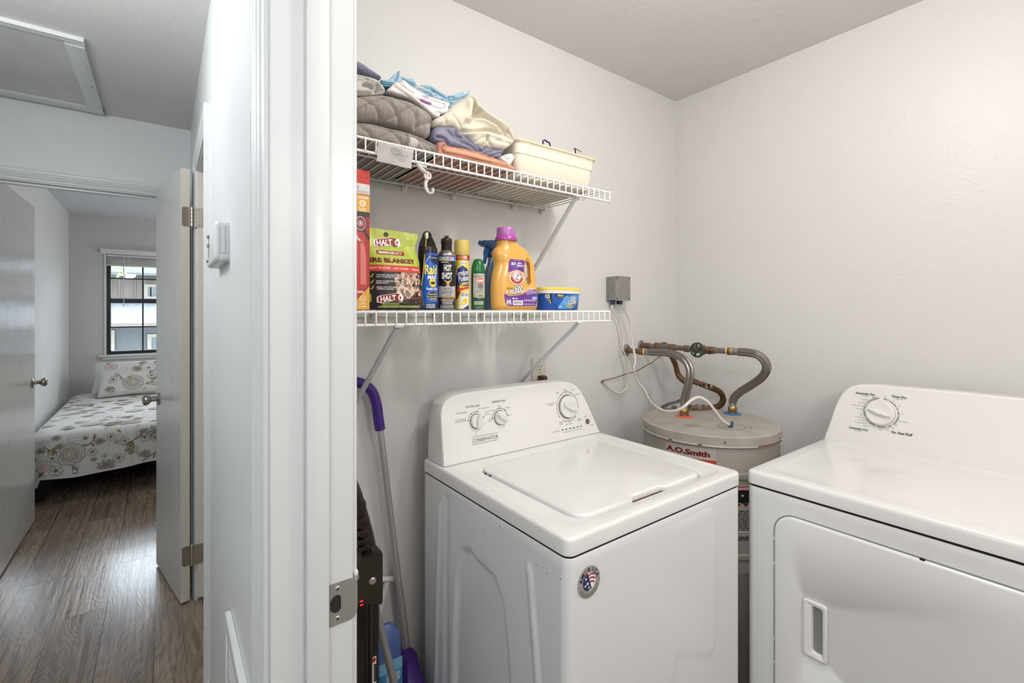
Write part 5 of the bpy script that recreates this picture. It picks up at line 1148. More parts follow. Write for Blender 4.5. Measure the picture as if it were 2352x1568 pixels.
b = MB(); b.tube([cc + rt * .0155 * cos(a_ * pi / 12) * .62 + fr * .0132 + V((-.0005, 0, .190 + .0105 * sin(a_ * pi / 12))) for a_ in range(24)], .0016, 6, BLACKP, closed=True); b.build('hood_ring', roach)
b = MB(); YS = M('yellow_straw', '#d9b43a', 0.35); b.tube([cc + rt * -.0035 + fr * .018 + V((0, 0, .188)), cc + rt * -.013 + fr * .032 + V((0, 0, .085)), cc + rt * -.0165 + fr * .033 + V((0, 0, .062))], .0013, 8, YS); b.build('straw', roach)
b = MB(); b.box(-.004, -.0035, -.008, .004, .0035, .008, .001, 1, M('straw_tip', '#d8cdb4', .5)); b.move(Matrix.Translation(cc + rt * -.003 + fr * .0165 + V((0, 0, .191)))); b.build('straw_tip', roach); rescale(roach, (1, 1, 1.045), (0, 0, Z0))
# wasp and hornet killer
r = .0255; Lb = Label(); band(Lb, r, .003, .128, '#1b1512'); band(Lb, r, .1165, .1275, '#2a7fc4', 1)
Lb.text('BONUS', -.008, .1215, .0085, '#f2d648', 3, .03, w=.027); Lb.rect(.0075, .1170, .0155, .1265, '#b83a5a', 3); Lb.text('25%', .0165, .1215, .0078, '#f5f0ee', 4, .02, w=.014)
Lb.rect(-.016, .112, .004, .1145, '#bdb7b0', 2); Lb.outlined('HOT', .0035, .100, .0140, '#f0ede8', '#6d6a66', 3, w=.022); Lb.outlined('SHOT', .0015, .0815, .0140, '#f0ede8', '#6d6a66', 3, w=.030); Lb.poly([(-.008, .072), (.004, .060), (.017, .074), (.004, .067)], '#d8b27a', 4)
Lb.poly([(-.030, .040), (-.030, .058), (-.004, .055), (.004, .060), (.012, .055), (.030, .058), (.030, .028), (-.030, .030)], '#b9b6b2', 2); Lb.ell(.004, .0605, .005, .0025, '#c98a30', 4, 12)
Lb.text('WASP &', .004, .0495, .0072, '#16110e', 4, .0, w=.024); Lb.text('HORNET', .003, .0415, .0072, '#16110e', 4, .0, w=.029, shear=.12); Lb.text('KILLER.', .006, .0345, .0038, '#16110e', 4)
Lb.rect(-.014, .0265, .024, .0315, '#c98f3a', 3); Lb.text('KILLS ON CONTACT', .004, .029, .0034, '#16110e', 4, .02); Lb.text('ELIMINATES NEST', .004, .0235, .0036, '#e8e4e0', 4, .02); Lb.lines(-.012, .018, .013, .021, 3, '#d8d4d0', 4, 4); Lb.lines(-.018, .022, .004, .012, 4, '#c9c5c0', 4, 9)
b_ = [(.0255, .128), (.0262, .1295), (.0262, .1325), (.024, .136), (.0175, .1425), (.0165, .1425), (.0001, .1425)]
hot = can('wasp_spray_can', .639, 1.166, r, .128, 'black wasp and hornet spray can with blue bonus band and steel shoulder', b_, [(.0150, .1428), (.0155, .146), (.0150, .158), (.0162, .160), (.0158, .170), (.0120, .1725), (.0085, .1705), (.0078, .168), (.0001, .168)], Lb, M('cap_dark_brown', '#2a1a10', .2))
b = MB(); b.box(-.0065, -.010, .171, .0065, .012, .1785, .002, 2, MATS['cap_dark_brown'], T=Matrix.Translation((.639, 1.166, Z0)) @ Matrix.Rotation(to_cam(.639, 1.166) + pi / 2, 4, 'Z')); b.build('trigger', hot); rescale(hot, (1.0, 1.0, 1.165), (0, 0, Z0))
# furniture polish: yellow tall cap
r = .0232; Lb = Label(); band(Lb, r, .003, .136, '#ecd35a'); band(Lb, r, .124, .136, '#b4301f', 1); Lb.lines(-.014, .002, .1265, .1335, 2, '#e8b04a', 2, 4); Lb.text('10%', .010, .1305, .0085, '#f7f0e2', 3, .03, w=.014)
Lb.ell(.006, .1165, .011, .0045, '#f2eee4', 2, 20); Lb.text('Homebright', .006, .1165, .0034, '#2b3a86', 3, .01)
Lb.poly([(-.022, .060), (-.022, .088), (-.012, .102), (.002, .110), (.016, .104), (.024, .095), (.024, .060)], '#27357f', 2); Lb.poly([(-.024, .028), (-.024, .064), (-.008, .058), (-.004, .042), (-.014, .026)], '#7a4024', 3)
Lb.text('Furniture', .002, .093, .0130, '#f2f0ea', 5, .02, w=.040, rot=.12, shear=.1); Lb.text('Polish', .006, .079, .0130, '#f2f0ea', 5, .02, w=.032, rot=.12, shear=.1); Lb.text('Lemon', .007, .067, .0095, '#f0d94e', 5, .03, w=.026, rot=.14); Lb.text('Scent', .008, .060, .0040, '#27357f', 5)
Lb.poly([(-.012, .046), (.024, .054), (.024, .060), (-.012, .052)], '#d8412c', 4); Lb.poly([(-.010, .003), (-.004, .038), (.024, .048), (.024, .003)], '#efe9d8', 3); Lb.lines(-.002, .020, .034, .042, 2, '#5f6fae', 4, 5); Lb.ell(.010, .022, .0065, .0075, '#ecc832', 5, 16); Lb.ell(.005, .018, .0055, .006, '#f4dd5a', 6, 16); Lb.ring(.005, .018, .0055, .0008, '#d8b02a', 7, n=16); Lb.poly([(.003, .003), (.024, .014), (.024, .003)], '#27357f', 6)
pol = can('furniture_polish_can', .700, 1.185, r, .137, 'yellow lemon furniture polish can with a tall plain yellow cap', [(.022, .138), (.0001, .138)], [(.0228, .1375), (.0233, .1385), (.0232, .172), (.0222, .1745), (.0001, .175)], Lb, M('cap_yellow', '#d6bf5c', .35)); rescale(pol, (.96, .96, 1.16), (.700, 1.185, Z0))
# insect repellent: short green
r = .0200; Lb = Label(); band(Lb, r, .003, .098, '#b9bab8'); Lb.rect(-.034, .003, -.0155, .098, '#17301c', 1)
Lb.rect(-.0155, .088, .034, .093, '#a9aaa8', 1); Lb.text('SC Johnson', -.005, .0905, .0034, '#8a3030', 3); Lb.ell(.0065, .078, .0110, .0085, '#e0622a', 3, 26); Lb.text('OFF!', .0065, .078, .0075, '#f8f6f2', 5, .04, w=.021)
Lb.text('DEEP', .008, .0665, .0048, '#1f2a20', 3, .03, w=.015); Lb.text('WOODS', .008, .0610, .0048, '#1f2a20', 3, .03, w=.017); Lb.rect(.002, .053, .015, .057, '#aab84a', 3); Lb.text('DRY', .0085, .055, .0030, '#1f2a20', 4, .02); Lb.lines(-.004, .016, .047, .051, 2, '#5a6a5c', 3, 4)
Lb.poly([(-.034, .003), (-.034, .05), (-.016, .036), (0, .032), (.034, .034), (.034, .003)], '#23552c', 2); Lb.poly([(-.0155, .036), (-.0155, .052), (-.010, .040)], '#9cb84a', 3); Lb.poly([(0, .036), (.004, .042), (.012, .041), (.017, .036)], '#8a7a3a', 3); Lb.ell(.008, .037, .002, .003, '#c98a3a', 4, 8); Lb.lines(-.012, .018, .014, .024, 4, '#e6e8e2', 3, 3); Lb.text('NET WT 6 OZ', .004, .008, .0028, '#e6e8e2', 3)
GRN = M('cap_green', '#0e6b32', .3)
off = can('insect_repellent_can', .7465, 1.170, r, .0985, 'small green insect repellent can with domed green cap and orange logo', [(.0185, .0995), (.0001, .0995)], [(.0198, .099), (.0205, .1005), (.0203, .106), (.0198, .112), (.0180, .122), (.0142, .132), (.0110, .137), (.0080, .1385), (.0001, .1385)], Lb, GRN); rescale(off, (1, 1, 1.085), (0, 0, Z0))
# glass cleaner bottle with blue trigger, behind the detergent
sb = thing('trigger_spray_bottle', (.832, 1.235, Z0), 'translucent blue trigger spray bottle behind the orange detergent bottle', 'spray bottle')
SBL = M('blue_liquid_bottle', '#6c87ad', .15, trans=.35); NB = M('navy_trigger', '#27456b', .35); cx_, cy_ = .842, 1.235
def el(z, a, b2, r=0): return [V((cx_ + a * cos(2 * pi * i / 32), cy_ + b2 * sin(2 * pi * i / 32), Z0 + z)) for i in range(32)]
b = MB().use(SBL); b.loft([el(0, .037, .020), el(.004, .041, .023), el(.06, .042, .0235), el(.085, .039, .022), (el(.115, .028, .018)), el(.135, .018, .015), el(.150, .0145, .0145), el(.160, .0140, .0140)]); b.build('bottle', sb)
b = MB().use(NB); b.lathe([(.0155, .158), (.0165, .160), (.0165, .174), (.013, .180), (.0001, .180)], (cx_, cy_, Z0), seg=24)
hd_ = [(.016, .180), (.018, .196), (.012, .2085), (-.010, .2090), (-.026, .2060), (-.036, .2065), (-.041, .202), (-.041, .193), (-.035, .190), (-.022, .188), (-.014, .180)]
b.loft([[V((cx_ + x, cy_ - w_, Z0 + z)) for x, z in hd_] for w_ in (.0105, .0115, -.0115, -.0105)]); b.lathe([(.0001, 0), (.0055, 0), (.007, .002), (.007, .009), (.0001, .010)], (cx_ - .040, cy_, Z0 + .1985), (-1, 0, 0), 18)
b.build('spray_head', sb)
b = MB().use(M('trigger_blue', '#2f6aa8', .35)); tg = [(-.014, .190), (-.026, .188), (-.031, .172), (-.030, .156), (-.034, .138), (-.029, .137), (-.023, .156), (-.017, .172)]
b.loft([[V((cx_ + x, cy_ - w_, Z0 + z)) for x, z in tg] for w_ in (.006, -.006)]); b.build('trigger', sb); rescale(sb, (1, 1, 1.06), (0, 0, Z0))
# ---- laundry detergent jug
jg = thing('detergent_bottle', (.872, 1.13, Z0), 'orange laundry detergent bottle with purple cap and a loop handle on the lower shelf', 'bottle')
jx, jy = .868, 1.150
ORG_ = M('detergent_orange', '#e6ac52', .28, coat=.3); DT = .034
# outline in px: traced against real size; x relative to jx, z above shelf
L_o = [(-.078, 0), (-.083, .006), (-.0855, .02), (-.0865, .06), (-.084, .10), (-.0785, .125), (-.0765, .140), (-.079, .152), (-.0815, .166), (-.079, .180), (-.070, .190), (-.0665, .196), (-.066, .212)]
R_o = [(-.016, .212), (-.014, .204), (-.001, .197), (.020, .186), (.036, .172), (.047, .155), (.0545, .130), (.0585, .10), (.061, .07), (.0615, .04), (.060, .012), (.056, .004), (.052, 0)]
pts = [V((x, z, 0)) for x, z in L_o]; pts2 = [V((x, z, 0)) for x, z in R_o]
Lp = [(p.x, p.y) for p in spline(pts, 4)]; Rp = [(p.x, p.y) for p in spline(pts2, 4)]
def interp(P, z, lo=True):
    for i in range(len(P) - 1):
        a, c = P[i], P[i + 1]
        if min(a[1], c[1]) - 1e-9 <= z <= max(a[1], c[1]) + 1e-9 and abs(a[1] - c[1]) > 1e-9: return a[0] + (c[0] - a[0]) * (z - a[1]) / (c[1] - a[1])
    return P[0][0] if z <= 0.001 else P[-1][0]
Rp_r = list(reversed(Rp))
hole = [(p.x, p.y) for p in spline([V(q) for q in ((.0225, .1515, 0), (.014, .148, 0), (.0105, .138, 0), (.0115, .114, 0), (.0165, .092, 0), (.0245, .079, 0), (.0335, .0785, 0), (.0385, .085, 0), (.0375, .100, 0), (.0365, .118, 0), (.0355, .136, 0), (.031, .149, 0))], 4, True)]
def jfront(x, z):
    """half depth of the bottle at x, z"""
    l, r_ = interp(Lp, z), interp(Rp_r, z); w_ = max(.001, (r_ - l) / 2); u = (x - (l + r_) / 2) / w_; e = max(0, 1 - abs(u) ** 3.0) ** .5
    d = DT * (1 if z < .15 else 1 - .30 * sstep(.15, .21, z)); d *= .80 + .20 * sstep(0, .012, z)
    h_ = spoly((x, z), hole); q = sstep(0, .014, h_); d_h = (.0135 * max(0, min(1, h_ / .008)) ** .5) if h_ < .014 else 99
    hand = sstep(.055, .075, z) * (1 - sstep(.165, .185, z)) * sstep(.010, .026, x)
    d = d * (1 - hand) + min(d, .0150) * hand
    if h_ < .012: d = min(d, .0075 + .0085 * max(0, h_ / .012) ** .5)
    return d * e
b = MB().use(ORG_); NX, NZ = 130, 168
G = {}
def inhole(x, z): return spoly((x, z), hole) < 0
for sgn in (-1, 1):
    gr = []
    for j in range(NZ + 1):
        z = .212 * j / NZ; l, r_ = interp(Lp, z), interp(Rp_r, z); row = []
        for i in range(NX + 1):
            t = i / NX; t = .5 - .5 * cos(pi * t) * (0.35) - .5 * (1 - 2 * t) * .65 if True else t
            x = l + (r_ - l) * t
            if -.0 < x < .05 and .06 < z < .17:
                hh = spoly((x, z), hole)
            row.append(b.bm.verts.new((jx + x, jy + sgn * jfront(x, z), Z0 + z)))
            row[-1].tag = inhole(x, z) if (.0 < x < .05 and .06 < z < .17) else False
        gr.append(row)
    for j in range(NZ):
        for i in range(NX):
            q = (gr[j][i], gr[j][i + 1], gr[j + 1][i + 1], gr[j + 1][i])
            if all(v.tag for v in q): continue
            b._f(q)
def onseg(x, z, P):
    best = None
    for k in range(len(P)):
        a_, c_ = P[k], P[(k + 1) % len(P)]; dx_, dz_ = c_[0] - a_[0], c_[1] - a_[1]; t = max(0, min(1, ((x - a_[0]) * dx_ + (z - a_[1]) * dz_) / (dx_ * dx_ + dz_ * dz_ + 1e-12))); q = (a_[0] + dx_ * t, a_[1] + dz_ * t); m_ = (q[0] - x) ** 2 + (q[1] - z) ** 2
        if best is None or m_ < best[0]: best = (m_, q)
    return best[1]
# snap the ragged hole edge to the true outline
for v in b.bm.verts:
    if v.tag and v.link_faces:
        x, z = v.co.x - jx, v.co.z - Z0; best = onseg(x, z, hole); v.co = V((jx + best[0], jy + (.0075 if v.co.y > jy else -.0075), Z0 + best[1]))
bmesh.ops.remove_doubles(b.bm, verts=b.bm.verts, dist=.0002)
b.loft([[V((jx + q[0], jy + y_, Z0 + q[1])) for q in hole] for y_ in (-.0078, 0, .0078)], None, False, False)
b.box(jx - .075, jy - .020, Z0, jx + .050, jy + .020, Z0 + .002)
b.build('bottle', jg, smooth=180)
MAG = M('cap_magenta', '#b36ab2', .3); MAG2 = M('collar_magenta', '#a8479b', .3); ncx = jx - .041
b = MB(); b.lathe([(.0001, .208), (.0300, .209), (.0302, .214), (.0285, .219), (.0270, .222), (.0001, .222)], (ncx, jy, Z0), seg=40, mat=MAG2); b.build('collar', jg)
b = MB()
n = 72; rings = []
for z, r_ in ((.220, .0245), (.222, .0252), (.246, .0247), (.2475, .0238), (.2480, .022)):
    rings.append([V((ncx + (r_ + (.0005 if i % 3 == 0 and z < .246 else 0)) * cos(2 * pi * i / n), jy + (r_ + (.0005 if i % 3 == 0 and z < .246 else 0)) * sin(2 * pi * i / n), Z0 + z)) for i in range(n)])
b.loft(rings, MAG); b.build('cap', jg)
Lb = Label()
PUR = '#6a3590'
Lb.poly([(-.062, .062), (-.058, .080), (-.046, .112), (-.040, .148), (-.044, .150), (-.0, .150)], '#f2c06a', 1) if False else None
Lb.poly([(-.0600, .112), (-.0575, .145), (-.054, .151), (-.017, .151), (-.0125, .146), (-.0105, .112), (-.036, .122)], PUR, 1)
rd = random.Random(9)
for i in range(34):
    a = 2 * pi * i / 34 + rd.uniform(-.05, .05); r0, r1 = .015, rd.uniform(.022, .032); w_ = .05
    Lb.poly([(-.036 + r0 * cos(a - w_), .098 + r0 * sin(a - w_)), (-.036 + r1 * cos(a), .098 + r1 * sin(a)), (-.036 + r0 * cos(a + w_), .098 + r0 * sin(a + w_))], '#f4e2c4' if sin(a) < .3 else '#c9a8d8', 2)
Lb.ell(-.036, .098, .0215, .0215, '#f6e8cf', 2, 40); Lb.ell(-.036, .098, .0185, .0195, '#b3242a', 3, 40); Lb.ell(-.036, .098, .0170, .018, '#f4f1ea', 4, 40)
Lb.ring(-.036, .098, .0142, .0058, '#b3242a', 5, pi + .05, 2 * pi - .05, 30, ry=.0150); Lb.ell(-.036, .098, .0100, .0108, '#f4f1ea', 6, 32); Lb.ring(-.036, .098, .0104, .0006, '#b3242a', 7, ry=.0112)
Lb.arc('ARM & HAMMER', -.036, .098, .0143, .0038, '#b3242a', 6, bold=.03, step=.262); Lb.arc('THE STANDARD OF PURITY', -.036, .098, .0140, .0020, '#f4f1ea', 7, mid=3 * pi / 2, step=.125, bottom=True)
Lb.strip([(-.041, .093), (-.0385, .0905), (-.034, .0945), (-.0315, .0915), (-.030, .0935)], .0020, '#232a3c', 8); Lb.strip([(-.041, .093), (-.0375, .0985), (-.0335, .1035)], .0016, '#232a3c', 8); Lb.rect(-.0355, .1025, -.0305, .1055, '#232a3c', 8)
Lb.text('3X', -.0455, .1385, .0078, '#f6f0f8', 4, .05, w=.014); Lb.text('odor', -.0285, .1415, .0052, '#f6f0f8', 4, .035, w=.0145); Lb.text('fighters', -.0265, .1345, .0052, '#f6f0f8', 4, .035, w=.0205); Lb.lines(-.045, -.026, .147, .1485, 1, '#e8dcf0', 4, 2); Lb.lines(-.050, -.020, .128, .1295, 1, '#e8dcf0', 4, 3)
Lb.outlined('OXI', -.031, .0685, .0125, '#f7f7f7', '#46433f', 4, w=.0225, shear=.1, rot=.10); Lb.outlined('CLEAN', -.034, .0560, .0125, '#f7f7f7', '#46433f', 4, w=.037, shear=.1, rot=.10); Lb.text('plus', -.0535, .0655, .0062, '#4a3620', 4, .0, w=.013); Lb.text('stain fighters', -.030, .0455, .0035, '#8a7a9a', 4, rot=.16, w=.030)
Lb.poly([(-.062, .049), (-.052, .042), (-.036, .042), (-.016, .047), (.004, .060), (.028, .0655), (.0335, .062), (.034, .040), (.0315, .022), (.026, .013), (-.050, .0125), (-.0575, .016), (-.060, .028)], PUR, 1)
for i in range(44):
    t = rd.random(); x = -.060 + .092 * t; y = .050 + .018 * t + rd.uniform(-.004, .007); Lb.ell(x, y, *(2 * [rd.uniform(.0006, .0022)]), rd.choice(('#f8ead2', '#f6d69c', '#fdf6e8')), 3, 10)
Lb.outlined('ODOR', .008, .0600, .0062, PUR, '#f2e8f6', 4, w=.020, rot=.17); Lb.outlined('BLASTERS', .0125, .0535, .0062, PUR, '#f2e8f6', 4, w=.034, rot=.17)
Lb.rect(.0125, .033, .0335, .0415, '#6fb4e4', 3, .0035); Lb.text('Fresh', .021, .039, .0030, '#ffffff', 5, .02); Lb.text('Botanicals', .021, .0350, .0026, '#ffffff', 5, .01); Lb.text('35', -.0515, .0255, .0080, '#f4eef8', 4, .05, w=.0115); Lb.text('LOADS', -.0515, .0185, .0034, '#f4eef8', 4, .03); Lb.text('UP TO', -.052, .0335, .0026, '#e8dcf0', 4)
Lb.ell(-.0405, .0345, .0030, .0024, '#f4eef8', 4, 14); Lb.lines(-.036, -.028, .032, .037, 2, '#e8dcf0', 4, 6); Lb.rect(-.0415, .0150, -.0145, .0290, '#f6f4f8', 4)
x = -.039
while x < -.017: w_ = rd.uniform(.0003, .0010); Lb.rect(x, .0175, x + w_, .0265, '#3a3050', 5); x += w_ + rd.uniform(.0004, .0009)
Lb.text('45.5 FL OZ (1.42 QT) 1.34 L', .007, .0180, .0036, '#f4eef8', 4, .01, w=.037); Lb.lines(-.012, .026, .026, .033, 3, '#d8c8e4', 4, 7)
def jmap(u, v, d):
    k_ = sstep(.045, .080, v); x = (1.19 * u + .009) * (1 - k_) + (1.08 * (u + .036) - .0275) * k_
    return V((jx + x, jy - jfront(x, v) - d - .0006, Z0 + v))
b = MB(); Lb.put(b, jmap, .005, .005, eps=.0001); b.build('printed_label', jg, fix=False, smooth=60)
rescale(jg, (1.149, 1, 1), (.7778, jy, Z0)); rescale(jg, (1, 1.12, 1), (0, jy, 0), ('cap', 'collar'))
# ---- stain remover tub
tb = thing('stain_remover_tub', (1.045, 1.20, Z0), 'low blue powder tub with a yellow lid at the right end of the lower shelf', 'tub')
tx, ty = 1.078, 1.205; ta, tb_ = .0885, .062
def se(a, b2, z, e=3.4, n=64):
    out = []
    for i in range(n):
        t = 2 * pi * i / n; c_, s_ = cos(t), sin(t); out.append(V((tx + a * abs(c_) ** (2 / e) * (1 if c_ > 0 else -1), ty + b2 * abs(s_) ** (2 / e) * (1 if s_ > 0 else -1), Z0 + z)))
    return out
b = MB().use(M('tub_blue', '#1f4fa0', .3)); b.loft([se(ta - .009, tb_ - .009, 0), se(ta - .006, tb_ - .006, .003), se(ta - .001, tb_ - .001, .0555)]); b.build('tub_body', tb)
b = MB().use(M('tub_rim_white', '#e6e5e0', .35)); b.loft([se(ta - .001, tb_ - .001, .0545), se(ta + .0015, tb_ + .0015, .055), se(ta + .003, tb_ + .003, .063), se(ta + .003, tb_ + .003, .0655), se(ta - .003, tb_ - .003, .066)]); b.build('rim', tb)
b = MB().use(M('lid_yellow', '#eed252', .35)); b.loft([se(ta + .002, tb_ + .002, .0655), se(ta + .0035, tb_ + .0035, .067), se(ta + .0035, tb_ + .0035, .0725), se(ta + .001, tb_ + .001, .0752), se(ta - .006, tb_ - .006, .0756), se(ta - .009, tb_ - .009, .0740)]); b.build('lid', tb)
def tmap(u, v, d):
    # wrap around the front of the superellipse; u is x distance from the middle
    sc = 1 - .10 * (1 - v / .0555); a_, b2 = (ta - .001) * sc, (tb_ - .001) * sc; uu = max(-.999, min(.999, u / (ta - .001))); y = -b2 * (1 - abs(uu) ** 3.4) ** (1 / 3.4)
    return V((tx + uu * a_, ty + y - d - .0004, Z0 + v))
Lb = Label(); Lb.rect(-.086, .003, .086, .053, '#2058ae', 0); Lb.poly([(-.04, .004), (-.022, .026), (.004, .044), (.03, .052), (.086, .052), (.086, .004)], '#4a9ad8', 1)
for i in range(26):
    a = rd.uniform(0, 2 * pi); q = rd.uniform(.015, .04); Lb.strip([(.024 + q * cos(a + t * .35), .028 + q * .6 * sin(a + t * .35)) for t in range(5)], lambda t: .0016 * (1 - t) + .0002, rd.choice(('#8cc8f0', '#2a74c4', '#b8def6')), 2)
L2 = []
for p in Lb.p:
    pts_ = [(max(-.0868, min(.0868, x)), max(.002, min(.0535, y))) for x, y in p[0]]; L2.append((pts_, p[1], p[2], p[3]))
Lb.p = L2
Lb.rect(-.0865, .002, -.060, .0535, '#16181c', 3); Lb.rect(-.080, .002, -.064, .031, '#e8c63a', 4, .004); Lb.lines(-.078, -.067, .006, .028, 4, '#2b2a28', 5, 3); Lb.rect(-.0785, .0385, -.067, .052, '#f0eee8', 4); Lb.lines(-.0775, -.068, .040, .0505, 3, '#16181c', 5, 2); Lb.text('SAVINGS', -.0725, .0345, .0030, '#e8c63a', 5, .02)
Lb.poly([(-.047, .0535), (-.045, .046), (-.038, .0405), (-.018, .0405), (-.009, .046), (-.006, .0535)], '#1b1c30', 3); Lb.text("AMERICA'S", -.026, .0495, .0042, '#f4f2ec', 5, .03); Lb.text('#1 STAIN REMOVER', -.026, .0445, .0034, '#e8c63a', 5, .02, w=.027)
Lb.outlined('OXI', .033, .0400, .0125, '#f7f7f7', '#2c3440', 5, w=.028, rot=.05); Lb.outlined('CLEAN', .031, .0270, .0125, '#f7f7f7', '#2c3440', 5, w=.044, rot=.05)
Lb.poly([(.006, .010), (.006, .0165), (.030, .0185), (.030, .0115)], '#e8c63a', 5); Lb.poly([(.030, .0115), (.030, .0185), (.055, .021), (.055, .014)], '#1b2a6a', 5); Lb.text('VERSATILE', .018, .0142, .0034, '#1b1c30', 6, .02, rot=.07, w=.020); Lb.text('STAIN REMOVER', .0425, .0165, .0028, '#f4f2ec', 6, .02, rot=.07, w=.021)
Lb.lines(-.030, -.018, .008, .016, 3, '#e4ecf6', 5, 4); Lb.text('3', .069, .044, .0065, '#f4f2ec', 5, .03); Lb.lines(.058, .078, .048, .051, 1, '#e4ecf6', 5, 4); Lb.text('3.0 LB', .068, .009, .0030, '#f4f2ec', 5)
b = MB(); Lb.put(b, tmap, .006, eps=.0001); b.build('printed_label', tb, fix=False, smooth=60)

# ================================================================ UPPER SHELF GOODS
ZT = ZU + .0006
def fabric(name, col, sc=900, st=.00025, var=None, rough=.9, mid=.0006):
    return M(name, col, rough, bump=[(sc, st, 2), (70, mid, 3)], var=var, sheen=.2)
def K(x, y, Y): return atY(810 + x / 5.6, 120 + y / 5.6, Y)
def curve2(pts, Y, k=5):
    P = spline([K(x, y, Y) for x, y in pts], k) if len(pts) > 2 else [K(x, y, Y) for x, y in pts]
    return [(p.x, p.z) for p in P]
def textile(name, poly, Yf, Yb, R, mat, label, cat, group=None, grooves=(), ridges=(), stitches=(), wr=.0012, wdir=(30, 12), res=.0024, floor=None, patches=(), seed=1, puff=.006, edge=.0):
    """folded cloth of real depth: modelled front with folds, grooves and stitching; sides run back along the shelf"""
    po = [K(x, y, Yf) if y is not None else K(x, 0, Yf) for x, y in poly]
    P = [(p.x, (p.z if q[1] is not None else ZT)) for p, q in zip(po, poly)]; P = [(max(.263, x), max(ZT, z)) for x, z in P]
    sm = []
    n = len(P)
    for i in range(n):
        for t in (.0, .33, .66):
            p0, p1, p2, p3 = (P[(i + k) % n] for k in (-1, 0, 1, 2))
            if poly[i][1] is None or poly[(i + 1) % n][1] is None: sm.append((p1[0] + (p2[0] - p1[0]) * t, p1[1] + (p2[1] - p1[1]) * t))
            else: sm.append(tuple(max(lo, .5 * (2 * b1 + (c1 - a1) * t + (2 * a1 - 5 * b1 + 4 * c1 - d1) * t * t + (3 * b1 - a1 - 3 * c1 + d1) * t ** 3)) for a1, b1, c1, d1, lo in zip(p0, p1, p2, p3, (.263, ZT))))
    P = sm
    gv = [(curve2(g[0], Yf), g[1], g[2]) for g in grooves]; rv = [(curve2(g[0], Yf), g[1], -g[2]) for g in ridges]; sv = [curve2(g, Yf) for g in stitches]
    lines = [(c, w_, d_, min(q[0] for q in c) - 3 * w_, max(q[0] for q in c) + 3 * w_, min(q[1] for q in c) - 3 * w_, max(q[1] for q in c) + 3 * w_) for c, w_, d_ in gv + rv + [(c, .0065, .0052) for c in sv]]
    def surf(x, z, d=None):
        if d is None: d = -spoly((x, z), P)
        t = max(0, min(1, d / R)); y = R * (1 - sqrt(max(0, 1 - (1 - t) ** 2)))
        y -= puff * noise.noise(V((x * 11, z * 13, seed))) * t
        for c, w_, dp_, x0, x1, z0, z1 in lines:
            if x0 < x < x1 and z0 < z < z1:
                m_ = min(sseg((x, z), c[i], c[i + 1]) for i in range(len(c) - 1))
                if m_ < 3 * w_: y += dp_ * 1.25 * math.exp(-(m_ / (w_ * .9)) ** 1.4) * min(1, t * 2 + .3)
        y += wr * t * (noise.noise(V((x * wdir[0] * 3, z * wdir[1] * 3, seed + 3))) + .6 * noise.noise(V((x * wdir[0] * 7, z * wdir[1] * 7, seed + 5))))
        return Yf + y
    x0, x1 = min(p[0] for p in P), max(p[0] for p in P); z0, z1 = min(p[1] for p in P), max(p[1] for p in P)
    nx, nz = int((x1 - x0) / res) + 2, int((z1 - z0) / res) + 2
    D = [[-spoly((x0 + i * res, z0 + j * res), P) for j in range(nz + 1)] for i in range(nx + 1)]
    B = MB().use(mat); FV = {}; BV = {}
    def vert(i, j):
        if (i, j) in FV: return FV[(i, j)], BV[(i, j)]
        x, z, d = x0 + i * res, z0 + j * res, D[i][j]
        if d < 0:
            best = None
            for k in range(len(P)):
                a_, c_ = P[k], P[(k + 1) % len(P)]; dx_, dz_ = c_[0] - a_[0], c_[1] - a_[1]; t = max(0, min(1, ((x - a_[0]) * dx_ + (z - a_[1]) * dz_) / (dx_ * dx_ + dz_ * dz_ + 1e-12))); q = (a_[0] + dx_ * t, a_[1] + dz_ * t); m_ = (q[0] - x) ** 2 + (q[1] - z) ** 2
                if best is None or m_ < best[0]: best = (m_, q)
            x, z = best[1]; d = 0
        FV[(i, j)] = B.bm.verts.new((x, surf(x, z, d), z)); BV[(i, j)] = B.bm.verts.new((x, Yb - min(.02, R) * (1 - min(1, d / R)), z)); return FV[(i, j)], BV[(i, j)]
    cells = [(i, j) for i in range(nx) for j in range(nz) if max(D[i][j], D[i + 1][j], D[i][j + 1], D[i + 1][j + 1]) > 0]
    cs_ = set(cells)
    pm = [([(K(x, y, Yf).x, K(x, y, Yf).z) for x, y in pp], mm) for pp, mm in patches]
    for i, j in cells:
        q = [vert(*c) for c in ((i, j), (i + 1, j), (i + 1, j + 1), (i, j + 1))]
        B.use(mat); ctr = (x0 + (i + .5) * res, z0 + (j + .5) * res)
        for pp, mm in pm:
            if spoly(ctr, pp) < 0: B.use(mm)
        B._f([v[0] for v in q]); B.use(mat); B._f([v[1] for v in reversed(q)])
        for (di, dj), (e0_, e1_) in (((0, -1), (0, 1)), ((1, 0), (1, 2)), ((0, 1), (2, 3)), ((-1, 0), (3, 0))):
            if (i + di, j + dj) not in cs_: B._f((q[e1_][0], q[e0_][0], q[e0_][1], q[e1_][1]))
    bmesh.ops.remove_doubles(B.bm, verts=B.bm.verts, dist=.0003)
    bmesh.ops.recalc_face_normals(B.bm, faces=B.bm.faces)
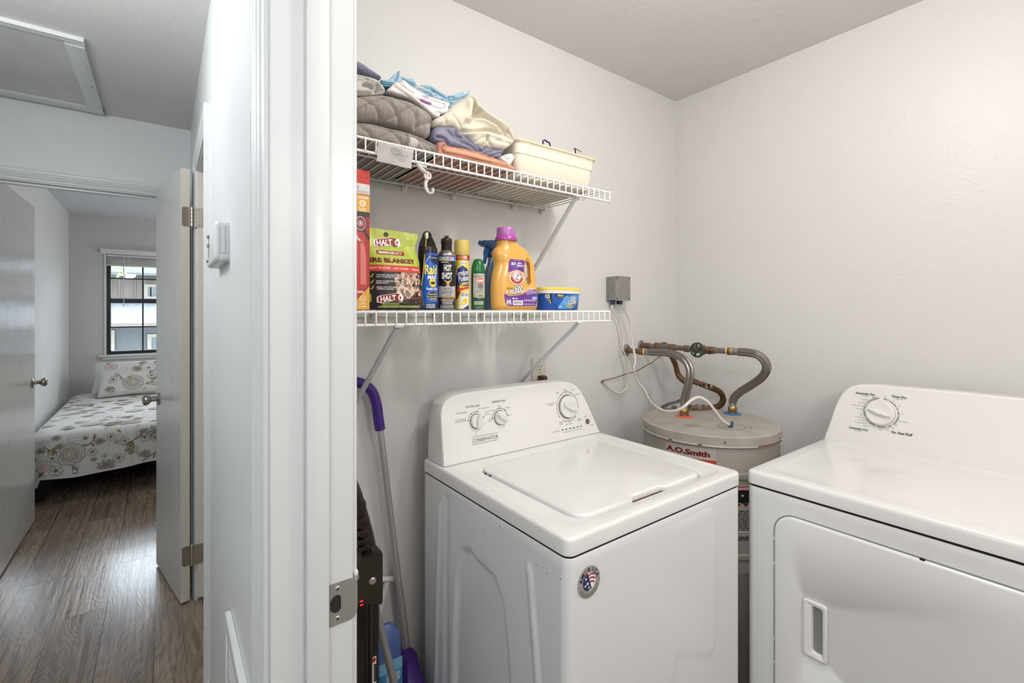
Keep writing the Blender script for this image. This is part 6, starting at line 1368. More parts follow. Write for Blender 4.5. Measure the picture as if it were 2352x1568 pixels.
    if sv:
        B.use(M('stitch_thread', '#433c37', .9))
        for c in sv:
            acc = 0
            for k in range(len(c) - 1):
                p, q = c[k], c[k + 1]; L_ = math.dist(p, q)
                if L_ < 1e-6: continue
                ux, uz = (q[0] - p[0]) / L_, (q[1] - p[1]) / L_
                while acc < L_:
                    a_ = (p[0] + ux * acc, p[1] + uz * acc); b2 = (a_[0] + ux * .0016, a_[1] + uz * .0016)
                    if -spoly(a_, P) > .002:
                        ya, yb_ = surf(*a_) - .0009, surf(*b2) - .0009; hw = .0005; B._f([B.bm.verts.new(v) for v in ((a_[0] + uz * hw, ya, a_[1] - ux * hw), (b2[0] + uz * hw, yb_, b2[1] - ux * hw), (b2[0] - uz * hw, yb_, b2[1] + ux * hw), (a_[0] - uz * hw, ya, a_[1] + ux * hw))])
                    acc += .0030
                acc -= L_
    o = B.build(name, None, ((x0 + x1) / 2, Yf, z0), smooth=180, fix=False); return tag(o, label, cat, group)
QT = fabric('quilt_taupe', '#958c85', 1100, .00012, rough=.8)
QLT = M('quilt_worn_patch', '#c2bdb6', .9)
textile('folded_quilt', [(-300, 870), (25, 880), (250, 895), (480, 950), (740, 1010), (1000, 1120), (1125, 1205), (1142, 1290), (1130, 1330), (1096, None), (-300, None)], 1.094, 1.395, .020, QT, 'flat taupe quilt at the bottom under the puffy quilt on the upper shelf', 'quilt', 'grey quilts', seed=2,
    grooves=[([(25, 915), (250, 930), (480, 985), (725, 1045)], .003, .006), ([(780, 1060), (950, 1140), (1090, 1230), (1130, 1300)], .004, .009), ([(860, 1120), (1000, 1210), (1070, 1290)], .004, .008), ([(900, 1180), (980, 1250), (1040, 1320)], .004, .006)],
    stitches=[[(30, 1020), (70, 965), (105, 945)], [(140, 955), (210, 1030), (290, 1130)], [(300, 1125), (400, 1060), (470, 1005)], [(510, 1000), (600, 1110), (690, 1210)], [(722, 1045), (705, 1130), (680, 1215)]], patches=[([(745, 1090), (800, 1075), (850, 1110), (845, 1170), (820, 1215), (760, 1235), (735, 1200)], QLT)], wdir=(26, 14), wr=.002)
textile('folded_quilt', [(-300, 545), (25, 532), (200, 520), (430, 505), (600, 545), (800, 610), (950, 690), (1040, 780), (1072, 860), (1050, 980), (1030, 1050), (960, 1083), (850, 1030), (700, 955), (500, 902), (380, 872), (200, 862), (25, 855), (-300, 850)], 1.098, 1.395, .030, QT, 'puffy taupe diamond-stitched quilt folded on top of the flat quilt', 'quilt', 'grey quilts', seed=5, wr=.0035, wdir=(24, 7), puff=.010,
    stitches=[[(30, 745), (240, 630), (420, 560), (505, 530)], [(430, 865), (580, 790), (720, 700), (850, 665)], [(845, 935), (950, 905), (1058, 866)], [(110, 545), (240, 650), (320, 760), (380, 865)], [(350, 530), (430, 600), (570, 780), (630, 935)], [(590, 560), (730, 700), (820, 830), (840, 1005)], [(900, 685), (980, 800), (1030, 900), (1045, 960)], [(30, 745), (90, 845)]])
FLC = fabric('fleece_grey', '#c2bfb9', 340, .0011, rough=.95)
textile('fleece_blanket', [(-300, 235), (25, 240), (140, 262), (290, 300), (352, 332), (388, 368), (440, 440), (445, 480), (420, 506), (300, 518), (150, 530), (25, 525), (-300, 535)], 1.110, 1.39, .020, FLC, 'light grey fleece blanket with curled folds on top of the quilts', 'blanket', seed=7,
    grooves=[([(25, 330), (110, 345), (220, 350), (290, 385), (312, 440), (296, 485)], .0030, .010), ([(330, 395), (345, 430), (330, 470)], .004, .016), ([(150, 400), (215, 415), (262, 445)], .005, .016), ([(25, 500), (180, 505), (300, 495), (390, 470)], .003, .008), ([(25, 265), (120, 300), (200, 320)], .003, .009)], ridges=[([(25, 480), (140, 497), (260, 490), (303, 455), (290, 405), (200, 365)], .004, .006)])
textile('denim_cloth', [(-300, 50), (25, 85), (120, 115), (220, 185), (320, 250), (377, 290), (374, 325), (290, 298), (150, 250), (25, 190), (-300, 120)], 1.130, 1.385, .012, fabric('denim_blue', '#5a5f70', 420, .0006, var=(240, '#9a9fb0', .8, None)), 'dark blue denim cloth topmost beside the door frame', 'cloth', seed=9)
PB = M('pad_blue', '#98bccf', .4, bump=[(60, .001, 3)], var=(40, '#cfe4ee', .35, None)); PBT = M('pad_teal', '#6a9fbb', .4); PWH = M('pad_white', '#e0dcda', .5, bump=[(90, .0006, 3)])
for k_, wd_ in enumerate(('topmost', 'middle', 'lowest')):
    textile('disposable_pad', [(384, 345 + k_ * 30), (520, 368 + k_ * 30), (700, 420 + k_ * 30), (700, 440 + k_ * 30), (520, 391 + k_ * 30), (388, 368 + k_ * 30)], 1.145, 1.37, .003, PBT if k_ else PB, 'thin flat blue pad edge beside the fleece, %s of three' % wd_, 'pad', 'flat blue pads', seed=30 + k_, res=.002, wr=.0003, puff=0)
textile('disposable_pad', [(455, 350), (500, 318), (540, 275), (585, 240), (628, 213), (640, 285), (720, 318), (798, 322), (860, 398), (955, 398), (1040, 415), (1110, 468), (1240, 540), (1400, 500), (1510, 484), (1540, 490), (1500, 548), (1390, 605), (1290, 690), (1255, 760), (1180, 730), (1080, 650), (800, 520), (660, 400), (560, 385)], 1.160, 1.385, .012, PB, 'crumpled light blue pad with ruffled edges above the white wrapper', 'pad', None, seed=17, wr=.0055, wdir=(20, 26), puff=.012, res=.0018,
    grooves=[([(640, 290), (660, 330), (740, 380), (860, 430)], .0025, .008), ([(740, 400), (800, 420), (900, 470), (1000, 520)], .0022, .008), ([(870, 410), (950, 440), (1060, 500), (1180, 560)], .0022, .008), ([(560, 350), (590, 290), (600, 240)], .003, .009), ([(900, 510), (1050, 570), (1200, 640)], .002, .007), ([(1240, 545), (1300, 570), (1420, 530)], .0025, .010), ([(1260, 600), (1340, 600), (1440, 570)], .0025, .010), ([(1260, 660), (1300, 650), (1370, 610)], .0025, .010), ([(1250, 560), (1255, 640), (1260, 740)], .003, .010), ([(1000, 440), (1100, 520), (1230, 600)], .002, .007)],
    patches=[([(800, 395), (850, 390), (960, 480), (930, 495)], PWH), ([(1040, 560), (1080, 555), (1160, 600), (1130, 610)], PWH), ([(1300, 545), (1480, 500), (1500, 520), (1380, 560)], M('pad_pale', '#c3dbe8', .4))])
textile('pad_wrapper', [(450, 482), (500, 430), (560, 372), (610, 380), (650, 340), (700, 375), (820, 470), (1000, 560), (1150, 610), (1260, 650), (1235, 715), (1252, 765), (1140, 788), (1130, 822), (1080, 826), (1040, 800), (900, 682), (740, 577), (600, 542), (520, 512)], 1.118, 1.150, .006, PWH, 'white plastic wrapper with a purple mark torn open in front of the pads', 'wrapper', seed=23, wr=.0012, puff=.005, res=.0016,
    grooves=[([(540, 430), (640, 510), (745, 580)], .002, .005), ([(830, 600), (1030, 690), (1130, 725), (1185, 705), (1180, 660)], .0015, .005), ([(900, 560), (1050, 630), (1170, 665)], .0015, .003), ([(1060, 780), (1100, 770), (1140, 780)], .002, .005), ([(600, 400), (690, 470), (780, 530)], .0015, .003)],
    patches=[([(862, 590), (890, 598), (1022, 652), (1010, 676), (900, 642), (878, 620)], M('purple_mark', '#9a6a9c', .5)), ([(885, 562), (925, 545), (975, 545), (1008, 580), (950, 592)], M('purple_faint', '#cdb6c8', .5))])
TER = fabric('terracotta_cotton', '#ad735a', 1200, .0001, var=(60, '#d6a088', .5, (1, 1, 4)), rough=.85)
textile('terracotta_sheet', [(1110, 1165), (1125, 1150), (1190, 1150), (1240, 1198), (1400, 1225), (1600, 1270), (1840, 1355), (1990, 1418), (2112, 1490), (2100, None), (1098, None)], 1.092, 1.385, .006, TER, 'terracotta sheet folded flat at the bottom under the blue cloth', 'sheet', seed=12, wr=.0005, puff=.003,
    grooves=[([(1175, 1270), (1230, 1290), (1400, 1325), (1700, 1400), (2000, 1470)], .0022, .008), ([(1180, 1195), (1150, 1235), (1200, 1310), (1300, 1350), (1500, 1395), (1700, 1450)], .0020, .007), ([(1200, 1205), (1400, 1245), (1600, 1300), (1800, 1370)], .0015, .004)], patches=[([(1240, 1230), (1400, 1262), (1650, 1322), (1990, 1440), (2080, 1485), (1900, 1440), (1600, 1365), (1300, 1300), (1190, 1265), (1190, 1235)], M('terracotta_faded', '#d9a283', .85))])
SLB = fabric('slate_satin', '#70728a', 1200, .0001, var=(26, '#9a8f9c', .45, None), rough=.55)
textile('slate_blue_sheet', [(1055, 1000), (1090, 950), (1200, 943), (1330, 953), (1400, 1020), (1480, 1082), (1580, 1165), (1700, 1202), (1850, 1235), (1957, 1235), (1945, 1290), (1900, 1358), (1840, 1348), (1700, 1312), (1560, 1285), (1400, 1240), (1250, 1200), (1150, 1160), (1090, 1140), (1050, 1090)], 1.103, 1.385, .012, SLB, 'slate blue satiny sheet bunched between the terracotta and cream sheets', 'sheet', seed=15, wr=.0012, wdir=(18, 18), puff=.010,
    grooves=[([(1370, 985), (1332, 1020), (1350, 1075), (1400, 1098)], .003, .010), ([(1090, 1080), (1180, 1105), (1240, 1180)], .003, .010), ([(1590, 1185), (1640, 1262), (1695, 1255), (1722, 1200)], .003, .011), ([(1440, 1080), (1500, 1130), (1570, 1180)], .003, .008), ([(1745, 1285), (1840, 1250), (1930, 1245)], .0025, .008), ([(1800, 1335), (1860, 1300), (1920, 1290)], .0022, .007), ([(1230, 1000), (1300, 1080), (1420, 1170), (1560, 1240)], .004, .006), ([(1700, 1310), (1760, 1240)], .002, .006)])
CRM = fabric('cream_cotton', '#ddd5c2', 1200, .00008, rough=.8, mid=.0004)
textile('cream_sheet', [(1075, 850), (1160, 800), (1230, 760), (1290, 690), (1390, 610), (1490, 560), (1560, 541), (1602, 562), (1650, 640), (1750, 740), (1900, 850), (2000, 920), (2070, 980), (2116, 1080), (2110, 1130), (2060, 1182), (1990, 1230), (1900, 1232), (1780, 1207), (1700, 1197), (1640, 1192), (1590, 1165), (1500, 1075), (1385, 1003), (1330, 955), (1260, 942), (1150, 938), (1080, 925)], 1.100, 1.375, .018, CRM, 'cream cotton sheet rolled and bunched on top of the blue sheet', 'sheet', seed=19, wr=.0010, wdir=(14, 14), puff=.012,
    grooves=[([(1535, 570), (1562, 650), (1575, 740), (1552, 820), (1495, 900)], .0035, .016), ([(1590, 690), (1590, 790), (1640, 760)], .006, .020), ([(1560, 830), (1640, 818), (1750, 860), (1860, 930), (1950, 1000), (2010, 1050)], .0035, .016), ([(1395, 1000), (1500, 1015), (1620, 1005), (1740, 990), (1850, 1020), (2000, 1065), (2060, 1110)], .0035, .014), ([(1740, 1075), (1735, 1130), (1705, 1195)], .003, .012), ([(1742, 1075), (1765, 1150), (1810, 1205)], .003, .009), ([(1435, 930), (1455, 885), (1495, 895)], .003, .012), ([(2000, 1000), (2060, 1060), (2105, 1125)], .0035, .012), ([(1600, 1150), (1640, 1110), (1700, 1090)], .003, .007), ([(1290, 800), (1360, 900), (1400, 960)], .005, .005), ([(1850, 1130), (1950, 1150), (2050, 1170)], .003, .005), ([(1180, 830), (1200, 900)], .004, .006)],
    ridges=[([(1550, 600), (1615, 700), (1800, 835), (2000, 955)], .008, .008), ([(1570, 850), (1700, 880), (1850, 965)], .007, .007), ([(1480, 620), (1500, 750), (1460, 850)], .012, .008), ([(1500, 1050), (1700, 1040), (1900, 1100)], .006, .005)])
textile('white_cloth', [(1965, 1308), (2060, 1290), (2097, 1350), (2065, 1420), (2048, 1462), (1985, 1425), (1905, 1362), (1945, 1320)], 1.125, 1.20, .012, M('white_cotton', '#dedfe0', .85), 'small white cloth tucked between the blue sheet and the cream bin', 'cloth', seed=21, grooves=[([(2060, 1330), (2020, 1390), (2040, 1440)], .003, .006), ([(1950, 1340), (2000, 1380)], .003, .005)])
# cream bins
def bin_(x0, x1, y0, y1, h_, label, grp):
    t_ = thing('storage_bin', ((x0 + x1) / 2, (y0 + y1) / 2, ZT), label, 'bin', grp)
    BN = M('bin_ivory', '#e6dcc9', .4); tp = .010
    R_ = lambda z, g, r=.022: [V((a_, b_, ZT + z)) for a_, b_ in rrect(x0 - g, y0 - g, x1 + g, y1 + g, r, 6)]
    b = MB().use(BN)
    b.loft([R_(0, -.012), R_(.004, -.008), R_(h_ * .62, -.004), R_(h_ * .63, -.0015), R_(h_ * .86, 0), R_(h_ - .012, 0), R_(h_ - .008, .004), R_(h_ - .001, .005), R_(h_, .003), R_(h_, -.003), R_(h_ - .01, -.004), R_(.010, -.014)], BN, True, True); b.build('tub', t_, smooth=50)
    b = MB().use(BN); k_ = x0 + .02
    while k_ < x1 - .02: b.box(k_, y0 + .02, ZT + .0105, k_ + .006, y1 - .02, ZT + .0125); k_ += .022
    b.build('floor_rib', t_, smooth=0)
    b = MB().use(M('bin_ivory_rim', '#ddcba6', .4)); b.loft([R_(h_ - .0075, .0048), R_(h_ - .0070, .0062), R_(h_ - .002, .0062), R_(h_ - .0015, .0045)], None, False, False); b.build('rim_edge', t_)
    return t_
bx0 = atY(1183, 330, 1.12).x + .0; bx1 = atY(1366, 370, 1.12).x
bin_(bx0 + .004, bx1 + .002, 1.120, 1.392, .113, 'long cream plastic storage bin open at the right end of the upper shelf', None)
PRP = M('bin_purple', '#6a3a78', .5)
q0 = atY(1247, 338, 1.30); q1 = atY(1249, 322, 1.30); q2 = atY(1257, 326, 1.30); q3 = atY(1264, 338, 1.30)
b = MB().use(PRP); b.tube([(q0.x, 1.30, ZT + .02), q0, q1, q2, q3, (q3.x + .01, 1.30, ZT + .05)], .0042, 8, smooth=4, flat=.6)
tag(b.build('purple_ribbon', None, (q0.x, 1.30, ZT + .02)), 'small purple ribbon sticking up out of the cream storage bin', 'ribbon')
q0 = atY(1322, 352, 1.20); q1 = atY(1319, 341, 1.20); q2 = atY(1336, 349, 1.20)
b = MB().use(M('dark_leaf', '#4a4238', .6)); b.tube([(q0.x, 1.20, ZT + .02), q0, q1, q2], lambda t: .0045 - .003 * t, 6, smooth=4, flat=.5)
tag(b.build('hair_clip', None, (q0.x, 1.20, ZT + .02)), 'small dark clip poking out over the edge of the cream bin', 'clip')
# ================================================================ OUTLET, JUNCTION BOX
YW = YA - .0006
ot = thing('wall_outlet', (1.186, YA, 1.13), 'cream duplex wall outlet with a brown plug behind the washer', 'outlet')
b = MB(); b.box(1.150, YW - .0055, 1.068, 1.221, YW, 1.184, .0025, 2, M('outlet_ivory', '#d6cfc0', .35)); b.build('cover_plate', ot)
for zc_ in (1.1485, 1.1045):
    b = MB(); b.loft([[V((1.1865 + a_, YW - q, zc_ + b_)) for a_, b_ in rrect(-.0165, -.0145, .0165, .0145, .0115, 6)] for q in (.005, .0075)], M('outlet_face', '#dcd6c9', .3))
    b.use(GAP)
    for q in (-.0085, .0050): b.box(1.1865 + q, YW - .0078, zc_ + .000, 1.1865 + q + .0025, YW - .0074, zc_ + .010)
    b.lathe([(.0001, .0003), (.0030, .0003), (.0030, 0)], (1.1865, YW - .0075, zc_ - .0085), (0, -1, 0), 12); b.build('receptacle', ot)
b = MB(); b.lathe([(.0001, .001), (.0022, .0008), (.003, 0)], (1.1865, YW - .0055, 1.1265), (0, -1, 0), 12, STEEL); b.build('screw', ot)
pg = thing('power_plug', (1.195, 1.39, 1.095), 'brown appliance plug pushed into the lower socket of the cream outlet', 'plug')
BRN = M('plug_brown', '#4f2c14', .35)
b = MB().use(BRN); b.loft([[V((1.1885 + a_, y, 1.1045 + b_)) for a_, b_ in rrect(-w_, -h_, w_, h2_, .004, 4)] for y, w_, h_, h2_ in ((YW - .008, .013, .012, .013), (YW - .020, .014, .014, .014), (YW - .034, .013, .018, .012), (YW - .038, .010, .016, .009))]); b.build('plug_body', pg)
b = MB(); b.tube([(1.190, 1.384, 1.092), (1.191, 1.380, 1.070), (1.190, 1.384, 1.00), (1.188, 1.388, .90)], .0055, 8, BRN, smooth=4); b.build('cord', pg)
jb = thing('junction_box', (1.62, YA, 1.41), 'grey steel electrical junction box on the wall near the corner', 'electrical box')
JX0, JX1, JZ0, JZ1, JY = 1.574, 1.671, 1.416, 1.522, 1.360
b = MB(); b.box(JX0 + .002, JY + .002, JZ0 + .001, JX1 - .002, YW, JZ1 - .001, .0015, 1, GALV)
for i in range(3):
    b.use(M('knockout_line', '#5f5c58', .6, .5)); zz = JZ0 + .022 + i * .031; cc = V((JX0 + .0018, JY + .032, zz))
    b.tube([cc + V((0, .0125 * cos(t * pi / 12), .0125 * sin(t * pi / 12))) for t in range(24)], .0006, 5, closed=True)
b.use(GAP)
for y_, zz in ((JY + .008, JZ0 + .03), (JY + .012, JZ0 + .055), (JY + .008, JZ0 + .08)): b.sphere((JX0 + .002, y_, zz), .0015, None, 8)
b.build('housing', jb)
b = MB(); b.box(JX0, JY - .0015, JZ0 - .001, JX1, JY + .0018, JZ1 + .001, .0008, 1, GALV); cv = b.build('cover', jb)
for xx in (JX0 + .008, JX1 - .008):
    for zz in (JZ0 + .008, JZ1 - .008):
        b = MB(); b.lathe([(.0001, .0022), (.0028, .0018), (.0035, 0)], (xx, JY - .0015, zz), (0, -1, 0), 10, M('dark_screw', '#4b463f', .5, .7)); b.build('screw', cv)
CN = M('connector_blue', '#2c4a74', .4)
b = MB().use(CN); b.box(1.583, 1.383, JZ0 - .018, 1.600, 1.401, JZ0 + .001, .002, 1); b.build('cable_clamp', jb)
b = MB().use(M('connector_black', '#20242c', .4)); b.box(1.606, 1.366, JZ0 - .017, 1.628, 1.384, JZ0 + .001, .002, 1); b.build('cable_clamp', jb)

# ================================================================ WATER HEATER
TX, TY, TR, TZ = 1.722, 1.016, .250, .940
wh = thing('water_heater', (TX, TY, 0), 'squat grey cylindrical water heater standing in the corner behind the washer', 'water heater')
TG = M('heater_grey', '#a9a49c', .45, bump=[(40, .0004, 2)], var=(5, '#9a8f80', .6, (1, 1, .25))); TC = M('heater_cap', '#b1aca5', .42, bump=[(30, .0005, 2)], var=(16, '#8f8474', .55, None))
b = MB(); b.lathe([(.0001, .02), (TR - .006, .02), (TR - .004, .05), (TR - .004, TZ - .03), (TR - .02, TZ - .012), (.0001, TZ - .012)], (TX, TY, 0), seg=96, mat=TG)
b.lathe([(TR - .004, .795), (TR + .003, .797), (TR + .004, .806), (TR + .003, .815), (TR - .004, .817)], (TX, TY, 0), seg=96, mat=TG, cap=False); b.build('tank', wh)
b = MB(); b.lathe([(TR - .004, TZ - .040), (TR + .003, TZ - .0385), (TR + .0045, TZ - .036), (TR + .0030, TZ - .0335), (TR + .001, TZ - .032), (TR + .001, TZ - .0035), (TR - .002, TZ - .0005), (TR - .008, TZ), (.12, TZ + .0015), (.0001, TZ + .002)], (TX, TY, 0), seg=96, mat=TC, cap=False)
b.use(M('cap_rust', '#6a3a1e', .9))
for a in [to_cam(TX, TY) + radians(q) for q in (44, 46, 49, 51, 54, 58, 60, 63, 66, 40, 68, 71, -30, -6)]: b.box(-.007, -.0008, -.002, .007, .0008, .0015, 0, 1, None, Matrix.Translation((TX + (TR + .0036) * cos(a), TY + (TR + .0036) * sin(a), TZ - .033)) @ Matrix.Rotation(a + pi / 2, 4, 'Z'))
b.build('top_cap', wh)
for q in (-62, 12, 70, -100):
    a = to_cam(TX, TY) + radians(q); b = MB(); b.lathe([(.0001, .003), (.0035, .0025), (.0048, 0)], (TX + (TR + .001) * cos(a), TY + (TR + .001) * sin(a), TZ - .018), (cos(a), sin(a), 0), 12, STEEL); b.build('screw', wh)
# inspection plate outline, marks and tape residue on the top
b = MB().use(M('cap_line', '#6f675d', .8)); ip = V((1.69, .905, TZ + .0022))
b.tube([ip + V((.052 * cos(t * pi / 20), .048 * sin(t * pi / 20), 0)) for t in range(40)], .0007, 5, closed=True, flat=.5); b.build('access_plate_seam', wh)
b = MB().use(M('tape_residue', '#8d7c68', .9)); c0 = atZ(1590, 977, TZ); b.box(-.028, -.006, 0, .028, .006, .0006, 0, 1, None, Matrix.Translation(c0 + V((0, 0, .0012))) @ Matrix.Rotation(radians(-42), 4, 'Z')); b.build('tape_residue', wh)
b = MB().use(M('rust_spot', '#3f2a1c', .9)); c0 = atZ(1724, 982, TZ); b.lathe([(.0001, .0008), (.004, .0006), (.0045, 0)], c0 + V((0, 0, .0008)), (0, 0, 1), 10); b.build('rust_spot', wh)
HOT = V((1.698, 1.107, TZ)); COLD = V((1.902, 1.015, TZ))
for nm, p, col in (('hot_collar', HOT, '#d9614b'), ('cold_collar', COLD, '#3f6fa6')):
    b = MB(); b.lathe([(.018, .001), (.034, .001), (.0345, .003), (.030, .0055), (.019, .0065), (.018, .004)], p, seg=32, mat=M(nm + '_paint', col, .45), cap=False); b.build(nm, wh)
# printed label on the body
def tphi(px, z): 
    # point of the tank surface seen through this pixel column
    r_ = _ray(px, 714); a_, b_ = r_[0], r_[1]; A_ = a_ * a_ + b_ * b_; B_ = -2 * (a_ * TX + b_ * TY); C_ = TX * TX + TY * TY - (TR - .003) ** 2; k_ = (-B_ - sqrt(B_ * B_ - 4 * A_ * C_)) / (2 * A_)
    return atan2(b_ * k_ - TY, a_ * k_ - TX)
a0, a1 = tphi(1529, 0), tphi(1644.5, 0)
if a0 < 0: a0 += 2 * pi
if a1 < 0: a1 += 2 * pi
wl = abs(a1 - a0) * TR; mid = (a0 + a1) / 2
Lb = Label(); hl = .10
zt_ = .893
Lb.rect(-wl / 2, -hl, wl / 2, 0, '#b3aea5', 0); Lb.rect(-wl / 2, -hl, wl / 2, -.0365, '#c23a16', 1); Lb.strip([(-wl / 2, -.037), (wl / 2, -.037)], .0014, '#d8d2c6', 2)
for i in range(4): Lb.strip([(-wl * .1 + wl * .6 * t / 8, -.040 - i * .004 - .010 * (t / 8) ** 1.5 * i) for t in range(9)], .0010, '#5c1408', 2)
Lb.text('A.O.Smith', -wl * .04, -.0185, .0175, '#6e1512', 3, .05, w=wl * .86)
for k_, (u_, w_) in enumerate(((wl / 2 - .001, .0008),)): Lb.rect(u_, -.037, u_ + w_, 0, '#8a857c', 2)
b = MB(); Lb.put(b, cyl_map(TX, TY, zt_, TR - .0035, mid), .008, eps=.0001); lb_ = b.build('brand_label', wh, fix=False, smooth=60); lb_['label'] = 'dark red lettering above an orange-red band'
# warning label lower down, seen in the gap beside the washer
am = tphi(1709, 0); Lb = Label(); Lb.rect(-.04, -.30, .04, 0, '#bdb8b0', 0); Lb.rect(-.04, -.018, .04, -.004, '#a2241c', 1); Lb.text('DANGER', 0, -.011, .009, '#f2eeee', 2, .03); Lb.rect(-.04, -.06, .04, -.018, '#1c1714', 1)
rd = random.Random(2)
for i in range(18): Lb.ell(rd.uniform(-.035, .035), rd.uniform(-.075, -.03), .005, .004, rd.choice(('#a2241c', '#d8d2cc', '#2c2018', '#5a1c14')), 3, 8)
Lb.lines(-.038, .038, -.19, -.085, 16, '#4a453f', 1, 6)
b = MB(); Lb.put(b, cyl_map(TX, TY, .775, TR - .0035, am), .008, eps=.0001); b.build('warning_label', wh, fix=False, smooth=60)
b = MB()
for zz in (.60, .52): b.lathe([(TR - .004, zz), (TR + .002, zz + .003), (TR + .002, zz + .017), (TR - .004, zz + .020)], (TX, TY, 0), seg=64, mat=M('heater_band', '#b9b4ab', .5), cap=False)
b.build('body_band', wh)
for k_ in range(3):
    a = 2 * pi * k_ / 3 + .4; b = MB(); b.lathe([(.0001, 0), (.025, 0), (.022, .022), (.0001, .022)], (TX + .19 * cos(a), TY + .19 * sin(a), 0), seg=16, mat=BLACKP); b.build('foot', wh)

# ---------------------------------------------------------------- plumbing
def braid_mat():
    m_ = bpy.data.materials.new('braided_steel'); m_.use_nodes = True; MATS['braided_steel'] = m_; nt, N, L, P = nodes_of(m_)
    P.inputs['Base Color'].default_value = (.30, .275, .25, 1); P.inputs['Metallic'].default_value = 1.0; P.inputs['Roughness'].default_value = .24
    tc = N.new('ShaderNodeTexCoord'); ck = N.new('ShaderNodeTexVoronoi'); ck.inputs['Scale'].default_value = 420; L.new(tc.outputs['Object'], ck.inputs['Vector'])
    b_ = N.new('ShaderNodeBump'); b_.inputs['Distance'].default_value = .0006; b_.inputs['Strength'].default_value = .8; L.new(ck.outputs['Distance'], b_.inputs['Height']); L.new(b_.outputs[0], P.inputs['Normal'])
    return m_
BRD = braid_mat(); FER = M('ferrule_steel', '#a8a39b', .38, .9)
def esc(par, x, z, r=.026, mat=None):
    b = MB(); b.lathe([(r, 0), (r, .002), (r * .8, .006), (r * .42, .008), (.0001, .008)], (x, YA - .0002, z), (0, -1, 0), 28, mat or M('escutcheon_chrome', '#a8a49e', .4, .8, var=(40, '#6a6058', .7, None))); b.build('escutcheon', par)
def hexnut(B, c, ax, r, L_, mat): B.lathe([(.0001, 0), (r * .94, 0), (r, .0015), (r, L_ - .0015), (r * .94, L_), (.0001, L_)], c, ax, 6, mat)
def grooved(B, pts, r, mat, amp=.0021, pitch=.0060, sub=26):
    Q = spline([V(p) for p in pts], sub); acc = [0]
    for i in range(1, len(Q)): acc.append(acc[-1] + (Q[i] - Q[i - 1]).length)
    n = int(acc[-1] / (pitch / 5)); R = []; j = 0
    for i in range(n + 1):
        s_ = acc[-1] * i / n
        while j < len(acc) - 2 and acc[j + 1] < s_: j += 1
        t = (s_ - acc[j]) / max(1e-9, acc[j + 1] - acc[j]); R.append(Q[j].lerp(Q[j + 1], min(1, t)))
    B.tube(R, lambda t: r + amp * sin(2 * pi * t * acc[-1] / pitch), 16, mat)
def braided(B, pts, r):
    """hose with the lengthwise ribs of a loose steel braid"""
    Q = spline([V(p) for p in pts], 12); seg = 36; rings = []; up = V((1, 0, 0)); n = len(Q)
    for i, p in enumerate(Q):
        t = (Q[min(i + 1, n - 1)] - Q[max(0, i - 1)]).normalized(); sd = t.cross(up); sd.normalize(); up = sd.cross(t).normalized()
        rings.append([p + (sd * cos(2 * pi * j / seg) + up * sin(2 * pi * j / seg)) * (r - .0006 + .0014 * cos(2 * pi * j / seg * 9)) for j in range(seg)])
    B.loft(rings, BRD)
# hot line (nearest the door)
hx, hz = 1.712, 1.189
hl_ = thing('hot_water_hose', (hx, 1.40, hz), 'braided steel hose bending from the left wall fitting down to the red collar', 'hose', 'water heater hoses')
esc(hl_, hx, hz, .028)
b = MB(); b.tube([(hx, YA - .004, hz), (hx, 1.345, hz)], .0115, 14, RUST); b.build('pipe_stub', hl_)
b = MB(); hexnut(b, (hx, 1.345, hz), (0, -1, 0), .0165, .010, RUSTG); hexnut(b, (hx, 1.333, hz), (0, -1, 0), .0175, .020, BRASS); b.lathe([(.0001, 0), (.0150, 0), (.0150, .0035), (.0001, .0035)], (hx, 1.313, hz), (0, -1, 0), 20, TAPE); b.lathe([(.014, 0), (.014, .022), (.0155, .024), (.0001, .024)], (hx, 1.3095, hz), (0, -1, 0), 24, FER); b.build('union_nut', hl_)
b = MB(); braided(b, [(hx, 1.286, hz), (hx, 1.245, hz + .003), (hx, 1.195, hz + .003), (hx, 1.150, hz - .003), (hx - .002, 1.110, hz - .022), (hx - .005, 1.088, hz - .055), (hx - .008, 1.088, hz - .095), (hx - .011, 1.098, hz - .14), (hx - .013, 1.106, hz - .175), (hx - .014, 1.107, TZ + .048)], .0155); b.build('braided_hose', hl_)
b = MB(); b.lathe([(.0001, .048), (.0150, .048), (.0160, .046), (.0140, .044), (.0140, .034), (.0150, .031), (.0001, .031)], HOT, seg=24, mat=FER); hexnut(b, HOT + V((0, 0, .013)), (0, 0, 1), .0175, .018, BRASS); b.lathe([(.0001, .0), (.0125, .0), (.0125, .014), (.0001, .014)], HOT + V((0, 0, .002)), seg=20, mat=FER); b.build('tank_nut', hl_)
# cold line with gate valve
cx2, cz2 = 1.819, 1.207
cl = thing('cold_water_line', (cx2, 1.40, cz2), 'rusty cold water pipe with dark green round handwheel and braided hose to the blue collar', 'pipe')
esc(cl, cx2, cz2, .024)
b = MB(); b.tube([(cx2, YA - .004, cz2), (cx2, 1.13, cz2 + .001)], .0115, 14, RUSTG, smooth=3)
b.use(RUST)
for y0_, l_, r_ in ((1.395, .03, .0135), (1.335, .026, .0155), (1.255, .016, .015), (1.185, .020, .014)): b.lathe([(.0001, 0), (r_, 0), (r_ + .001, .003), (r_ + .001, l_ - .003), (r_, l_), (.0001, l_)], (cx2, y0_, cz2), (0, -1, 0), 16, RUST)
b.build('supply_pipe', cl)
yv = 1.100
b = MB(); b.lathe([(.0001, 0), (.0165, 0), (.0165, .012), (.012, .016), (.0125, .022), (.0195, .028), (.0195, .046), (.0125, .052), (.012, .058), (.0165, .062), (.0165, .074), (.0001, .074)], (cx2, yv + .037, cz2), (0, -1, 0), 20, RUST); vx = V((-1, -.12, .05)).normalized()
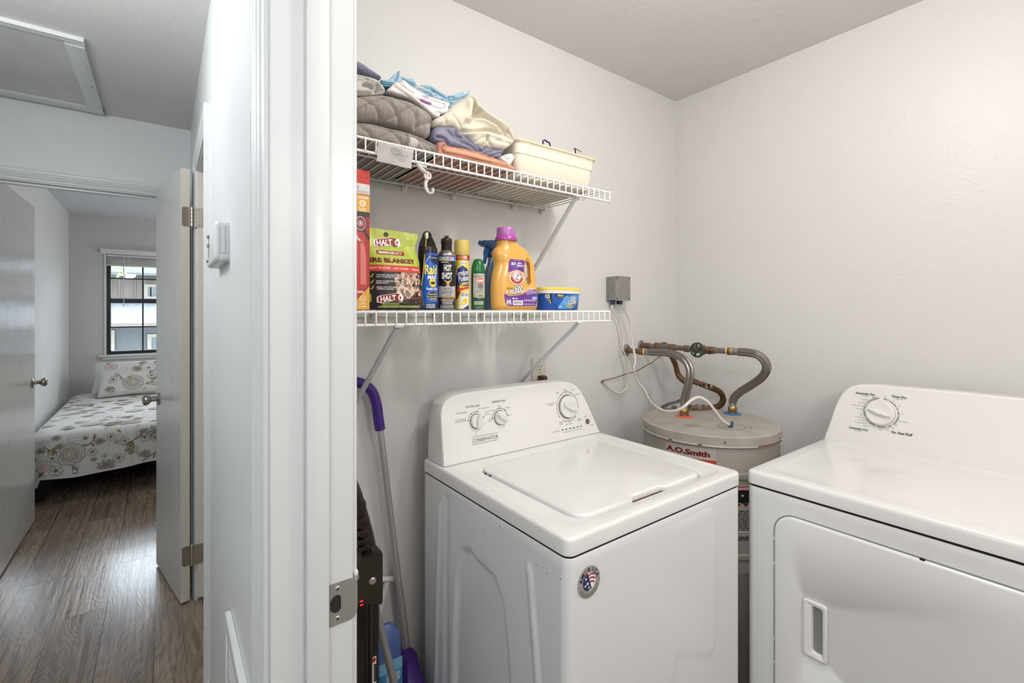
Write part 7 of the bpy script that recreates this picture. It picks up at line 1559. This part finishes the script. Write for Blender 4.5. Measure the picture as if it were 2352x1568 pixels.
b.lathe([(.0001, 0), (.014, 0), (.014, .012), (.010, .015), (.010, .024), (.007, .026), (.0001, .026)], (cx2 - .010, yv, cz2), vx, 16, RUST); b.build('valve_body', cl)
wc = V((cx2 - .010, yv, cz2)) + vx * .036; q_ = V((0, 0, 1)).rotation_difference(vx).to_matrix(); GW = M('handwheel_green', '#1c3a24', .4, coat=.3)
b = MB().use(GW); wr = .0275
b.tube([wc + q_ @ V((wr * cos(t * pi / 18), wr * sin(t * pi / 18), 0)) for t in range(36)], lambda t: .0042, 10, closed=True)
for k_ in range(5):
    a = 2 * pi * k_ / 5 + .3; b.tube([wc + q_ @ V((.006 * cos(a), .006 * sin(a), .002)), wc + q_ @ V((wr * cos(a), wr * sin(a), 0))], lambda t: .0048 - .0012 * sin(pi * t), 8)
b.lathe([(.0001, -.003), (.009, -.003), (.009, .004), (.006, .006), (.0001, .006)], wc, vx, 16, GW); b.lathe([(.0001, .010), (.003, .010), (.0035, .006)], wc, vx, 10, STEEL); b.tube([wc - vx * .012, wc], .004, 8, RUSTG); b.build('handwheel', cl)
b = MB(); b.tube([(cx2, yv - .03, cz2 + .001), (cx2, .990, cz2 + .002)], .0115, 14, RUSTG); hexnut(b, (cx2, 1.062, cz2 + .001), (0, -1, 0), .0165, .016, RUST); b.lathe([(.0001, 0), (.0145, 0), (.0145, .004), (.0001, .004)], (cx2, .993, cz2 + .002), (0, -1, 0), 20, TAPE); hexnut(b, (cx2, .989, cz2 + .002), (0, -1, 0), .0175, .018, BRASS); b.lathe([(.0001, 0), (.0152, 0), (.0152, .003), (.014, .004), (.014, .024), (.0155, .027), (.0001, .027)], (cx2, .971, cz2 + .002), (0, -1, 0), 24, FER); b.build('union_nut', cl)
b = MB(); braided(b, [(cx2, .945, cz2 + .002), (cx2 + .002, .905, cz2 + .001), (cx2 + .006, .872, cz2 - .006), (cx2 + .016, .852, cz2 - .030), (cx2 + .030, .854, cz2 - .062), (cx2 + .048, .880, cz2 - .095), (cx2 + .064, .925, cz2 - .130), (cx2 + .077, .975, cz2 - .165), (cx2 + .082, 1.005, cz2 - .195), (COLD.x, COLD.y, TZ + .045)], .0155); b.build('braided_hose', cl)
b = MB(); b.lathe([(.0001, .048), (.0150, .048), (.0160, .046), (.0140, .044), (.0140, .034), (.0150, .031), (.0001, .031)], COLD, seg=24, mat=FER); hexnut(b, COLD + V((0, 0, .013)), (0, 0, 1), .0175, .018, BRASS); b.lathe([(.0001, .0), (.0125, .0), (.0125, .014), (.0001, .014)], COLD + V((0, 0, .002)), seg=20, mat=FER); b.build('tank_nut', cl)
# relief / old line: corrugated brown hose
rl = thing('corrugated_relief_line', (1.919, 1.40, 1.20), 'rust-brown corrugated hose looping behind the braided hoses down to the tank top', 'hose')
esc(rl, 1.919, 1.209, .024, M('escutcheon_white', '#c9c6c0', .6))
b = MB(); RC = M('corrugated_brown', '#7d5f40', .45, .5, var=(60, '#54391f', .7, None))
b.tube([(1.919, YA - .004, 1.207), (1.919, 1.345, 1.206), (1.918, 1.30, 1.203)], .010, 12, RUSTG, smooth=3); b.lathe([(.0001, 0), (.014, 0), (.015, .004), (.015, .02), (.0001, .022)], (1.919, 1.37, 1.207), (0, -1, 0), 8, RUST); b.build('pipe_stub', rl)
YC = 1.235
def C(px, py, Y=YC): return atY(px, py, Y)
b = MB(); grooved(b, [(1.918, 1.30, 1.203), C(1541, 812, 1.27), C(1551, 836, 1.25), C(1559, 862, 1.24), C(1576, 877, 1.235), C(1590, 874, 1.225)], .0115, RC)
b.build('upper_corrugated_hose', rl)
b = MB(); A0, A1, A2 = C(1588, 873, 1.222), C(1608, 881, 1.19), C(1636, 891, 1.15); b.tube([A0, A1, A2], lambda t: .0120 + .0022 * (1 if (t * 7) % 1 < .5 else 0), 12, RUST, smooth=6)
rd = random.Random(6)
for i in range(12): b.sphere(A1.lerp(A2, rd.random()) + V((rd.uniform(-.010, .010), -.009, rd.uniform(-.008, .010))), .0042, M('mineral_crust', '#cfc6b6', .9) if i % 3 == 0 else M('black_crust', '#2c1d12', .9), 6)
b.build('rusted_coupling', rl)
b = MB(); grooved(b, [A2, C(1652, 899, 1.135), C(1661, 913, 1.125), C(1656, 928, 1.12), C(1640, 936, 1.125), C(1622, 939, 1.13)], .0115, RC); b.build('lower_corrugated_hose', rl)
b = MB(); e0 = C(1624, 938.5, 1.13); e1 = C(1584, 935, 1.165); b.tube([e0, e1], .0115, 12, RUST); dd = (e1 - e0).normalized(); hexnut(b, e0 + dd * .004, dd, .0175, .020, RUST); b.lathe([(.0001, 0), (.0135, 0), (.0165, .004), (.0165, .016), (.0135, .02), (.0001, .02)], e0 + dd * .036, dd, 14, RUSTG)
b.tube([e1, e1 + V((0, 0, -.010)), V((e1.x, e1.y, TZ + .003))], .011, 12, RUST, smooth=3); b.build('tank_fitting', rl)
# bent grey strap lying on the tank top
gs = thing('metal_strap', (1.72, 1.18, TZ), 'crumpled dark grey metal strap and lever lying on the tank top beside the red collar', 'strap')
b = MB().use(M('strap_grey', '#6f6b66', .45, .7)); s0 = [(1522, 938), (1540, 929), (1556, 925), (1566, 921)]
for k_, off in enumerate((0, .008, .016)): b.tube([atZ(px, py, TZ + .010) + V((off * .5, off * .8, .003 * k_)) for px, py in s0], .0045, 6, smooth=4, flat=.35)
b.box(-.022, -.010, 0, .022, .010, .0025, .0005, 1, None, Matrix.Translation(atZ(1548, 937, TZ) + V((0, .0, .004))) @ Matrix.Rotation(.5, 4, 'Z')); b.build('strap', gs)
b = MB().use(MATS['strap_grey']); b.tube([atZ(1566, 921, TZ + .01), C(1566, 919, 1.20), C(1560, 918, 1.20), C(1557, 921, 1.20)], .003, 8, smooth=4); b.build('lever', gs)
# ---------------------------------------------------------------- cables
def cable(name, pts, r, mat, label, flat=1, cat='cable'):
    b = MB(); b.tube(pts, r, 10, mat, smooth=8, flat=flat); return tag(b.build(name, None, pts[0]), label, cat)
Q = lambda px, py, Y: atY(px, py, Y)
cable('power_cable', [(1.5915, 1.392, JZ0 - .016), Q(1406, 712, 1.390), Q(1421, 735, 1.388), Q(1428, 765, 1.385), Q(1432, 785, 1.380), Q(1430, 800, 1.376), Q(1438, 822, 1.376), Q(1442, 850, 1.378), Q(1442, 880, 1.383), Q(1434, 896, 1.388), Q(1419, 903, 1.392), Q(1402, 893, 1.398), Q(1390, 880, 1.404), Q(1383, 877, 1.414)], .0042, CABLE, 'white cable looping from the junction box into a hole in the wall', .8)
cable('heater_cable', [(1.617, 1.375, JZ0 - .015), Q(1428, 703, 1.375), Q(1440, 722, 1.370), Q(1449, 745, 1.362), Q(1451, 775, 1.335), Q(1456, 805, 1.270), Q(1459, 830, 1.25), Q(1456, 848, 1.25), Q(1465, 876, 1.25), Q(1480, 894, 1.22), Q(1492, 918, 1.16), Q(1512, 937, 1.08), Q(1538, 945, 1.02), Q(1565, 938, .97), Q(1588, 919, .95), Q(1606, 912, .94), Q(1625, 922, .925), Q(1642, 942, .915), Q(1660, 965, .908), V((1.672, .905, TZ + .012))], .0052, CABLE, 'white cable draped from the junction box across the tank top into its blue clamp', .75)
b = MB(); b.use(M('clamp_navy', '#36435c', .4)); b.box(-.010, -.008, 0, .010, .008, .007, .001, 1, None, Matrix.Translation((1.678, .903, TZ + .0015)) @ Matrix.Rotation(.5, 4, 'Z')); b.lathe([(.0001, .018), (.004, .016), (.004, 0)], (1.684, .900, TZ + .006), (0, 0, 1), 12); b.build('wire_clamp', wh)
b = MB().use(RUST); b.tube([Q(1384, 876, YA - .001), Q(1384, 876, YA - .008)], .007, 10); 
tag(b.build('cable_bushing', None, Q(1384, 876, YA - .001)), 'small rusty bushing where the looping white cable enters the wall', 'bushing')
cable('thin_wire', [Q(1386, 873, 1.408), Q(1410, 868, 1.405), Q(1440, 858, 1.40), Q(1462, 852, 1.39), Q(1480, 842, 1.37), Q(1498, 832, 1.35), Q(1510, 822, 1.34), (1.919, 1.33, 1.195)], .0017, M('thin_wire_brown', '#5c4a36', .7), 'thin brown wire strung from the wall hole up to the pipes', cat='wire')

# ================================================================ BROOMS AND CLEANING THINGS BY THE DOOR FRAME
PUR_ = M('purple_plastic', '#42207e', .3); POLE = M('pole_silver', '#b9b7b5', .3, .45)
YBp = 1.372
dpn = thing('lobby_dustpan', (.60, 1.30, 0), 'purple upright dustpan with bent purple grip and silver pole leaning on the wall', 'dustpan')
b = MB(); b.tube([atY(790, 868, YBp), atY(815, 876, YBp), atY(838, 884, YBp), atY(856, 902, YBp), atY(865, 930, YBp), atY(869, 960, YBp), atY(873, 986, YBp)], lambda t: .0155 if t > .1 else .0155, 16, PUR_, smooth=6); b.build('grip', dpn)
pA, pB = atY(873, 984, YBp), atY(935, 1497, YBp); pm_ = pA.lerp(pB, .73)
b = MB(); b.tube([pA, pm_], .0098, 16, POLE); b.build('pole', dpn)
b = MB(); b.tube([pm_, pB + (pB - pA).normalized() * .02], .0112, 16, POLE); b.build('lower_pole', dpn)
b = MB().use(PUR_); zt2 = pB.z + .02
rs = []
for z2, x0, x1, y0, y1 in ((zt2, .580, .622, 1.31, 1.362), (zt2 - .05, .575, .628, 1.295, 1.365), (.20, .560, .645, 1.22, 1.385), (.05, .548, .652, 1.12, 1.388), (.004, .548, .652, 1.10, 1.388)): rs.append([V((a_, b_, z2)) for a_, b_ in rrect(x0, y0, x1, y1, .012, 4)])
b.loft(rs); b.build('pan', dpn)
st2 = thing('broom', (.60, 1.20, 0), 'grey metal broom stick leaning low behind the vacuum', 'broom')
q0, q1 = atY(871, 1430, 1.18), atY(905, 1568, 1.16)
dq = (q1 - q0); q2 = q1 + dq * (q1.z - .09) / (-dq.z)
b = MB(); b.tube([q0 - dq * .8, q2], .0098, 14, M('stick_grey', '#9a9794', .35, .4)); b.build('stick', st2)
b = MB().use(PUR_); b.box(q2.x - .05, q2.y - .018, .070, q2.x + .035, q2.y + .018, .10, .006, 2); b.build('head', st2)
b = MB(); b.loft([[V((a_, b_, z2)) for a_, b_ in rrect(q2.x - .052 - g, q2.y - .020 - g * .3, q2.x + .037 + g, q2.y + .020 + g * .3, .006, 3)] for z2, g in ((.072, -.004), (.002, .006))], M('bristles', '#3a3a44', .9, bump=[(300, .002, 2)])); b.build('bristles', st2)
# stick vacuum
vc = thing('stick_vacuum', (.40, 1.10, 0), 'black stick vacuum with ribbed hose and red indicator lights beside the door frame', 'vacuum cleaner')
YV = 1.10; vq = lambda px, py, Y=YV: atY(px, py, Y)
b = MB(); b.tube([vq(800, 1090), vq(815, 1130), vq(828, 1180), vq(838, 1225), vq(842, 1252)], lambda t: .0125 + .0085 * t, 20, M('hose_black', '#261b14', .22), smooth=8)
b.build('wand', vc)
for k_, (px, py, r_) in enumerate(((829, 1160, .0195), (831, 1190, .0210), (836, 1216, .0215), (838, 1236, .0225), (840, 1250, .0225))):
    b = MB(); c0 = vq(px - 8, py); ax = (vq(842, 1252) - vq(815, 1130)).normalized(); b.lathe([(r_ - .003, -.006), (r_, -.004), (r_ + .0005, .004), (r_ - .003, .006)], c0, ax, 24, MATS['hose_black'], cap=False); b.build('wand_rib', vc)
b = MB(); b.tube([vq(840, 1250), vq(843, 1275)], .012, 16, BLACKP); b.build('neck', vc)
b = MB().use(DARKP); o2_ = [(866, 1254), (869, 1262), (869, 1368), (866, 1374), (812, 1372), (800, 1368), (800, 1320), (812, 1290), (822, 1272), (850, 1264)]
b.loft([[vq(px, py, YV) + V((0, -.028 * s_, 0)) + (V((0, 0, 0)) if abs(s_) < 1 else V((.0, 0, 0))) for px, py in o2_] for s_ in (-1, 1)]); b.build('bracket', vc)
for px, py in ((856, 1334), (817, 1328)): b = MB(); b.lathe([(.0001, .004), (.006, .0035), (.0085, .001), (.009, 0)], vq(px, py, YV - .0285), (0, -1, 0), 18, M('rivet_silver', '#bdb8b0', .3, .8)); b.build('rivet', vc)
b = MB().use(BLACKP); bl0, bl1 = vq(800, 1372), vq(868, 1372); zb0 = bl0.z
b.box(bl0.x, YV - .024, .08, bl1.x - .003, YV + .03, zb0 + .004, .010, 3); b.build('body', vc)
b = MB(); b.box(.3535, YV - .0275, .30, .3755, YV - .022, zb0 - .004, .002, 1, M('gloss_black', '#0b0908', .08)); b.build('display_strip', vc)
b = MB(); b.box(.386, YV - .030, .47, .392, YV - .022, zb0 - .002, .002, 1, DARKP); b.build('rail', vc)
for py in (1380, 1389): 
    c0 = vq(830.5, py, YV - .0280); b = MB(); b.box(c0.x - .0035, c0.y - .0004, c0.z - .0011, c0.x + .0035, c0.y + .0003, c0.z + .0011, mat=M('led_red', '#ff1a0a', .4, emit=('#ff2010', 3.0))); b.build('indicator_light', vc)
c0 = vq(867, 1533, YV - .0245); b = MB(); Lb = Label(); Lb.rect(-.012, -.06, .003, .03, '#e2dedb', 0); Lb.ell(-.003, .022, .005, .006, '#b3241c', 1, 14); Lb.rect(-.003, -.03, .003, .012, '#3a3a44', 1); Lb.put(b, plane_map((c0.x - .006, YV - .0243, c0.z), (1, 0, 0), (0, 0, 1), (0, -1, 0))); b.build('sticker', vc, fix=False, smooth=0)
b = MB(); b.box(.335, YV - .09, .0, .445, YV + .06, .075, .012, 3, BLACKP); b.build('floor_head', vc)
# blue jug of cleaner on an upturned white tote
tt_ = thing('white_tote', (.50, 1.31, 0), 'low white plastic tote standing behind the vacuum under the blue jug', 'tote')
b = MB(); b.loft([[V((a_, b_, z2)) for a_, b_ in rrect(.425 - g, 1.225 - g, .545 + g, 1.315 + g, .012, 5)] for z2, g in ((0, 0), (.165, -.004), (.17, -.008))], M('tote_white', '#dcdad6', .4)); b.build('tub', tt_)
jgb = thing('cleaner_jug', (.50, 1.27, .17), 'translucent blue cleaner jug with light blue label behind the vacuum', 'jug')
BJ = M('jug_blue', '#5570ae', .25, trans=.2); b = MB().use(BJ)
jr = lambda z2, g, r=.016: [V((a_, b_, .1706 + z2)) for a_, b_ in rrect(.445 + g, 1.240 + g, .541 - g, 1.300 - g, r, 5)]
b.loft([jr(0, .006), jr(.004, 0), jr(.235, 0), jr(.250, .001), jr(.256, .0), jr(.275, .000), jr(.300, .006), jr(.312, .018, .01), jr(.318, .024, .006)]); b.build('bottle', jgb)
Lb = Label(); Lb.rect(-.046, .03, .046, .232, '#3d86b8', 0); Lb.rect(-.046, .20, .046, .232, '#7ab6d4', 1); Lb.lines(.0, .040, .17, .196, 5, '#d8eaf2', 2, 3); Lb.ring(-.012, .15, .009, .0015, '#d8eaf2', 2); Lb.lines(.002, .04, .12, .16, 7, '#d8eaf2', 2, 4)
Lb.p = [p for p in Lb.p]
b = MB(); Lb.put(b, plane_map((.493, 1.2396, .1706), (1, 0, 0), (0, 0, 1), (0, -1, 0))); b.build('printed_label', jgb, fix=False, smooth=0)
# white tubular rack foot behind the pole
wt = thing('folding_rack', (.50, 1.395, 0), 'white tubular folding rack leaning on the wall behind the dustpan pole', 'rack')
WT = M('white_tube', '#dedbd6', .3); yk = 1.395
e0, e1 = atY(868, 1326, yk), atY(921, 1326, yk); b = MB(); b.tube([e0 - V((.03, 0, 0)), e1], .0085, 14, WT); b.build('top_bar', wt)
f0, f1 = atY(889, 1335, yk), atY(868, 1425, yk); df = f1 - f0; f2 = f0 + df * ((f0.z - .002) / -df.z)
b = MB(); b.tube([f0, f2], .0085, 14, WT); b.build('leg', wt)
b = MB(); b.tube([e1 - V((.004, 0, 0)), V((e1.x - .002, yk, .002))], .007, 12, WT); b.build('leg', wt)
